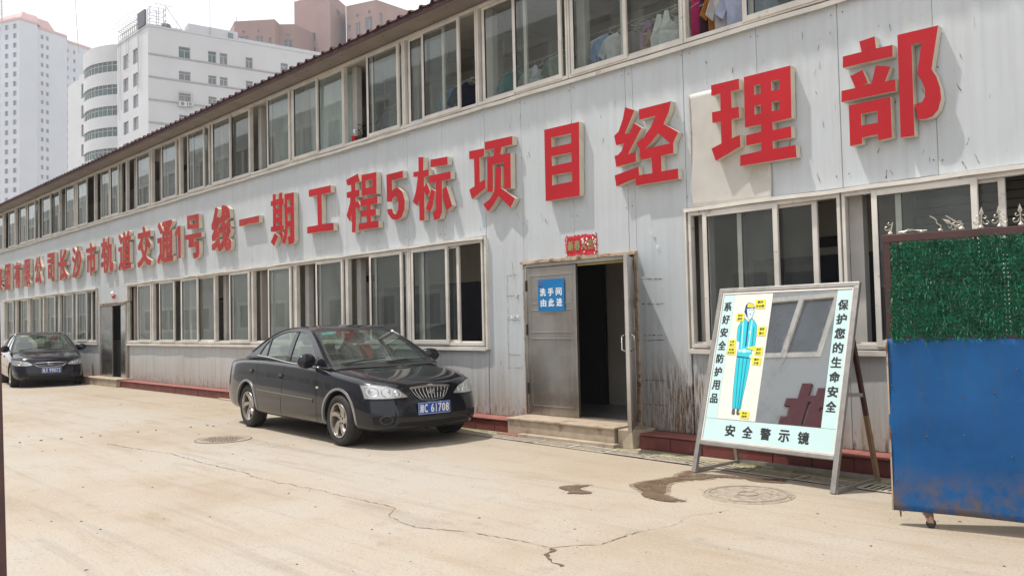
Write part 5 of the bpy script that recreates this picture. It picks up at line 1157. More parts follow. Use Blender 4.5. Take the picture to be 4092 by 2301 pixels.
# caster
mb = MB(); mb.box(.175, .235, -.02, .02, .085, .10); mb.add([(.182, -.018, .088), (.236, -.018, .088), (.240, -.018, .035), (.205, -.018, .035), (.182, .018, .088), (.236, .018, .088), (.240, .018, .035), (.205, .018, .035)], [(0, 1, 2, 3), (7, 6, 5, 4), (0, 4, 5, 1), (1, 5, 6, 2), (3, 7, 4, 0)])
cs = mb.build('caster_fork', 'rust', gate)
mb = MB(); mb.lathe([(0, -.016), (.024, -.016), (.030, -.010), (.030, .010), (.024, .016), (0, .016)], 20, 'Y', (.222, 0, .031)); mb.build('caster_wheel', 'darkmetal', gate)
mb = MB(); mb.tube([(.04, 0, .10), (.04, 0, .055)], .006, 6); mb.build('drop_bolt', 'rust', gate)
# near gate post edge at the left border
pa = Vector((-4.4536, .9945, .3)); pb = Vector((-4.5754, .9945, 1.395)); ax = (pb - pa) / (pb.z - pa.z)
base = pa - ax * .3; topp = pa + ax * 1.9
vw = Vector((-pa.y, pa.x, 0)).normalized()
if (Vector(vw).dot(right)) > 0: vw = -vw
mb = MB(); dpt = Vector((pa.x, pa.y, 0)).normalized() * .05; wv = vw * .06
vs = [base, base + wv, base + wv + dpt, base + dpt, topp, topp + wv, topp + wv + dpt, topp + dpt]
mb.add([tuple(v) for v in vs], [(0, 3, 2, 1), (4, 5, 6, 7), (0, 1, 5, 4), (1, 2, 6, 5), (2, 3, 7, 6), (3, 0, 4, 7)])
o = mb.build('gate_post', 'gatered', bevel=.004); tag(o, 'dark maroon leaning gate post at the left edge of the photo', 'post')
# ================================================================= CARS
def catmull(P, n):
    """resample list of tuples with catmull-rom; n samples per span"""
    out = []
    for i in range(len(P) - 1):
        p0 = P[max(0, i - 1)]; p1 = P[i]; p2 = P[i + 1]; p3 = P[min(len(P) - 1, i + 2)]
        for k in range(n):
            t = k / n
            out.append(tuple(.5 * ((2 * b) + (-a + c) * t + (2 * a - 5 * b + 4 * c - d) * t * t + (-a + 3 * b - 3 * c + d) * t ** 3) for a, b, c, d in zip(p0, p1, p2, p3)))
    out.append(P[-1]); return out

def make_car(tname, label, origin, rz, paint, P, second=False):
    t = thing(tname, label, 'car', 'dark saloon cars parked along the wall', (origin[0], origin[1], 0), rz)
    WB = P['wb']
    # --- body loft ------------------------------------------------------
    st = P['stations']     # x, w, zb, zs, zc, nose dx for low points
    rings = []
    for (x, w, zb, zs, zc, dx) in st:
        zm = zb + (zs - zb) * .5
        r = [(x + dx * .3, w - .16, zb), (x + dx * .8, w - .035, zb + .015), (x + dx, w - .002, zb + .12), (x + dx, w + .004, zb + (zs - zb) * .42), (x + dx * .62, w - .008, zb + (zs - zb) * .66),
             (x, w - .030, zs - .055), (x, w - .060, zs - .010), ((x, w - .12, zs + (zc - zs) * .30 + .002) if x < 2.5 else (x, w - .21, zs + (zc - zs) * .75 + .009)), (x, w * .52, zs + (zc - zs) * .80), (x + .0, 0.0, zc)]
        rings.append(r)
    n = len(rings[0]); vs = []; fs = []
    for r in rings:
        vs += [(a, -b, c) for a, b, c in r] + [(a, b, c) for a, b, c in r[:-1]]
    K = 2 * n - 1
    def idx(i, k, s): return i * K + (k if s < 0 or k == n - 1 else n + k)
    for i in range(len(rings) - 1):
        for k in range(n - 1):
            fs.append((idx(i, k, -1), idx(i + 1, k, -1), idx(i + 1, k + 1, -1), idx(i, k + 1, -1)))
            fs.append((idx(i, k, 1), idx(i, k + 1, 1), idx(i + 1, k + 1, 1), idx(i + 1, k, 1)))
        fs.append((idx(i, 0, -1), idx(i, 0, 1), idx(i + 1, 0, 1), idx(i + 1, 0, -1)))
    for i in (0, len(rings) - 1):
        for k in range(n - 2): fs.append((idx(i, k, -1), idx(i, k + 1, -1), idx(i, k + 1, 1), idx(i, k, 1)))
        fs.append((idx(i, n - 2, -1), idx(i, n - 1, -1), idx(i, n - 2, 1)))
    mbb = MB(); mbb.add(vs, fs); me = mbb.mesh('body', [paint, 'blackplastic'])
    o = bpy.data.objects.new('tmp_body', me); COL.objects.link(o)
    ss = o.modifiers.new('s', 'SUBSURF'); ss.levels = 3; ss.render_levels = 3
    cut = []
    for xx in (0, WB):
        for sg in (-1, 1):
            c = MB(); c.lathe([(0, sg * .58), (P['ra'], sg * .58), (P['ra'], sg * 1.2), (0, sg * 1.2)], 40, 'Y', (xx, 0, P['rz'] + .01)); co = c.build('tmp_cut', ['blackplastic'])
            bo = o.modifiers.new('b', 'BOOLEAN'); bo.object = co; bo.operation = 'DIFFERENCE'; bo.solver = 'EXACT'; cut.append(co)
    bpy.context.view_layer.update()
    me2 = bpy.data.meshes.new_from_object(o.evaluated_get(bpy.context.evaluated_depsgraph_get()))
    for q in [o] + cut: bpy.data.objects.remove(q)
    me2.materials.clear(); me2.materials.append(M[paint]); me2.materials.append(M['blackplastic'])
    # inside of the arches and underside are black
    for p in me2.polygons:
        c = p.center
        inarch = any(math.hypot(c.x - xx, c.z - P['rz'] - .01) < P['ra'] + .004 and abs(c.y) > .55 for xx in (0, WB))
        p.material_index = 1 if (inarch and (abs(p.normal.y) < .5 or abs(c.y) < .62)) or (p.normal.z < -.7) else 0
        p.use_smooth = True
    me2.set_sharp_from_angle(angle=radians(38))
    body = link('body', me2, t); me2.name = 'body'
    bvh = BVHTree.FromPolygons([v.co[:] for v in me2.vertices], [p.vertices[:] for p in me2.polygons])
    def side_pt(x, z, sg, off=.003):
        h = bvh.ray_cast(Vector((x, sg * 2, z)), Vector((0, -sg, 0)))
        if h[0] is None: return None
        return h[0] + h[1] * off * (1 if h[1].y * sg > 0 else -1)
    def front_pt(y, z, off=.003, xs=6):
        h = bvh.ray_cast(Vector((xs, y, z)), Vector((-1, 0, 0)))
        if h[0] is None: return None
        return h[0] + h[1] * off * (1 if h[1].x > 0 else -1)
    def top_pt(x, y, off=.003):
        h = bvh.ray_cast(Vector((x, y, 3)), Vector((0, 0, -1)))
        if h[0] is None: return None
        return h[0] + h[1] * off * (1 if h[1].z > 0 else -1)
    def dense(pts, step=.03):
        out = []
        for a, b in zip(pts[:-1], pts[1:]):
            L = math.hypot(b[0] - a[0], b[1] - a[1]); m = max(1, int(L / step))
            for k in range(m): out.append((a[0] + (b[0] - a[0]) * k / m, a[1] + (b[1] - a[1]) * k / m))
        out.append(pts[-1]); return out
    def strip(mb, f, pts, w):
        pts = dense(pts); prev = None
        for i, p in enumerate(pts):
            a = pts[max(0, i - 1)]; b = pts[min(len(pts) - 1, i + 1)]; d = Vector((b[0] - a[0], b[1] - a[1])).normalized(); nx, ny = -d.y * w / 2, d.x * w / 2
            q = (f(p[0] + nx, p[1] + ny), f(p[0] - nx, p[1] - ny))
            if q[0] is None or q[1] is None: prev = None; continue
            if prev: mb.quad(tuple(prev[0]), tuple(q[0]), tuple(q[1]), tuple(prev[1]))
            prev = q
    def patch(mb, f, lo, hi, n=16, m=8, mi=0):
        """lo, hi: equal-length curves (2D); builds a surface patch between them"""
        def at(c, u):
            s = u * (len(c) - 1); i = min(int(s), len(c) - 2); k = s - i
            return (c[i][0] + (c[i + 1][0] - c[i][0]) * k, c[i][1] + (c[i + 1][1] - c[i][1]) * k)
        g = []
        for i in range(n + 1):
            row = []
            for j in range(m + 1):
                a = at(lo, i / n); b = at(hi, i / n); p = f(a[0] + (b[0] - a[0]) * j / m, a[1] + (b[1] - a[1]) * j / m)
                row.append(p)
            g.append(row)
        for i in range(n):
            for j in range(m):
                q = [g[i][j], g[i + 1][j], g[i + 1][j + 1], g[i][j + 1]]
                if None not in q: mb.quad(*[tuple(x) for x in q], mi)
    # --- panel gaps -----------------------------------------------------
    mg = MB()
    for sg in (-1, 1):
        f = lambda x, z: side_pt(x, z, sg, .0015)
        for L in P['gaps']: strip(mg, f, L, .007)
    f = lambda x, y: top_pt(x, y, .0015)
    for sg in (-1, 1):
        strip(mg, f, [(x, sg * y) for x, y in P['hoodgap']], .007)
        strip(mg, f, [(x, sg * y) for x, y in P['trunkgap']], .006)
    strip(mg, lambda y, z: front_pt(y, z, .0015), P['bumpergap'], .006)
    mg.build('panel_gap', 'black', t)
    # side moulding
    for sg in (-1, 1):
        mm_ = MB(); strip(mm_, lambda x, z: side_pt(x, z, sg, .006), P['mould'], .045); mm_.build('side_moulding', paint, t)
    ml = MB()
    for sg in (-1, 1): strip(ml, lambda x, z: side_pt(x, z, sg, .0075), [(a, b + .022) for a, b in P['mould']], .004)
    ml.build('moulding_edge', 'lamp2', t)
    # arch lips
    if P.get('lips'):
        for xx in (0, WB):
            for sg in (-1, 1):
                mb = MB(); prev = None
                for k in range(31):
                    a = radians(-12 + 204 * k / 30); r0 = P['ra'] - .004; r1 = P['ra'] + .026
                    if xx == 0 and k > 29: continue
                    p0 = (xx + r0 * cos(a), P['rz'] + .01 + r0 * sin(a)); p1 = (xx + r1 * cos(a), P['rz'] + .01 + r1 * sin(a))
                    q0 = side_pt(p1[0], p1[1], sg, .012); q1 = side_pt(p1[0], p1[1], sg, .002)
                    if q0 is None: prev = None; continue
                    A = (p0[0], q0.y, p0[1]); B = (p1[0], q0.y - sg * .004, p1[1]); Cc = (p1[0], q1.y - sg * .002, p1[1]); E = (p0[0], q0.y - sg * .03, p0[1])
                    cur = (E, A, B, Cc)
                    if prev:
                        for i in range(3): mb.quad(prev[i], prev[i + 1], cur[i + 1], cur[i])
                    prev = cur
                mb.build('wheel_arch_trim', 'archtrim', t, smooth=False)
    # --- greenhouse -----------------------------------------------------
    G = P['gh']       # rail profile (x,z) rear base -> roof -> front base
    rail = catmull(G['rail'], 8)
    def yw(z): 
        k = max(0.0, (z - .92) / .48); return G['yb'] - G['tum'] * k ** 1.25
    # side frame with window openings
    belt = [(G['rail'][-1][0], G['rail'][-1][1])] + [(x, z) for x, z in reversed(G['belt'])]
    outer = rail + [(x, z) for x, z in reversed(G['belt'])]
    for sg in (-1, 1):
        mb = MB()
        wins = [catmull(w + [w[0]], 4)[:-1] if False else dense(w + [w[0]], .05)[:-1] for w in G['wins']]
        mb.poly([outer] + wins, lambda u, v: (u, sg * yw(v), v))
        for w in wins:
            for i in range(len(w)):
                a = w[i]; b = w[(i + 1) % len(w)]
                mb.quad((a[0], sg * yw(a[1]), a[1]), (b[0], sg * yw(b[1]), b[1]), (b[0], sg * (yw(b[1]) - .022), b[1]), (a[0], sg * (yw(a[1]) - .022), a[1]), 1)
        mb.build('side_pillars', [paint, 'blackplastic'], t)
        for w in wins:
            m2 = MB(); m2.poly([w], lambda u, v: (u, sg * (yw(v) - .012), v)); m2.build('side_window', 'carglass', t)
        # black door-frame band and chrome belt line
        m3 = MB()
        for (a, b) in ((G['bp'][0], G['bp'][1]),):
            m3.poly([[(a[0] - .03, a[1]), (a[0] + .035, a[1]), (b[0] + .03, b[1]), (b[0] - .025, b[1])]], lambda u, v: (u, sg * (yw(v) + .0025), v))
        for (a, b) in G['divs']:
            m3.poly([[(a[0] - .010, a[1]), (a[0] + .010, a[1]), (b[0] + .010, b[1]), (b[0] - .010, b[1])]], lambda u, v: (u, sg * (yw(v) + .0005), v))
        m3.build('door_pillar', 'blackplastic', t)
        m4 = MB()
        bl = dense(G['beltline'], .06)
        m4.tube([(x, sg * (yw(z) + .008), z) for x, z in bl], .008, 6); m4.build('belt_moulding', 'lamp2', t, smooth=True)
        # roof drip moulding
        m5 = MB(); m5.tube([(x, sg * (yw(z) + .001), z + .004) for x, z in rail[6:-6]], .010, 6); m5.build('roof_gutter', paint, t, smooth=True)
    N = len(rail)
    def top(u, v, off=0.0):
        s = u * (N - 1); i = min(int(s), N - 2); k = s - i
        x = rail[i][0] + (rail[i + 1][0] - rail[i][0]) * k; z = rail[i][1] + (rail[i + 1][1] - rail[i][1]) * k
        tt = 2 * v - 1; c = 1 - tt * tt
        ix = G['i0'] / (N - 1); jx = G['i1'] / (N - 1)
        # bow: windscreen and rear window bulge outwards, roof crowns upwards
        bw = 0; cr = .045
        if u > jx: q = (u - jx) / (1 - jx); bw = .10 * (.3 + .7 * q); cr = .035
        if u < ix: q = 1 - u / ix; bw = -.08 * (.3 + .7 * q); cr = .03
        return (x + bw * c + off * .6 * (1 if u > .5 else -1), tt * yw(z), z + cr * c * .8 + off)
    ix = G['i0'] / (N - 1); jx = G['i1'] / (N - 1)
    mb = MB(); mb.grid(lambda a, v: top(ix + (jx - ix) * a, v), 26, 20); mb.grid(lambda a, v: top(jx + (1 - jx) * a, v * .035), 14, 2); mb.grid(lambda a, v: top(jx + (1 - jx) * a, 1 - v * .035), 14, 2)
    mb.grid(lambda a, v: top(ix * a, v * .05), 12, 2); mb.grid(lambda a, v: top(ix * a, 1 - v * .05), 12, 2)
    mb.build('roof', paint, t, smooth=True, merge=True)
    mb = MB(); mb.grid(lambda a, v: top(jx + (1 - jx) * (a), .035 + .93 * v), 16, 20); mb.build('windscreen', 'carglass', t, smooth=True)
    mb = MB(); mb.grid(lambda a, v: top(ix * a, .05 + .90 * v), 12, 18); mb.build('rear_window', 'carglass', t, smooth=True)
    mb = MB()       # black ceramic band round the screens
    mb.grid(lambda a, v: top(jx + (1 - jx) * (a * .07), .035 + .93 * v, .0012), 2, 20); mb.grid(lambda a, v: top(jx + (1 - jx) * (.93 + a * .07), .035 + .93 * v, .0012), 2, 20)
    mb.grid(lambda a, v: top(jx + (1 - jx) * a, .035 + v * .02, .0012), 12, 1); mb.grid(lambda a, v: top(jx + (1 - jx) * a, .945 + v * .02, .0012), 12, 1)
    mb.build('screen_surround', 'blackplastic', t, smooth=True)
    # cowl
    bx_, bz_ = G['rail'][-1]
    mb = MB(); mb.grid(lambda a, v: (bx_ - .02 + .11 * (1 - (2 * v - 1) ** 2) + .10 * a, (2 * v - 1) * (G['yb'] - .03), (top_pt(bx_ - .02 + .11 * (1 - (2 * v - 1) ** 2) + .10 * a, (2 * v - 1) * (G['yb'] - .05)) or Vector((0, 0, bz_))).z + .006 + .02 * (1 - a)), 3, 20)
    mb.build('cowl', 'blackplastic', t, smooth=True)
    # wipers
    for (v0, v1, a0, a1) in ((.10, .50, .93, .86), (.47, .90, .96, .90)):
        mb = MB(); pts = [top(jx + (1 - jx) * (a0 + (a1 - a0) * k / 8), v0 + (v1 - v0) * k / 8, .016) for k in range(9)]; mb.tube(pts, .007, 6)
        pts = [top(jx + (1 - jx) * .985, v0 + .1 * 0 + .02, .02), top(jx + (1 - jx) * (a0 * .5 + a1 * .5), (v0 + v1) / 2, .026)]; mb.tube(pts, .008, 6)
        mb.build('wiper', 'blackplastic', t)
    # stickers on the screen
    mb = MB(); mb.grid(lambda a, v: top(jx + (1 - jx) * (.10 + .06 * a), .10 + .16 * v, -.004), 2, 4); mb.build('sticker', plain(tname + '_sticker', P['sticker'], .5), t)
    # --- interior -------------------------------------------------------
    mb = MB(); mb.grid(lambda a, v: (lambda x, y: (x, y, (top_pt(x, y, .0) or Vector((0, 0, .9))).z + .008))(G['belt'][0][0] + .06 + (bx_ - .1 - G['belt'][0][0]) * a, (2 * v - 1) * (G['yb'] - .045)), 20, 8); mb.build('cabin_floor', 'dash', t)
    def seat(x, y, w, zt, name='seat_back'):
        mbb = MB()
        def f(u, v):
            a = u * 2 * pi; r = 1
            return (x - .10 * (v) + .055 * cos(a) * (1 - .3 * v), y + w * .5 * (abs(sin(a)) ** .6) * (1 if sin(a) > 0 else -1) * (1 - .25 * v * v), .86 + (zt - .86) * v)
        mbb.grid(f, 20, 6)
        mbb.add([f(k / 20, 1) for k in range(20)], [tuple(range(20))])
        s = mbb.build(name, 'seat', t, smooth=True)
        return s
    for y in (-.36, .36):
        seat(1.18, y, .48, 1.14)
        mb = MB(); mb.lathe([(0, -.09), (.04, -.085), (.055, -.05), (.055, .05), (.04, .085), (0, .09)], 12, 'Z'); o2 = None
        vsx = [(1.06 + a * .9, y + b * 2.3, 1.22 + c * .75) for a, b, c in mb.v]; mb.v = vsx; mb.build('headrest', 'seat', t, smooth=True)
    seat(.30, 0, 1.15, 1.08)
    for y in (-.33, .33):
        mb = MB(); mb.lathe([(0, -.08), (.04, -.075), (.05, -.04), (.05, .04), (.04, .075), (0, .08)], 12, 'Z'); mb.v = [(.22 + a * .9, y + b * 2.2, 1.11 + c * .6) for a, b, c in mb.v]; mb.build('headrest', 'seat', t, smooth=True)
    mb = MB(); mb.grid(lambda a, v: (1.88 + .40 * a, (2 * v - 1) * .68, .955 - .03 * a + .025 * sin(pi * a) + .02 * math.exp(-((v - .75) * 9) ** 2)), 8, 20); mb.build('dashboard', 'dash', t, smooth=True)
    mb = MB(); c0 = Vector((1.74, .36, .96)); 
    mb.tube([c0 + Vector((.06 * cos(k / 24 * 6.2832), .175 * sin(k / 24 * 6.2832), .155 * cos(k / 24 * 6.2832))) for k in range(25)], .012, 6); mb.bar(c0, c0 + Vector((.18, 0, -.06)), .05, .05); mb.bar(c0 + Vector((0, -.16, 0)), c0 + Vector((0, .16, 0)), .03, .03)
    mb.build('steering_wheel', 'blackplastic', t)
    mb = MB(); mb.box(-.03, .03, -.12, .12, -.03, .03); mb.v = [(a + 1.62, b, c + 1.28) for a, b, c in mb.v]; mb.build('rear_view_mirror', 'blackplastic', t, bevel=.01)
    # --- wheels -----------------------------------------------------------
    R_, wd = P['tr'], .19
    tp = MB(); tp.lathe([(R_ * .68, -wd * .44), (R_ * .80, -wd * .52), (R_ * .93, -wd * .49), (R_ * .985, -wd * .40), (R_, -wd * .25), (R_, wd * .25), (R_ * .985, wd * .40), (R_ * .93, wd * .49), (R_ * .80, wd * .52), (R_ * .68, wd * .44)], 48, 'Y')
    tme = tp.mesh('tyre', 'rubber', True)
    rp = MB(); rr = R_ * .685
    rp.lathe([(rr, -wd * .46), (rr * .985, -wd * .50), (rr * .93, -wd * .47), (rr * .91, -wd * .30), (rr * .90, wd * .4), (rr, wd * .44)], 48, 'Y')
    rp.lathe([(.0, -wd * .30), (.05, -wd * .30), (.062, -wd * .24), (.062, -.01)], 24, 'Y')
    def spoke(rp, k, ns, tw, w0, w1):
        L = []
        for j in range(8):
            q = j / 7; r = .035 + (rr * .93 - .035) * q; a = 2 * pi * (k + .25) / ns + tw * q ** 1.3; w = (w0 + (w1 - w0) * q); y = -wd * (.30 + .13 * q)
            cxp, czp = r * cos(a), r * sin(a); tx, tz = -sin(a), cos(a)
            L.append([(cxp - tx * w, y + .022, czp - tz * w), (cxp - tx * w * .7, y, czp - tz * w * .7), (cxp + tx * w * .7, y, czp + tz * w * .7), (cxp + tx * w, y + .022, czp + tz * w)])
        for a, b in zip(L[:-1], L[1:]):
            for i in range(3): rp.quad(a[i], a[i + 1], b[i + 1], b[i])
    for k in range(P['spokes']): spoke(rp, k, P['spokes'], P['twist'], .030, .040)
    rme = rp.mesh('rim', 'alloy', True); rme.set_sharp_from_angle(angle=radians(35))
    dp_ = MB(); dp_.lathe([(0, -.01), (rr * .9, -.01)], 24, 'Y')
    for k in range(5):
        a = k * 2 * pi / 5 + .5; dp_.lathe([(0, -wd * .335), (.011, -wd * .33), (.011, -wd * .25)], 8, 'Y', (.045 * cos(a), 0, .045 * sin(a)))
    dme = dp_.mesh('brake_and_bolts', 'darkmetal')
    for xx, tag_ in ((0, 'r'), (WB, 'f')):
        for sg in (-1, 1):
            w = MB(); w.lathe([(0, wd * .42), (rr * .9, wd * .42)], 20, 'Y'); wo = w.build('wheel', 'darkmetal', t)
            wo.location = (xx, sg * (P['tw'] - wd / 2), R_); wo.rotation_euler = (0, 0, 0 if sg < 0 else pi)
            for nm, m_ in (('tyre', tme), ('rim', rme), ('brake', dme)):
                c = bpy.data.objects.new(nm, m_); COL.objects.link(c); c.parent = wo; c.rotation_euler = (0, random.uniform(0, 6), 0) if nm == 'rim' else (0, 0, 0)
    # --- front ------------------------------------------------------------
    F = P['front']
    for sg in (-1, 1):
        lo = [(sg * y, z) for y, z in F['hl_lo']]; hi = [(sg * y, z) for y, z in F['hl_hi']]
        mb = MB(); patch(mb, lambda y, z: front_pt(y, z, .004), lo, hi, 26, 10); h = mb.build('headlight', 'lamp2', t, smooth=True)
        for (y, z, r, m_) in F['hl_rings']:
            mb = MB(); c = front_pt(sg * y, z, .005)
            if c is None: continue
            Rr = []
            for rad, dxx in ((r, 0), (r * .92, .004), (r * .78, -.001), (r * .5, .003), (.002, .008)):
                Rr.append([front_pt(sg * y + rad * cos(k / 24 * 6.2832), z + rad * sin(k / 24 * 6.2832), .0065 + dxx) for k in range(24)])
            for a, b in zip(Rr[:-1], Rr[1:]):
                for k in range(24):
                    q = [a[k], a[(k + 1) % 24], b[(k + 1) % 24], b[k]]
                    if None not in q: mb.quad(*[tuple(x) for x in q])
            mb.build('lamp_ring', m_, h, smooth=True)
        mb = MB(); patch(mb, lambda y, z: front_pt(y, z, .020), lo, hi, 26, 10); mb.build('headlight_lens', 'lens', t, smooth=True)
        mb = MB()
        strip(mb, lambda y, z: front_pt(y, z, .006), dense(lo), .010); strip(mb, lambda y, z: front_pt(y, z, .006), dense(hi), .010)
        mb.build('headlight_seal', 'blackplastic', t)
        # fog lamp
        mb = MB(); y, z = F['fog']
        Rr = [[front_pt(sg * y + rad * 1.25 * cos(k / 16 * 6.2832), z + rad * sin(k / 16 * 6.2832), of) for k in range(16)] for rad, of in ((.052, .003), (.046, .006), (.034, -.004), (.001, .004))]
        for a, b in zip(Rr[:-1], Rr[1:]):
            for k in range(16):
                q = [a[k], a[(k + 1) % 16], b[(k + 1) % 16], b[k]]
                if None not in q: mb.quad(*[tuple(x) for x in q])
        mb.build('fog_lamp', 'darklens', t, smooth=True)
    mb = MB()
    for lo, hi in F['intakes']: patch(mb, lambda y, z: front_pt(y, z, .003), lo, hi, 24, 4)
    mb.build('lower_intake', 'black', t)
    mb = MB(); patch(mb, lambda y, z: front_pt(y, z, .004), F['gr_lo'], F['gr_hi'], 24, 8); gr = mb.build('grille', 'black', t)
    mb = MB()
    for pts, w, of in F['slats']:
        L = [front_pt(y, z, of) for y, z in dense(pts, .02)]
        if None not in L: mb.tube([tuple(p) for p in L], w, 6)
    mb.build('grille_bars', 'chrome', gr, smooth=True)
    mb = MB(); patch(mb, lambda y, z: front_pt(y, z, .012), F['bar_lo'], F['bar_hi'], 24, 2); patch(mb, lambda y, z: front_pt(y, z, .004), F['bar_hi'], F['bar_hi'], 2, 1)
    mb.build('grille_top_bar', 'chrome' if not second else paint, t, smooth=True)
    # emblem
    mb = MB(); ey, ez = F['emb']
    for pts in F['emblem']:
        L = [front_pt(ey + a, ez + b, .022) for a, b in pts]
        if None not in L: mb.tube([tuple(p) for p in L], .0045, 6)
    mb.build('emblem', 'chrome', t, smooth=True)
    # number plate
    py, pz = F['plate']; c = front_pt(py, pz, .0)
    px = c.x + .018; pw, ph = .225, .0715
    mb = MB(); mb.box(px - .006, px, py - pw, py + pw, pz - ph, pz + ph); pl = mb.build('number_plate', 'plate', t, bevel=.004)
    mb = MB(); fn2 = lambda u, v: (px + .0008, py + u, pz + v)
    for a in ((-pw + .006, pw - .006, ph - .010, ph - .007), (-pw + .006, pw - .006, -ph + .007, -ph + .010), (-pw + .006, -pw + .009, -ph + .0101, ph - .0101), (pw - .009, pw - .006, -ph + .0101, ph - .0101)):
        mb.quad(fn2(a[0], a[2]), fn2(a[1], a[2]), fn2(a[1], a[3]), fn2(a[0], a[3]))
    mb.build('plate_border', 'white', pl)
    slots = [(-.205, -.150), (-.140, -.095), (-.050, -.006), (.002, .046), (.054, .098), (.106, .150), (.158, .202)]
    for chs, (a, b) in zip(P['plate_txt'], slots):
        a_, b_ = (a, b) if chs != '1' else ((a + b) / 2 - .005, (a + b) / 2 + .005)
        mb = MB()
        put_bold(mb, chs, lambda u, v, d: (px + .0008 + d, py + u, pz + v), a_, b_, -.049, .049, 0, .0022); mb.build('lettering', 'white', pl)
    mb = MB()
    for yy in (-.075, .09): mb.lathe([(0, .006), (.010, .004), (.012, 0)], 8, 'X', (px, py + yy, pz + ph * .9))
    mb.build('plate_bolt', 'chrome', pl)
    # lower lip, mirrors, handles, small lamp
    for sg in (-1, 1):
        mb = MB(); mx, mz = P['mir']; my = yw(mz) + .125
        mb.lathe([(0, -.085), (.05, -.078), (.078, -.045), (.085, 0), (.075, .05), (.045, .080), (0, .09)], 18, 'Y')
        mb.v = [(mx + a * 1.0 + (b * .3), sg * (my + .02 + b * 1.45), mz + c * 1.12) for a, b, c in mb.v]
        mo = mb.build('door_mirror', paint, t, smooth=True)
        mb = MB(); mb.bar((mx + .02, sg * (yw(mz) - .01), mz - .045), (mx + .01, sg * (my - .02), mz - .04), .06, .03); mb.build('mirror_arm', 'blackplastic', mo)
        mb = MB(); mb.poly([[(mx + .02, mz - .09), (mx + .17, mz - .105), (mx + .0, mz + .05)]], lambda u, v: (u, sg * (yw(v) + .004), v)); mb.build('mirror_base', 'blackplastic', t)
        for (hx, hz) in P['handles']:
            mb = MB(); patch(mb, lambda x, z: side_pt(x, z, sg, .002), [(hx - .055, hz - .030), (hx + .055, hz - .030)], [(hx - .055, hz + .034), (hx + .055, hz + .034)], 4, 3); mb.build('handle_recess', 'black', t)
            mb = MB(); p = side_pt(hx, hz + .012, sg, .010)
            if p is not None: mb.box(hx - .050, hx + .050, p.y - .008, p.y + .008, hz - .004, hz + .026); mb.build('door_handle', paint, t, bevel=.006)
        lx, lz = P['slamp']; mb = MB(); p = side_pt(lx, lz, sg, .005)
        if p is not None: mb.box(lx - .026, lx + .026, p.y - .006, p.y + .006, lz - .014, lz + .014); mb.build('side_indicator', 'lamp', t, bevel=.004)
        # mud flap
        mb = MB(); mb.box(-P['ra'] - .0 + WB, -P['ra'] + .01 + WB, sg * .62, sg * .80, .10, .36) if sg < 0 else mb.box(-P['ra'] + WB, -P['ra'] + .01 + WB, .62, .80, .10, .36); mb.build('mud_flap', 'blackplastic', t)
    # side skirt shadow box / chassis
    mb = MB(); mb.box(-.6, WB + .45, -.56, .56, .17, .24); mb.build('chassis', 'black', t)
    return t, front_pt

def mat_lens(name, col, d):
    return mat_glass(name, col, d, (0.5, 0.5, 0.5))
M['lens'] = mat_lens('headlamp_lens', (0.93, 0.94, 0.94), 0.10)
M['darklens'] = plain('dark_fog_lens', (0.05, 0.055, 0.06), .08, .3)

H_EMB = [[(.042 * cos(k / 20 * 6.2832), .024 * sin(k / 20 * 6.2832)) for k in range(21)], [(-.022, -.018), (-.008, .018)], [(.008, -.018), (.022, .018)], [(-.016, -.004), (.0, .004), (.016, .004)]]
gh1 = dict(rail=[(-.20, .985), (.02, 1.09), (.26, 1.215), (.50, 1.31), (.80, 1.372), (1.15, 1.392), (1.45, 1.365), (1.70, 1.275), (1.95, 1.155), (2.20, 1.015), (2.42, .895)],
   belt=[(-.20, .975), (.3, .985), (1.2, .955), (2.0, .915), (2.42, .885)], yb=.785, tum=.225,
   wins=[[(.235, 1.035), (.475, 1.020), (.455, 1.06), (.405, 1.245), (.30, 1.145)], [(.505, 1.018), (1.165, .965), (1.145, 1.10), (1.105, 1.348), (.85, 1.345), (.62, 1.308), (.435, 1.255)], [(1.285, .958), (2.10, .918), (1.98, 1.035), (1.80, 1.155), (1.62, 1.262), (1.44, 1.322), (1.20, 1.347)]],
   bp=((1.225, .95), (1.155, 1.35)), divs=[((.49, 1.015), (.42, 1.255))], beltline=[(.20, 1.018), (.6, 1.000), (1.2, .948), (1.8, .918), (2.16, .902)], i0=24, i1=50)
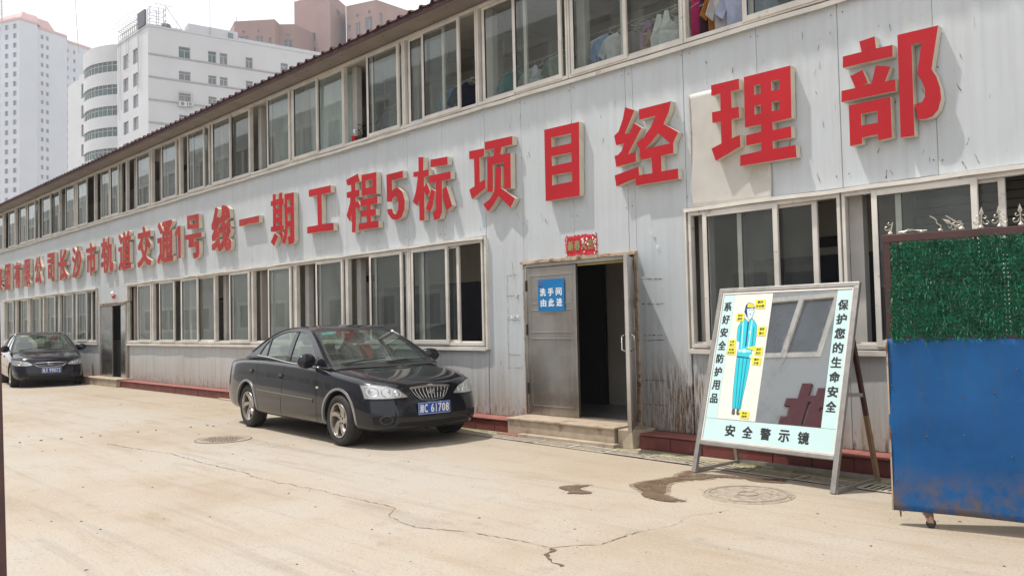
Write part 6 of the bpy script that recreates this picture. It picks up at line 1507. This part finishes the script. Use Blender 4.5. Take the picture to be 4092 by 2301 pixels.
sedan1 = dict(wb=2.72, ra=.345, rz=.30, tr=.300, tw=.835, spokes=5, twist=.55, lips=True, sticker=(0.05, 0.45, 0.50),
   stations=[(-.985, .50, .34, .80, .86, -.0), (-.965, .66, .30, .86, .91, -.03), (-.90, .75, .27, .905, .935, -.03), (-.74, .815, .245, .935, .96, -.02), (-.45, .845, .225, .955, .985, 0), (-.05, .855, .215, .965, 1.0, 0), (.5, .86, .205, .962, 1.0, 0), (1.2, .862, .20, .945, .975, 0),
     (1.9, .862, .20, .915, .945, 0), (2.3, .858, .20, .885, .925, 0), (2.65, .850, .20, .845, .885, 0), (2.98, .825, .20, .795, .835, .015), (3.18, .775, .19, .760, .797, .040), (3.30, .700, .19, .733, .765, .065), (3.38, .58, .19, .706, .731, .085), (3.415, .43, .20, .676, .698, .09)],
   gaps=[[(2.165, .89), (2.20, .72), (2.205, .45), (2.19, .24)], [(1.245, .935), (1.22, .72), (1.18, .45), (1.16, .235)], [(.30, .99), (.37, .80), (.42, .66)], [(.42, .245), (2.19, .235)], [(3.00, .555), (2.86, .60)]],
   hoodgap=[(2.42, .74), (2.8, .735), (3.10, .69), (3.28, .62)], trunkgap=[(-.12, .66), (-.5, .66), (-.85, .6)],
   bumpergap=[(-.80, .555), (-.6, .552), (-.42, .548), (-.36, .575)], mould=[(.40, .535), (1.2, .515), (2.12, .495)],
   gh=gh1, mir=(2.06, .985), handles=[(.175, .80), (1.17, .765)], slamp=(2.225, .665), plate_txt='湘C61708',
   front=dict(hl_lo=[(.325, .572), (.42, .566), (.55, .566), (.66, .568), (.752, .570)], hl_hi=[(.330, .588), (.42, .665), (.55, .708), (.66, .722), (.752, .724)],
     hl_rings=[(.455, .602), (.575, .622), (.70, .632)] and [(.440, .615, .042, 'lamp'), (.560, .636, .058, 'lamp'), (.685, .645, .050, 'lamp')],
     fog=(.60, .335), intakes=[([(-.50, .255), (0, .235), (.50, .255)], [(-.46, .300), (0, .290), (.46, .300)]), ([(-.70, .285), (-.62, .275), (-.52, .28)], [(-.72, .37), (-.62, .385), (-.50, .375)]), ([(.52, .28), (.62, .275), (.70, .285)], [(.50, .375), (.62, .385), (.72, .37)])],
     gr_lo=[(-.262, .660), (-.215, .585), (-.15, .530), (0, .517), (.15, .530), (.215, .585), (.262, .660)], gr_hi=[(-.264, .662), (-.17, .668), (-.09, .672), (0, .674), (.09, .672), (.17, .668), (.264, .662)],
     slats=[([(s * (.262), .660), (s * .215, .585), (s * .150, .530), (0, .517)], .004, .010) for s in (-1, 1)] + [([(k * .052, .666), (k * .050, .62), (k * .052 * .72, .530 + abs(k) * .003)], .0048, .012) for k in range(-4, 5)],
     bar_lo=[(-.285, .660), (0, .674), (.285, .660)], bar_hi=[(-.275, .684), (0, .700), (.275, .684)], emb=(0, .612), emblem=H_EMB, plate=(0.0, .435)))
car1, fp1 = make_car('saloon_car', 'dark navy saloon car with arch trims parked closest to the camera', (-11.262, 6.372), radians(-4.2), 'paint1', sedan1)

import copy
sedan2 = copy.deepcopy(sedan1)
sedan2.update(lips=False, spokes=7, twist=.15, sticker=(0.55, 0.50, 0.20), plate_txt='湘J99072', wb=2.68)
sedan2['front'].update(
     hl_lo=[(.40, .565), (.50, .552), (.62, .548), (.72, .555), (.80, .575)], hl_hi=[(.41, .600), (.50, .655), (.62, .690), (.72, .705), (.80, .700)],
     hl_rings=[(.53, .605, .040, 'lamp'), (.66, .620, .048, 'lamp')],
     gr_lo=[(-.30, .545), (0, .520), (.30, .545)], gr_hi=[(-.36, .600), (0, .612), (.36, .600)],
     slats=[([(-.35, .572), (0, .560), (.35, .572)], .004, .008), ([(.36, .628), (.38, .60), (.30, .535), (.15, .515), (0, .510), (-.15, .515), (-.30, .535), (-.38, .60), (-.36, .628)], .008, .010)],
     bar_lo=[(-.34, .612), (0, .625), (.34, .612)], bar_hi=[(-.33, .624), (0, .638), (.33, .624)], emb=(0, .585),
     emblem=[[(.040 * cos(k / 20 * 6.2832), .036 * sin(k / 20 * 6.2832)) for k in range(21)], [(-.075, .008), (-.03, .0), (0, -.008), (.03, 0), (.075, .008)]], plate=(0.02, .43), fog=(.56, .30))
car2, fp2 = make_car('saloon_car', 'black-blue saloon car with winged round badge parked at the far left', (-24.80 - 2.68 * cos(radians(8)) + .835 * sin(radians(8)), 5.60 + 2.68 * sin(radians(8)) + .835 * cos(radians(8))), radians(-8), 'paint2', sedan2)
# ================================================================= BACKGROUND BUILDINGS
def wall_holes(mb, P, U, W, z0, z1, holes, depth, nrm, mi=0, mi2=0):
    """vertical wall from P along unit U (2D) width W, z0..z1, with rectangular holes and reveals; nrm = outward 2D normal"""
    us = sorted(set([0, W] + [h[0] for h in holes] + [h[1] for h in holes])); vs = sorted(set([z0, z1] + [h[2] for h in holes] + [h[3] for h in holes]))
    def pt(u, v, d=0): return (P[0] + U[0] * u - nrm[0] * d, P[1] + U[1] * u - nrm[1] * d, v)
    for j in range(len(vs) - 1):
        run = None
        for i in range(len(us) - 1):
            cu = (us[i] + us[i + 1]) / 2; cv = (vs[j] + vs[j + 1]) / 2
            hole = any(h[0] < cu < h[1] and h[2] < cv < h[3] for h in holes)
            if not hole:
                if run is None: run = us[i]
            if hole or i == len(us) - 2:
                e = us[i] if hole else us[i + 1]
                if run is not None and e > run: mb.quad(pt(run, vs[j]), pt(e, vs[j]), pt(e, vs[j + 1]), pt(run, vs[j + 1]), mi)
                run = None
    for (a, b, c, d) in holes:
        for q in (((a, c), (b, c)), ((b, c), (b, d)), ((b, d), (a, d)), ((a, d), (a, c))):
            mb.quad(pt(*q[0]), pt(*q[1]), pt(*q[1], depth), pt(*q[0], depth), mi2)
    return pt
_wc = {}
def far_window(parent, P, U, nrm, a, b, c, d, depth, glass='farwindow', frame='farframe', style='t'):
    w = round(b - a, 2); h = round(d - c, 2); key = (w, h, glass, style)
    if key not in _wc:
        mbb = MB(); fw = min(.07, w * .08)
        mbb.quad((0, 0, 0), (w, 0, 0), (w, 0, h), (0, 0, h), 1)
        def bx(x0, x1, z0, z1): mbb.box(x0, x1, -.05, -.004, z0, z1, 0)
        bx(0, fw, 0, h); bx(w - fw, w, 0, h); bx(fw, w - fw, 0, fw); bx(fw, w - fw, h - fw, h)
        if style == 't':
            bx(fw, w - fw, h * .68, h * .68 + fw); bx(w / 2 - fw / 2, w / 2 + fw / 2, fw, h * .68)
        elif style == 's': bx(w / 2 - fw / 2, w / 2 + fw / 2, fw, h - fw)
        _wc[key] = mbb.mesh('window', [frame, glass])
    o = link('window', _wc[key], parent)
    o.location = (P[0] + U[0] * a - nrm[0] * depth, P[1] + U[1] * a - nrm[1] * depth, c)
    o.rotation_euler = (0, 0, math.atan2(U[1], U[0]))
    return o
# ---- white hotel-like block -------------------------------------------------
wb = thing('office_block', 'white tiled office block with a bowed corner bay and green glass window bands', 'building')
def unit(a, b): d = Vector((b[0] - a[0], b[1] - a[1])); d.normalize(); return (d.x, d.y)
C0 = (-121.4, 44.8); UR = unit(C0, (-118.1, 67.3)); NR = (UR[1], -UR[0]); UL = unit(C0, (-133, 44.46)); NL = (UL[1], -UL[0])
if NL[1] > 0: NL = (-NL[0], -NL[1])
if NR[0] < 0: NR = (-NR[0], -NR[1])
fl = [(41.0, 42.7), (37.75, 39.05), (34.65, 35.85), (31.3, 32.6), (28.0, 29.3)]
rh = []
for (c, d) in fl + [(24.8, 26.1), (21.5, 22.8)]:
    for a, b in ((4.2, 5.85), (8.4, 9.6), (10.1, 11.25), (14.0, 15.1), (19.5, 20.7), (25, 26.2)): rh.append((a, b, c, d))
mb = MB(); ptR = wall_holes(mb, C0, UR, 40, 0, 45, rh, .22, NR)
for zb in (40.9, 37.6, 34.3, 31.0, 27.8):
    q = [ptR(0, zb - .12, -.10), ptR(40, zb - .12, -.10), ptR(40, zb + .12, -.10), ptR(0, zb + .12, -.10)]
    mb.quad(*q, 1); mb.quad(ptR(0, zb + .12, -.10), ptR(40, zb + .12, -.10), ptR(40, zb + .12, 0), ptR(0, zb + .12, 0), 1); mb.quad(ptR(0, zb - .12, -.10), ptR(40, zb - .12, -.10), ptR(40, zb - .12, 0), ptR(0, zb - .12, 0), 1)
mb.build('side_wall', ['farwall', 'band'], wb)
for i, (a, b, c, d) in enumerate(rh): far_window(wb, C0, UR, NR, a, b, c, d, .20, 'farwindow' if c > 40 and a < 9 else 'farwindow2')
# left front wall, from the corner towards -x: flat part, bowed bay, flat part
lh = []
for (c, d) in ((40.5, 42.7), (37.1, 39.1), (33.95, 35.85), (30.65, 32.55), (27.4, 29.3)):
    lh += [(3.6, 5.5, c, d), (7.3, 9.2, c, d)]
mb = MB(); wall_holes(mb, C0, UL, 11.7, 0, 45, lh, .22, NL)
PB = (C0[0] + UL[0] * 25.0, C0[1] + UL[1] * 25.0)
lh2 = [(.4, 2.4, c, d) for (c, d) in ((39.9, 42.3), (36.5, 38.7), (33.5, 35.5), (30.2, 32.2), (27, 29))]
wall_holes(mb, PB, UL, 3.6, 0, 44, lh2, .22, NL); wall_holes(mb, (C0[0] + UL[0] * 24.4, C0[1] + UL[1] * 24.4), UL, .6, 0, 44, [], .2, NL)
mb.build('front_wall', 'farwall', wb)
for (a, b, c, d) in lh: far_window(wb, C0, UL, NL, a, b, c, d, .20, 'farwindow2', style='s')
for (a, b, c, d) in lh2: far_window(wb, PB, UL, NL, a, b, c, d, .20, 'farwindow2', style='s')
def arc(P0, U, N_, s0, s1, sag, n):
    ch = (s1 - s0) / 2; R0 = (ch * ch + sag * sag) / (2 * sag); half = math.asin(min(1, ch / R0)); cs = (s0 + s1) / 2
    out = []
    for i in range(n + 1):
        a = -half + 2 * half * i / n; s = cs + R0 * sin(a); d = R0 * cos(a) - (R0 - sag)
        out.append((P0[0] + U[0] * s + N_[0] * d, P0[1] + U[1] * s + N_[1] * d, N_[0] * cos(a) + U[0] * sin(a), N_[1] * cos(a) + U[1] * sin(a)))
    return out
A1 = arc(C0, UL, NL, 11.7, 24.4, 2.2, 30)
bandz = [(41.0, 42.6), (37.45, 39.0), (34.2, 35.7), (31.0, 32.4), (27.8, 29.2)]
segs = [(45.2, None)]
mb = MB(); zt = 45.2
for (c, d) in bandz + [(0, 0)]:
    lo = d
    for i in range(30):
        a, b = A1[i], A1[i + 1]
        mb.quad((a[0], a[1], lo if c else 0), (b[0], b[1], lo if c else 0), (b[0], b[1], zt), (a[0], a[1], zt))
        if c:
            for zz in (c, d): mb.quad((a[0], a[1], zz), (b[0], b[1], zz), (b[0] - b[2] * .3, b[1] - b[3] * .3, zz), (a[0] - a[2] * .3, a[1] - a[3] * .3, zz))
    zt = c
mb.add([(p[0], p[1], 45.1) for p in A1], [tuple(range(31))])
mb.build('bowed_bay', 'farwall', wb)
for (c, d) in bandz:
    mb = MB()
    for i in range(30):
        a, b = A1[i], A1[i + 1]; k = .22
        mb.quad((a[0] - a[2] * k, a[1] - a[3] * k, c), (b[0] - b[2] * k, b[1] - b[3] * k, c), (b[0] - b[2] * k, b[1] - b[3] * k, d), (a[0] - a[2] * k, a[1] - a[3] * k, d))
    w = mb.build('window_band', 'farwindow', wb)
    mb = MB()
    for i in range(0, 31, 2):
        a = A1[i]; mb.bar((a[0] - a[2] * .17, a[1] - a[3] * .17, c), (a[0] - a[2] * .17, a[1] - a[3] * .17, d), .09, .09)
    for i in range(30):
        a, b = A1[i], A1[i + 1]; z = c + (d - c) * .66; mb.bar((a[0] - a[2] * .17, a[1] - a[3] * .17, z), (b[0] - b[2] * .17, b[1] - b[3] * .17, z), .07, .07)
    mb.build('mullions', 'farframe', w)
# far recessed curved part, roof, parapet, penthouse
def slab(mb, P0, U, N_, u0, u1, d0, d1, z0, z1, mi=0):
    pts = [(P0[0] + U[0] * u - N_[0] * d, P0[1] + U[1] * u - N_[1] * d) for u, d in ((u0, d0), (u1, d0), (u1, d1), (u0, d1))]
    mb.add([(x, y, z0) for x, y in pts] + [(x, y, z1) for x, y in pts], [(0, 3, 2, 1), (4, 5, 6, 7), (0, 1, 5, 4), (1, 2, 6, 5), (2, 3, 7, 6), (3, 0, 4, 7)], mi)
mb = MB(); slab(mb, C0, UR, NR, .05, 40, .3, 22, 44.4, 44.5); slab(mb, C0, UL, NL, 28.6, 34, .0, 12, 0, 43.4); mb.build('roof', 'farwall', wb)
mb = MB(); slab(mb, C0, UR, NR, -.05, 40, -.10, .15, 44.9, 45.12); slab(mb, C0, UL, NL, 0, 11.7, -.10, .15, 44.9, 45.12); mb.build('parapet_coping', 'farwall', wb)
mb = MB(); slab(mb, C0, UR, NR, 5.9, 13.2, 1.2, 6, 44.5, 46.75); slab(mb, C0, UR, NR, .6, 5.9, 3, 6, 44.5, 46.3); slab(mb, C0, UR, NR, 13.2, 30, .9, 6, 44.5, 45.75); mb.build('penthouse', 'farwall', wb)
mb = MB(); slab(mb, C0, UR, NR, 11.75, 12.5, 1.1, 1.25, 45.6, 46.4, 0); mb.build('penthouse_vent', 'farwindow2', wb)
mb = MB(); slab(mb, C0, UL, NL, .6, 3.2, -.25, .05, 45.2, 47.45); tag(mb.build('billboard_panel', 'purpletank'), 'dark purple-grey panel on the corner of the office block roof', 'billboard')
# billboard scaffold
bs_ = thing('roof_scaffold', 'rusty lattice billboard frame on the left roof edge of the office block', 'scaffold')
def RP(P0, U, N_, u, d, z): return (P0[0] + U[0] * u - N_[0] * d, P0[1] + U[1] * u - N_[1] * d, z)
mb = MB(); RL = lambda u, d, z: RP(C0, UL, NL, u, d, z)
for k in range(12):
    u = 3.2 + k * .78; zt = 47.45 - (u - 3.2) * .03
    mb.bar(RL(u, .2, 45), RL(u, .2, zt), .06, .06); mb.bar(RL(u, .9, 45), RL(u, .9, zt - .2), .06, .06); mb.bar(RL(u, .2, zt), RL(u, .9, zt - .2), .05, .05)
    mb.tube([RL(u, .2, zt), RL(u + .05, -.35, zt + .05), RL(u + .05, -.7, zt + .35), RL(u, -.75, zt + .6)], .035, 4)
    if k < 11:
        for zz in (45.5, 46.3, 47.1): mb.bar(RL(u, .2, zz), RL(u + .78, .2, zz), .045, .045)
        mb.bar(RL(u, .2, 45.2), RL(u + .78, .2, 46.3), .04, .04); mb.bar(RL(u + .78, .2, 46.3), RL(u, .9, 47.1), .04, .04)
mb.build('frame_left', 'steelgrey', bs_)
mb = MB(); RR = lambda u, d, z: RP(C0, UR, NR, u, d, z)
for (u, d) in ((.4, .6), (1.6, .6), (2.6, .6), (.4, 2.0), (1.6, 2.0), (2.6, 2.0)): mb.bar(RR(u, d, 44.5), RR(u, d, 48.1 + (.5 if u > 2 else 0)), .07, .07)
for zz in (45.4, 46.3, 47.2, 48.0):
    for a, b in (((.4, .6), (2.6, .6)), ((.4, 2.0), (2.6, 2.0)), ((.4, .6), (.4, 2.0)), ((2.6, .6), (2.6, 2.0))): mb.bar(RR(*a, zz), RR(*b, zz), .05, .05)
    mb.bar(RR(.4, .6, zz), RR(1.6, .6, zz - .9), .04, .04); mb.bar(RR(2.6, .6, zz), RR(1.6, .6, zz - .9), .04, .04)
mb.bar(RR(2.6, .6, 48.4), RR(5.4, .6, 44.6), .07, .07); mb.bar(RR(4.2, .6, 46.8), RR(4.0, .6, 44.6), .05, .05); mb.bar(RR(1.0, .6, 48.6), RR(3.6, .6, 48.5), .06, .06)
mb.build('frame_right', 'steelgrey', bs_)
for i, (u, lab) in enumerate(((2.9, 'large dark water tank on the office block roof behind the scaffold'), (5.6, 'smaller grey water tank on the office block roof right of the scaffold'))):
    mb = MB(); c = RR(u, 1.9, 0)
    mb.lathe([(0, 44.5), (.75 - .2 * i, 44.5), (.78 - .2 * i, 45.4 - .2 * i), (.6 - .2 * i, 45.9 - .35 * i), (0, 46.05 - .35 * i)], 16, 'Z', (c[0], c[1], .3)); tag(mb.build('water_tank', 'purpletank' if i == 0 else 'steelgrey', smooth=True), lab, 'tank')
mb = MB(); mb.tube([RL(19.4, -3.0, 45.1), RL(21.8, -3.0, 60)], .07, 5, 0, .03); tag(mb.build('lightning_mast', 'steelgrey'), 'thin leaning mast rising from the bowed bay of the office block', 'mast')
mb = MB(); mb.tube([RR(9.0, .95, 45.5), RR(9.0, .95, 56)], .055, 5, 0, .03); tag(mb.build('lightning_mast', 'steelgrey'), 'thin upright mast in front of the office block penthouse', 'mast')
# air conditioners and cage on the side wall
for (a, b, c, d, lab) in ((4.1, 5.2, 33.75, 34.5, 'wider outdoor air conditioner on the office block side wall'), (5.3, 6.1, 33.9, 34.45, 'smaller outdoor air conditioner beside the wider one on the office block')):
    t = thing('air_conditioner', lab, 'air conditioner', 'air conditioners of the office block')
    mb = MB(); slab(mb, C0, UR, NR, a, b, -.55, -.12, c, d); mb.build('case', 'farwall', t)
    mb = MB(); cu = a + (b - a) * .42; rr = (d - c) * .36
    mb.add([ptR(cu + rr * cos(k / 16 * 6.28), (c + d) / 2 + rr * sin(k / 16 * 6.28), .56 - 0 * 1) for k in range(16)], [tuple(range(16))])
    mb.v = [(x + NR[0] * (.56 + .57), y + NR[1] * (.56 + .57), z) for x, y, z in mb.v]; mb.build('fan_grille', 'farwindow2', t)
t = thing('window_cage', 'burglar-bar cage over the third-row window of the office block', 'window cage')
mb = MB()
for k in range(9): mb.bar(ptR(4.0 + k * .25, 34.5, -.45), ptR(4.0 + k * .25, 36.0, -.45), .03, .03)
for k in range(5): mb.bar(ptR(4.0, 34.5 + k * .375, -.45), ptR(6.0, 34.5 + k * .375, -.45), .03, .03)
mb.build('bars', 'steelgrey', t)
# ivy-thin hanging cables
for k, (u, z0, z1, dd) in enumerate(((2.7, 45, 36.4, .25), (2.9, 45, 36.0, .3), (7.5, 45, 40, .2), (10.4, 45, 33, .2), (9.7, 45, 34.5, .2), (6.6, 45, 41, .2))):
    mb = MB(); mb.tube([RL(u + .25 * sin(q * 1.7 + k) * (q / 8), -dd, z0 + (z1 - z0) * q / 8) for q in range(9)], .03, 4)
    tag(mb.build('hanging_cable', 'steelgrey'), ['left of the corner window column, longest loose cable', 'thin cable just right of the longest one', 'short loose cable at the second window column', 'loose cable beside the bowed bay', 'loose cable between the bay and the scaffold foot', 'short cable end near the roof scaffold'][k], 'cable', 'loose cables on the office block')

# ---- residential tower -------------------------------------------------------
tw = thing('tower_block', 'very tall pale grey residential tower with pink top at the left edge', 'building')
def face(parent, A, B, ztop, cols, zw, hw, step, nrow, ww, mat, ext=0, depth=.35, name='wall'):
    U = unit(A, B); W = math.hypot(B[0] - A[0], B[1] - A[1]); N_ = (U[1], -U[0])
    if N_[0] * -A[0] + N_[1] * -A[1] < 0: N_ = (-N_[0], -N_[1])
    holes = []
    for c in cols:
        for r in range(nrow):
            z1 = zw - r * step; holes.append((c, c + ww, z1 - hw, z1))
    mbb = MB(); wall_holes(mbb, A, U, W, 0, ztop, holes, depth, N_); mbb.build(name, mat, parent)
    for h in holes: far_window(parent, A, U, N_, *h, depth - .04, 'farwindow2', style='s')
    return U, N_, W
A_, B_, C_ = (-304.9, 62.8), (-292.9, 68.7), (-294.5, 73.9)
face(tw, A_, B_, 100, [3.6, 7.1, 10.6], 98.3, 1.6, 3.04, 25, 1.45, 'towerwall')
face(tw, B_, C_, 100, [], 0, 0, 1, 0, 1, 'towerwall')
face(tw, C_, (-298.1, 75.2), 100, [], 0, 0, 1, 0, 1, 'towerwall')
face(tw, (-298.0, 75.0), (-301.3, 84.4), 100, [1.2, 3.0], 97.6, 1.35, 3.04, 26, .85, 'towerwall')
face(tw, (-301.3, 84.4), (-306.2, 86.2), 100, [], 0, 0, 1, 0, 1, 'towerwall')
face(tw, (-306.2, 85.8), (-309.8, 94.8), 100, [.15, 2.75], 97.2, 1.3, 3.04, 26, .75, 'towerwall')
mb = MB()
foot = [A_, B_, C_, (-298, 75), (-301.3, 84.4), (-306.2, 86), (-309.8, 94.8), (-325, 96), (-325, 62)]
mb.poly([foot], lambda u, v: (u, v, 99.9)); mb.build('roof_deck', 'towerwall', tw)
mb = MB()
for a, b in zip(foot[:6], foot[1:7]): mb.bar((*a, 99.7), (*b, 99.7), .5, .7)
mb.build('pink_cornice', 'pinkroof', tw)
mb = MB()
def hip(f, z0, z1, k):
    cx = sum(p[0] for p in f) / len(f); cy = sum(p[1] for p in f) / len(f); g = [(cx + (x - cx) * k, cy + (y - cy) * k) for x, y in f]; n = len(f)
    mb.add([(x, y, z0) for x, y in f] + [(x, y, z1) for x, y in g], [(i, (i + 1) % n, n + (i + 1) % n, n + i) for i in range(n)] + [tuple(range(n, 2 * n))])
hip([(-306, 64), (-294, 69), (-295.5, 74.5), (-298, 76), (-299.6, 80.5), (-312, 80)], 100, 102.9, .72)
mb.build('hipped_top', 'pinkroof', tw)
mb = MB(); slab(mb, (-296.2, 70.3), unit(B_, C_), (.94, .34), 0, .9, 0, .9, 100, 103.2); mb.build('chimney', 'pinkroof', tw)
t = thing('lattice_antenna', 'steel lattice antenna on the tower roof at the top left corner', 'antenna')
mb = MB(); c = Vector((-301.5, 65.2, 101))
for dx, dy in ((-.6, -.6), (.6, -.6), (.6, .6), (-.6, .6)): mb.bar(c + Vector((dx, dy, 0)), c + Vector((dx * .5, dy * .5, 14)), .13, .13)
for k in range(9):
    z = k * 1.5; s0 = .6 - .3 * z / 14
    for a, b in (((-1, -1), (1, -1)), ((1, -1), (1, 1)), ((1, 1), (-1, 1)), ((-1, 1), (-1, -1))): 
        mb.bar(c + Vector((a[0] * s0, a[1] * s0, z)), c + Vector((b[0] * s0, b[1] * s0, z)), .09, .09); mb.bar(c + Vector((a[0] * s0, a[1] * s0, z)), c + Vector((b[0] * s0, b[1] * s0, z + 1.5)), .07, .07)
for z, l in ((2, 2.6), (3.6, 2.2), (5.2, 2.6)): mb.bar(c + Vector((0, 0, z)), c + Vector((.5, l, z + 1.2)), .08, .08)
mb.build('lattice', 'steelgrey', t)

# ---- pink apartment blocks -----------------------------------------------------
def block(name, lab, foot, z, mat, wins, fidx):
    t = thing(name, lab, 'building')
    n = len(foot)
    for k in range(n):
        A, B = foot[k], foot[(k + 1) % n]; U = unit(A, B); W = math.hypot(B[0] - A[0], B[1] - A[1]); N_ = (U[1], -U[0])
        cx = sum(p[0] for p in foot) / n; cy = sum(p[1] for p in foot) / n
        if (A[0] - cx) * N_[0] + (A[1] - cy) * N_[1] < 0 and (B[0] - cx) * N_[0] + (B[1] - cy) * N_[1] < 0: N_ = (-N_[0], -N_[1])
        hs = wins.get(k, [])
        mbb = MB(); hs2 = [(h[0], h[2], h[3], h[1]) for h in hs]
        wall_holes(mbb, A, U, W, 30, z, hs2, .3, N_); mbb.build('wall', mat, t)
        for h in hs2: far_window(t, A, U, N_, *h, .26, 'farwindow2', style='s')
    mbb = MB(); mbb.poly([foot], lambda u, v: (u, v, z)); mbb.build('roof', mat, t)
    return t
def rep(lst, step, n): return [(a, b - k * step, c, d - k * step) for k in range(n) for a, b, c, d in lst]
block('apartment_block', 'low pink apartment block just behind the office block roof', [(-161.1, 76.8), (-154.7, 82.4), (-156.7, 84.6), (-154.7, 86.8), (-160, 100), (-175, 95), (-172, 80)], 64.0, 'pinkwall',
      {0: [(1.7, 62.0, 2.2, 61.5), (4.9, 62.0, 5.4, 61.5), (4.5, 60.6, 6.0, 59.3), (7.2, 60.3, 7.8, 58.8), (1.0, 60.8, 2.9, 59.8)], 2: [(1.4, 62.0, 2.0, 61.4), (.7, 60.7, 2.6, 58.9)]}, 0)
block('apartment_block', 'tallest pink apartment tower in the middle of the background', [(-162.2, 91.1), (-152.5, 94.1), (-157.2, 101), (-166.9, 98)], 72.0, 'pinkwall',
      {0: rep([(4.0, 64.2, 6.0, 62.2)], 3.15, 4), 1: [(3.2, 69.5, 5.2, 68.4)]}, 0)
block('apartment_block', 'pink apartment block with barred windows, rightmost behind the roof', [(-152.7, 98.2), (-145.5, 101.1), (-146.2, 110.1), (-158, 112), (-160, 104)], 70.0, 'pinkwall',
      {0: [(.5, 65.7, 1.1, 64.3), (2.4, 65.9, 3.6, 63.2), (4.8, 66.6, 6.6, 63.9), (2.7, 67.7, 3.2, 67.1), (5.7, 68.0, 6.2, 67.3)], 1: [(.8, 67.4, 1.5, 65.1)]}, 0)
mb = MB(); mb.tube([(-160.9, 77.2, 64), (-160.9, 77.2, 65)], .07, 5); tag(mb.build('roof_vent', 'steelgrey'), 'tiny vent pipe on the low pink block', 'vent pipe')
# ---- building across the yard (seen in the mirror and in the window panes) -------
ob = thing('yard_building', 'white panelled building across the yard, reflected in the safety mirror', 'building')
mb = MB(); oh = []
OX = 72.0
for k in range(30):
    u = .55 + k * 3.3 - 63 + OX
    if u < .3 or u > 100: continue
    for (z0, z1) in ((9.4, 11.7), (5.2, 6.7), (1.2, 2.8)): oh.append((u, u + 2.7, z0, z1))
OA = (-9.0 - 108.0, -6.5)
oh = [(h[0] + 0, h[1], h[2], h[3]) for h in oh if h[1] < 108]
# line the window centres up on x = -15.2
sh_ = (-15.2 - 1.35 - OA[0]) % 3.3
oh = [(sh_ + k * 3.3, sh_ + k * 3.3 + 2.7, z0, z1) for k in range(32) for (z0, z1) in ((9.4, 11.7), (5.2, 6.7), (1.2, 2.8)) if sh_ + k * 3.3 + 2.7 < 107.6]
wall_holes(mb, OA, (1, 0), 108, 0, 12.4, oh, .12, (0, 1)); mb.build('wall', 'yardwall', ob)
mb = MB(); w_, h_ = 2.7, 2.3
for (z0, z1) in ((9.4, 11.7), (5.2, 6.7), (1.2, 2.8)):
    w_, h_ = 2.7, z1 - z0; mb = MB(); k_ = .17
    mb.quad((0, -.06, 0), (w_, -.06, 0), (w_, -.06, h_), (0, -.06, h_), 1)
    for a, b, c, d in ((0, k_, 0, h_), (w_ - k_, w_, 0, h_), (k_, w_ - k_, 0, k_), (k_, w_ - k_, h_ - k_, h_), (w_ / 2 - k_ / 2, w_ / 2 + k_ / 2, k_, h_ - k_)): mb.box(a, b, -.05, .03, c, d, 0)
    me_ = mb.mesh('window', ['ledge', 'farwindow2'])
    for h in oh:
        if h[2] == z0: o = link('window', me_, ob); o.location = (OA[0] + h[0], OA[1], z0)
mb = MB(); mb.box(OA[0], -9, -16, -6.62, 12.3, 12.4); mb.box(-9.1, -9.0, -16, -6.52, 0, 12.3); mb.build('end_wall_and_roof', 'yardwall', ob)
t = thing('red_sign_panel', 'dark red stepped sign shape on the building across the yard, reflected in the mirror', 'sign')
mb = MB()
mb.prism([[(-14.5, 6.95), (-12.2, 6.95), (-12.2, 8.3), (-13.55, 8.3), (-13.55, 8.05), (-13.8, 8.05), (-13.8, 8.45), (-14.12, 8.45), (-14.12, 7.95), (-14.5, 7.95), (-14.5, 7.7), (-14.3, 7.7), (-14.3, 7.35), (-14.5, 7.35)],
          [(-13.74, 7.1), (-13.64, 7.1), (-13.64, 7.85), (-13.74, 7.85)], [(-13.3, 7.55), (-13.0, 7.55), (-13.0, 7.68), (-13.3, 7.68)]], lambda u, v, d: (u, -6.48 + d, v), 0, .08)
mb.build('panel', plain('dull_red_board', (0.125, 0.030, 0.040), .7), t)

# ---- summer haze over the far blocks
hm = bpy.data.materials.new('haze'); hm.use_nodes = True; hn = hm.node_tree
for n_ in list(hn.nodes): hn.nodes.remove(n_)
ho = hn.nodes.new('ShaderNodeOutputMaterial'); hv = hn.nodes.new('ShaderNodeVolumePrincipled')
hv.inputs['Density'].default_value = 0.0007; hv.inputs['Color'].default_value = (0.93, 0.95, 1.0, 1); hv.inputs['Anisotropy'].default_value = 0.3
hn.links.new(hv.outputs[0], ho.inputs['Volume'])
M['haze'] = hm
mb = MB(); mb.box(-345, 60, -60, 150, -1.2, 125)
hz = mb.build('haze', 'haze'); hz['kind'] = 'stuff'; hz.display_type = 'WIRE'
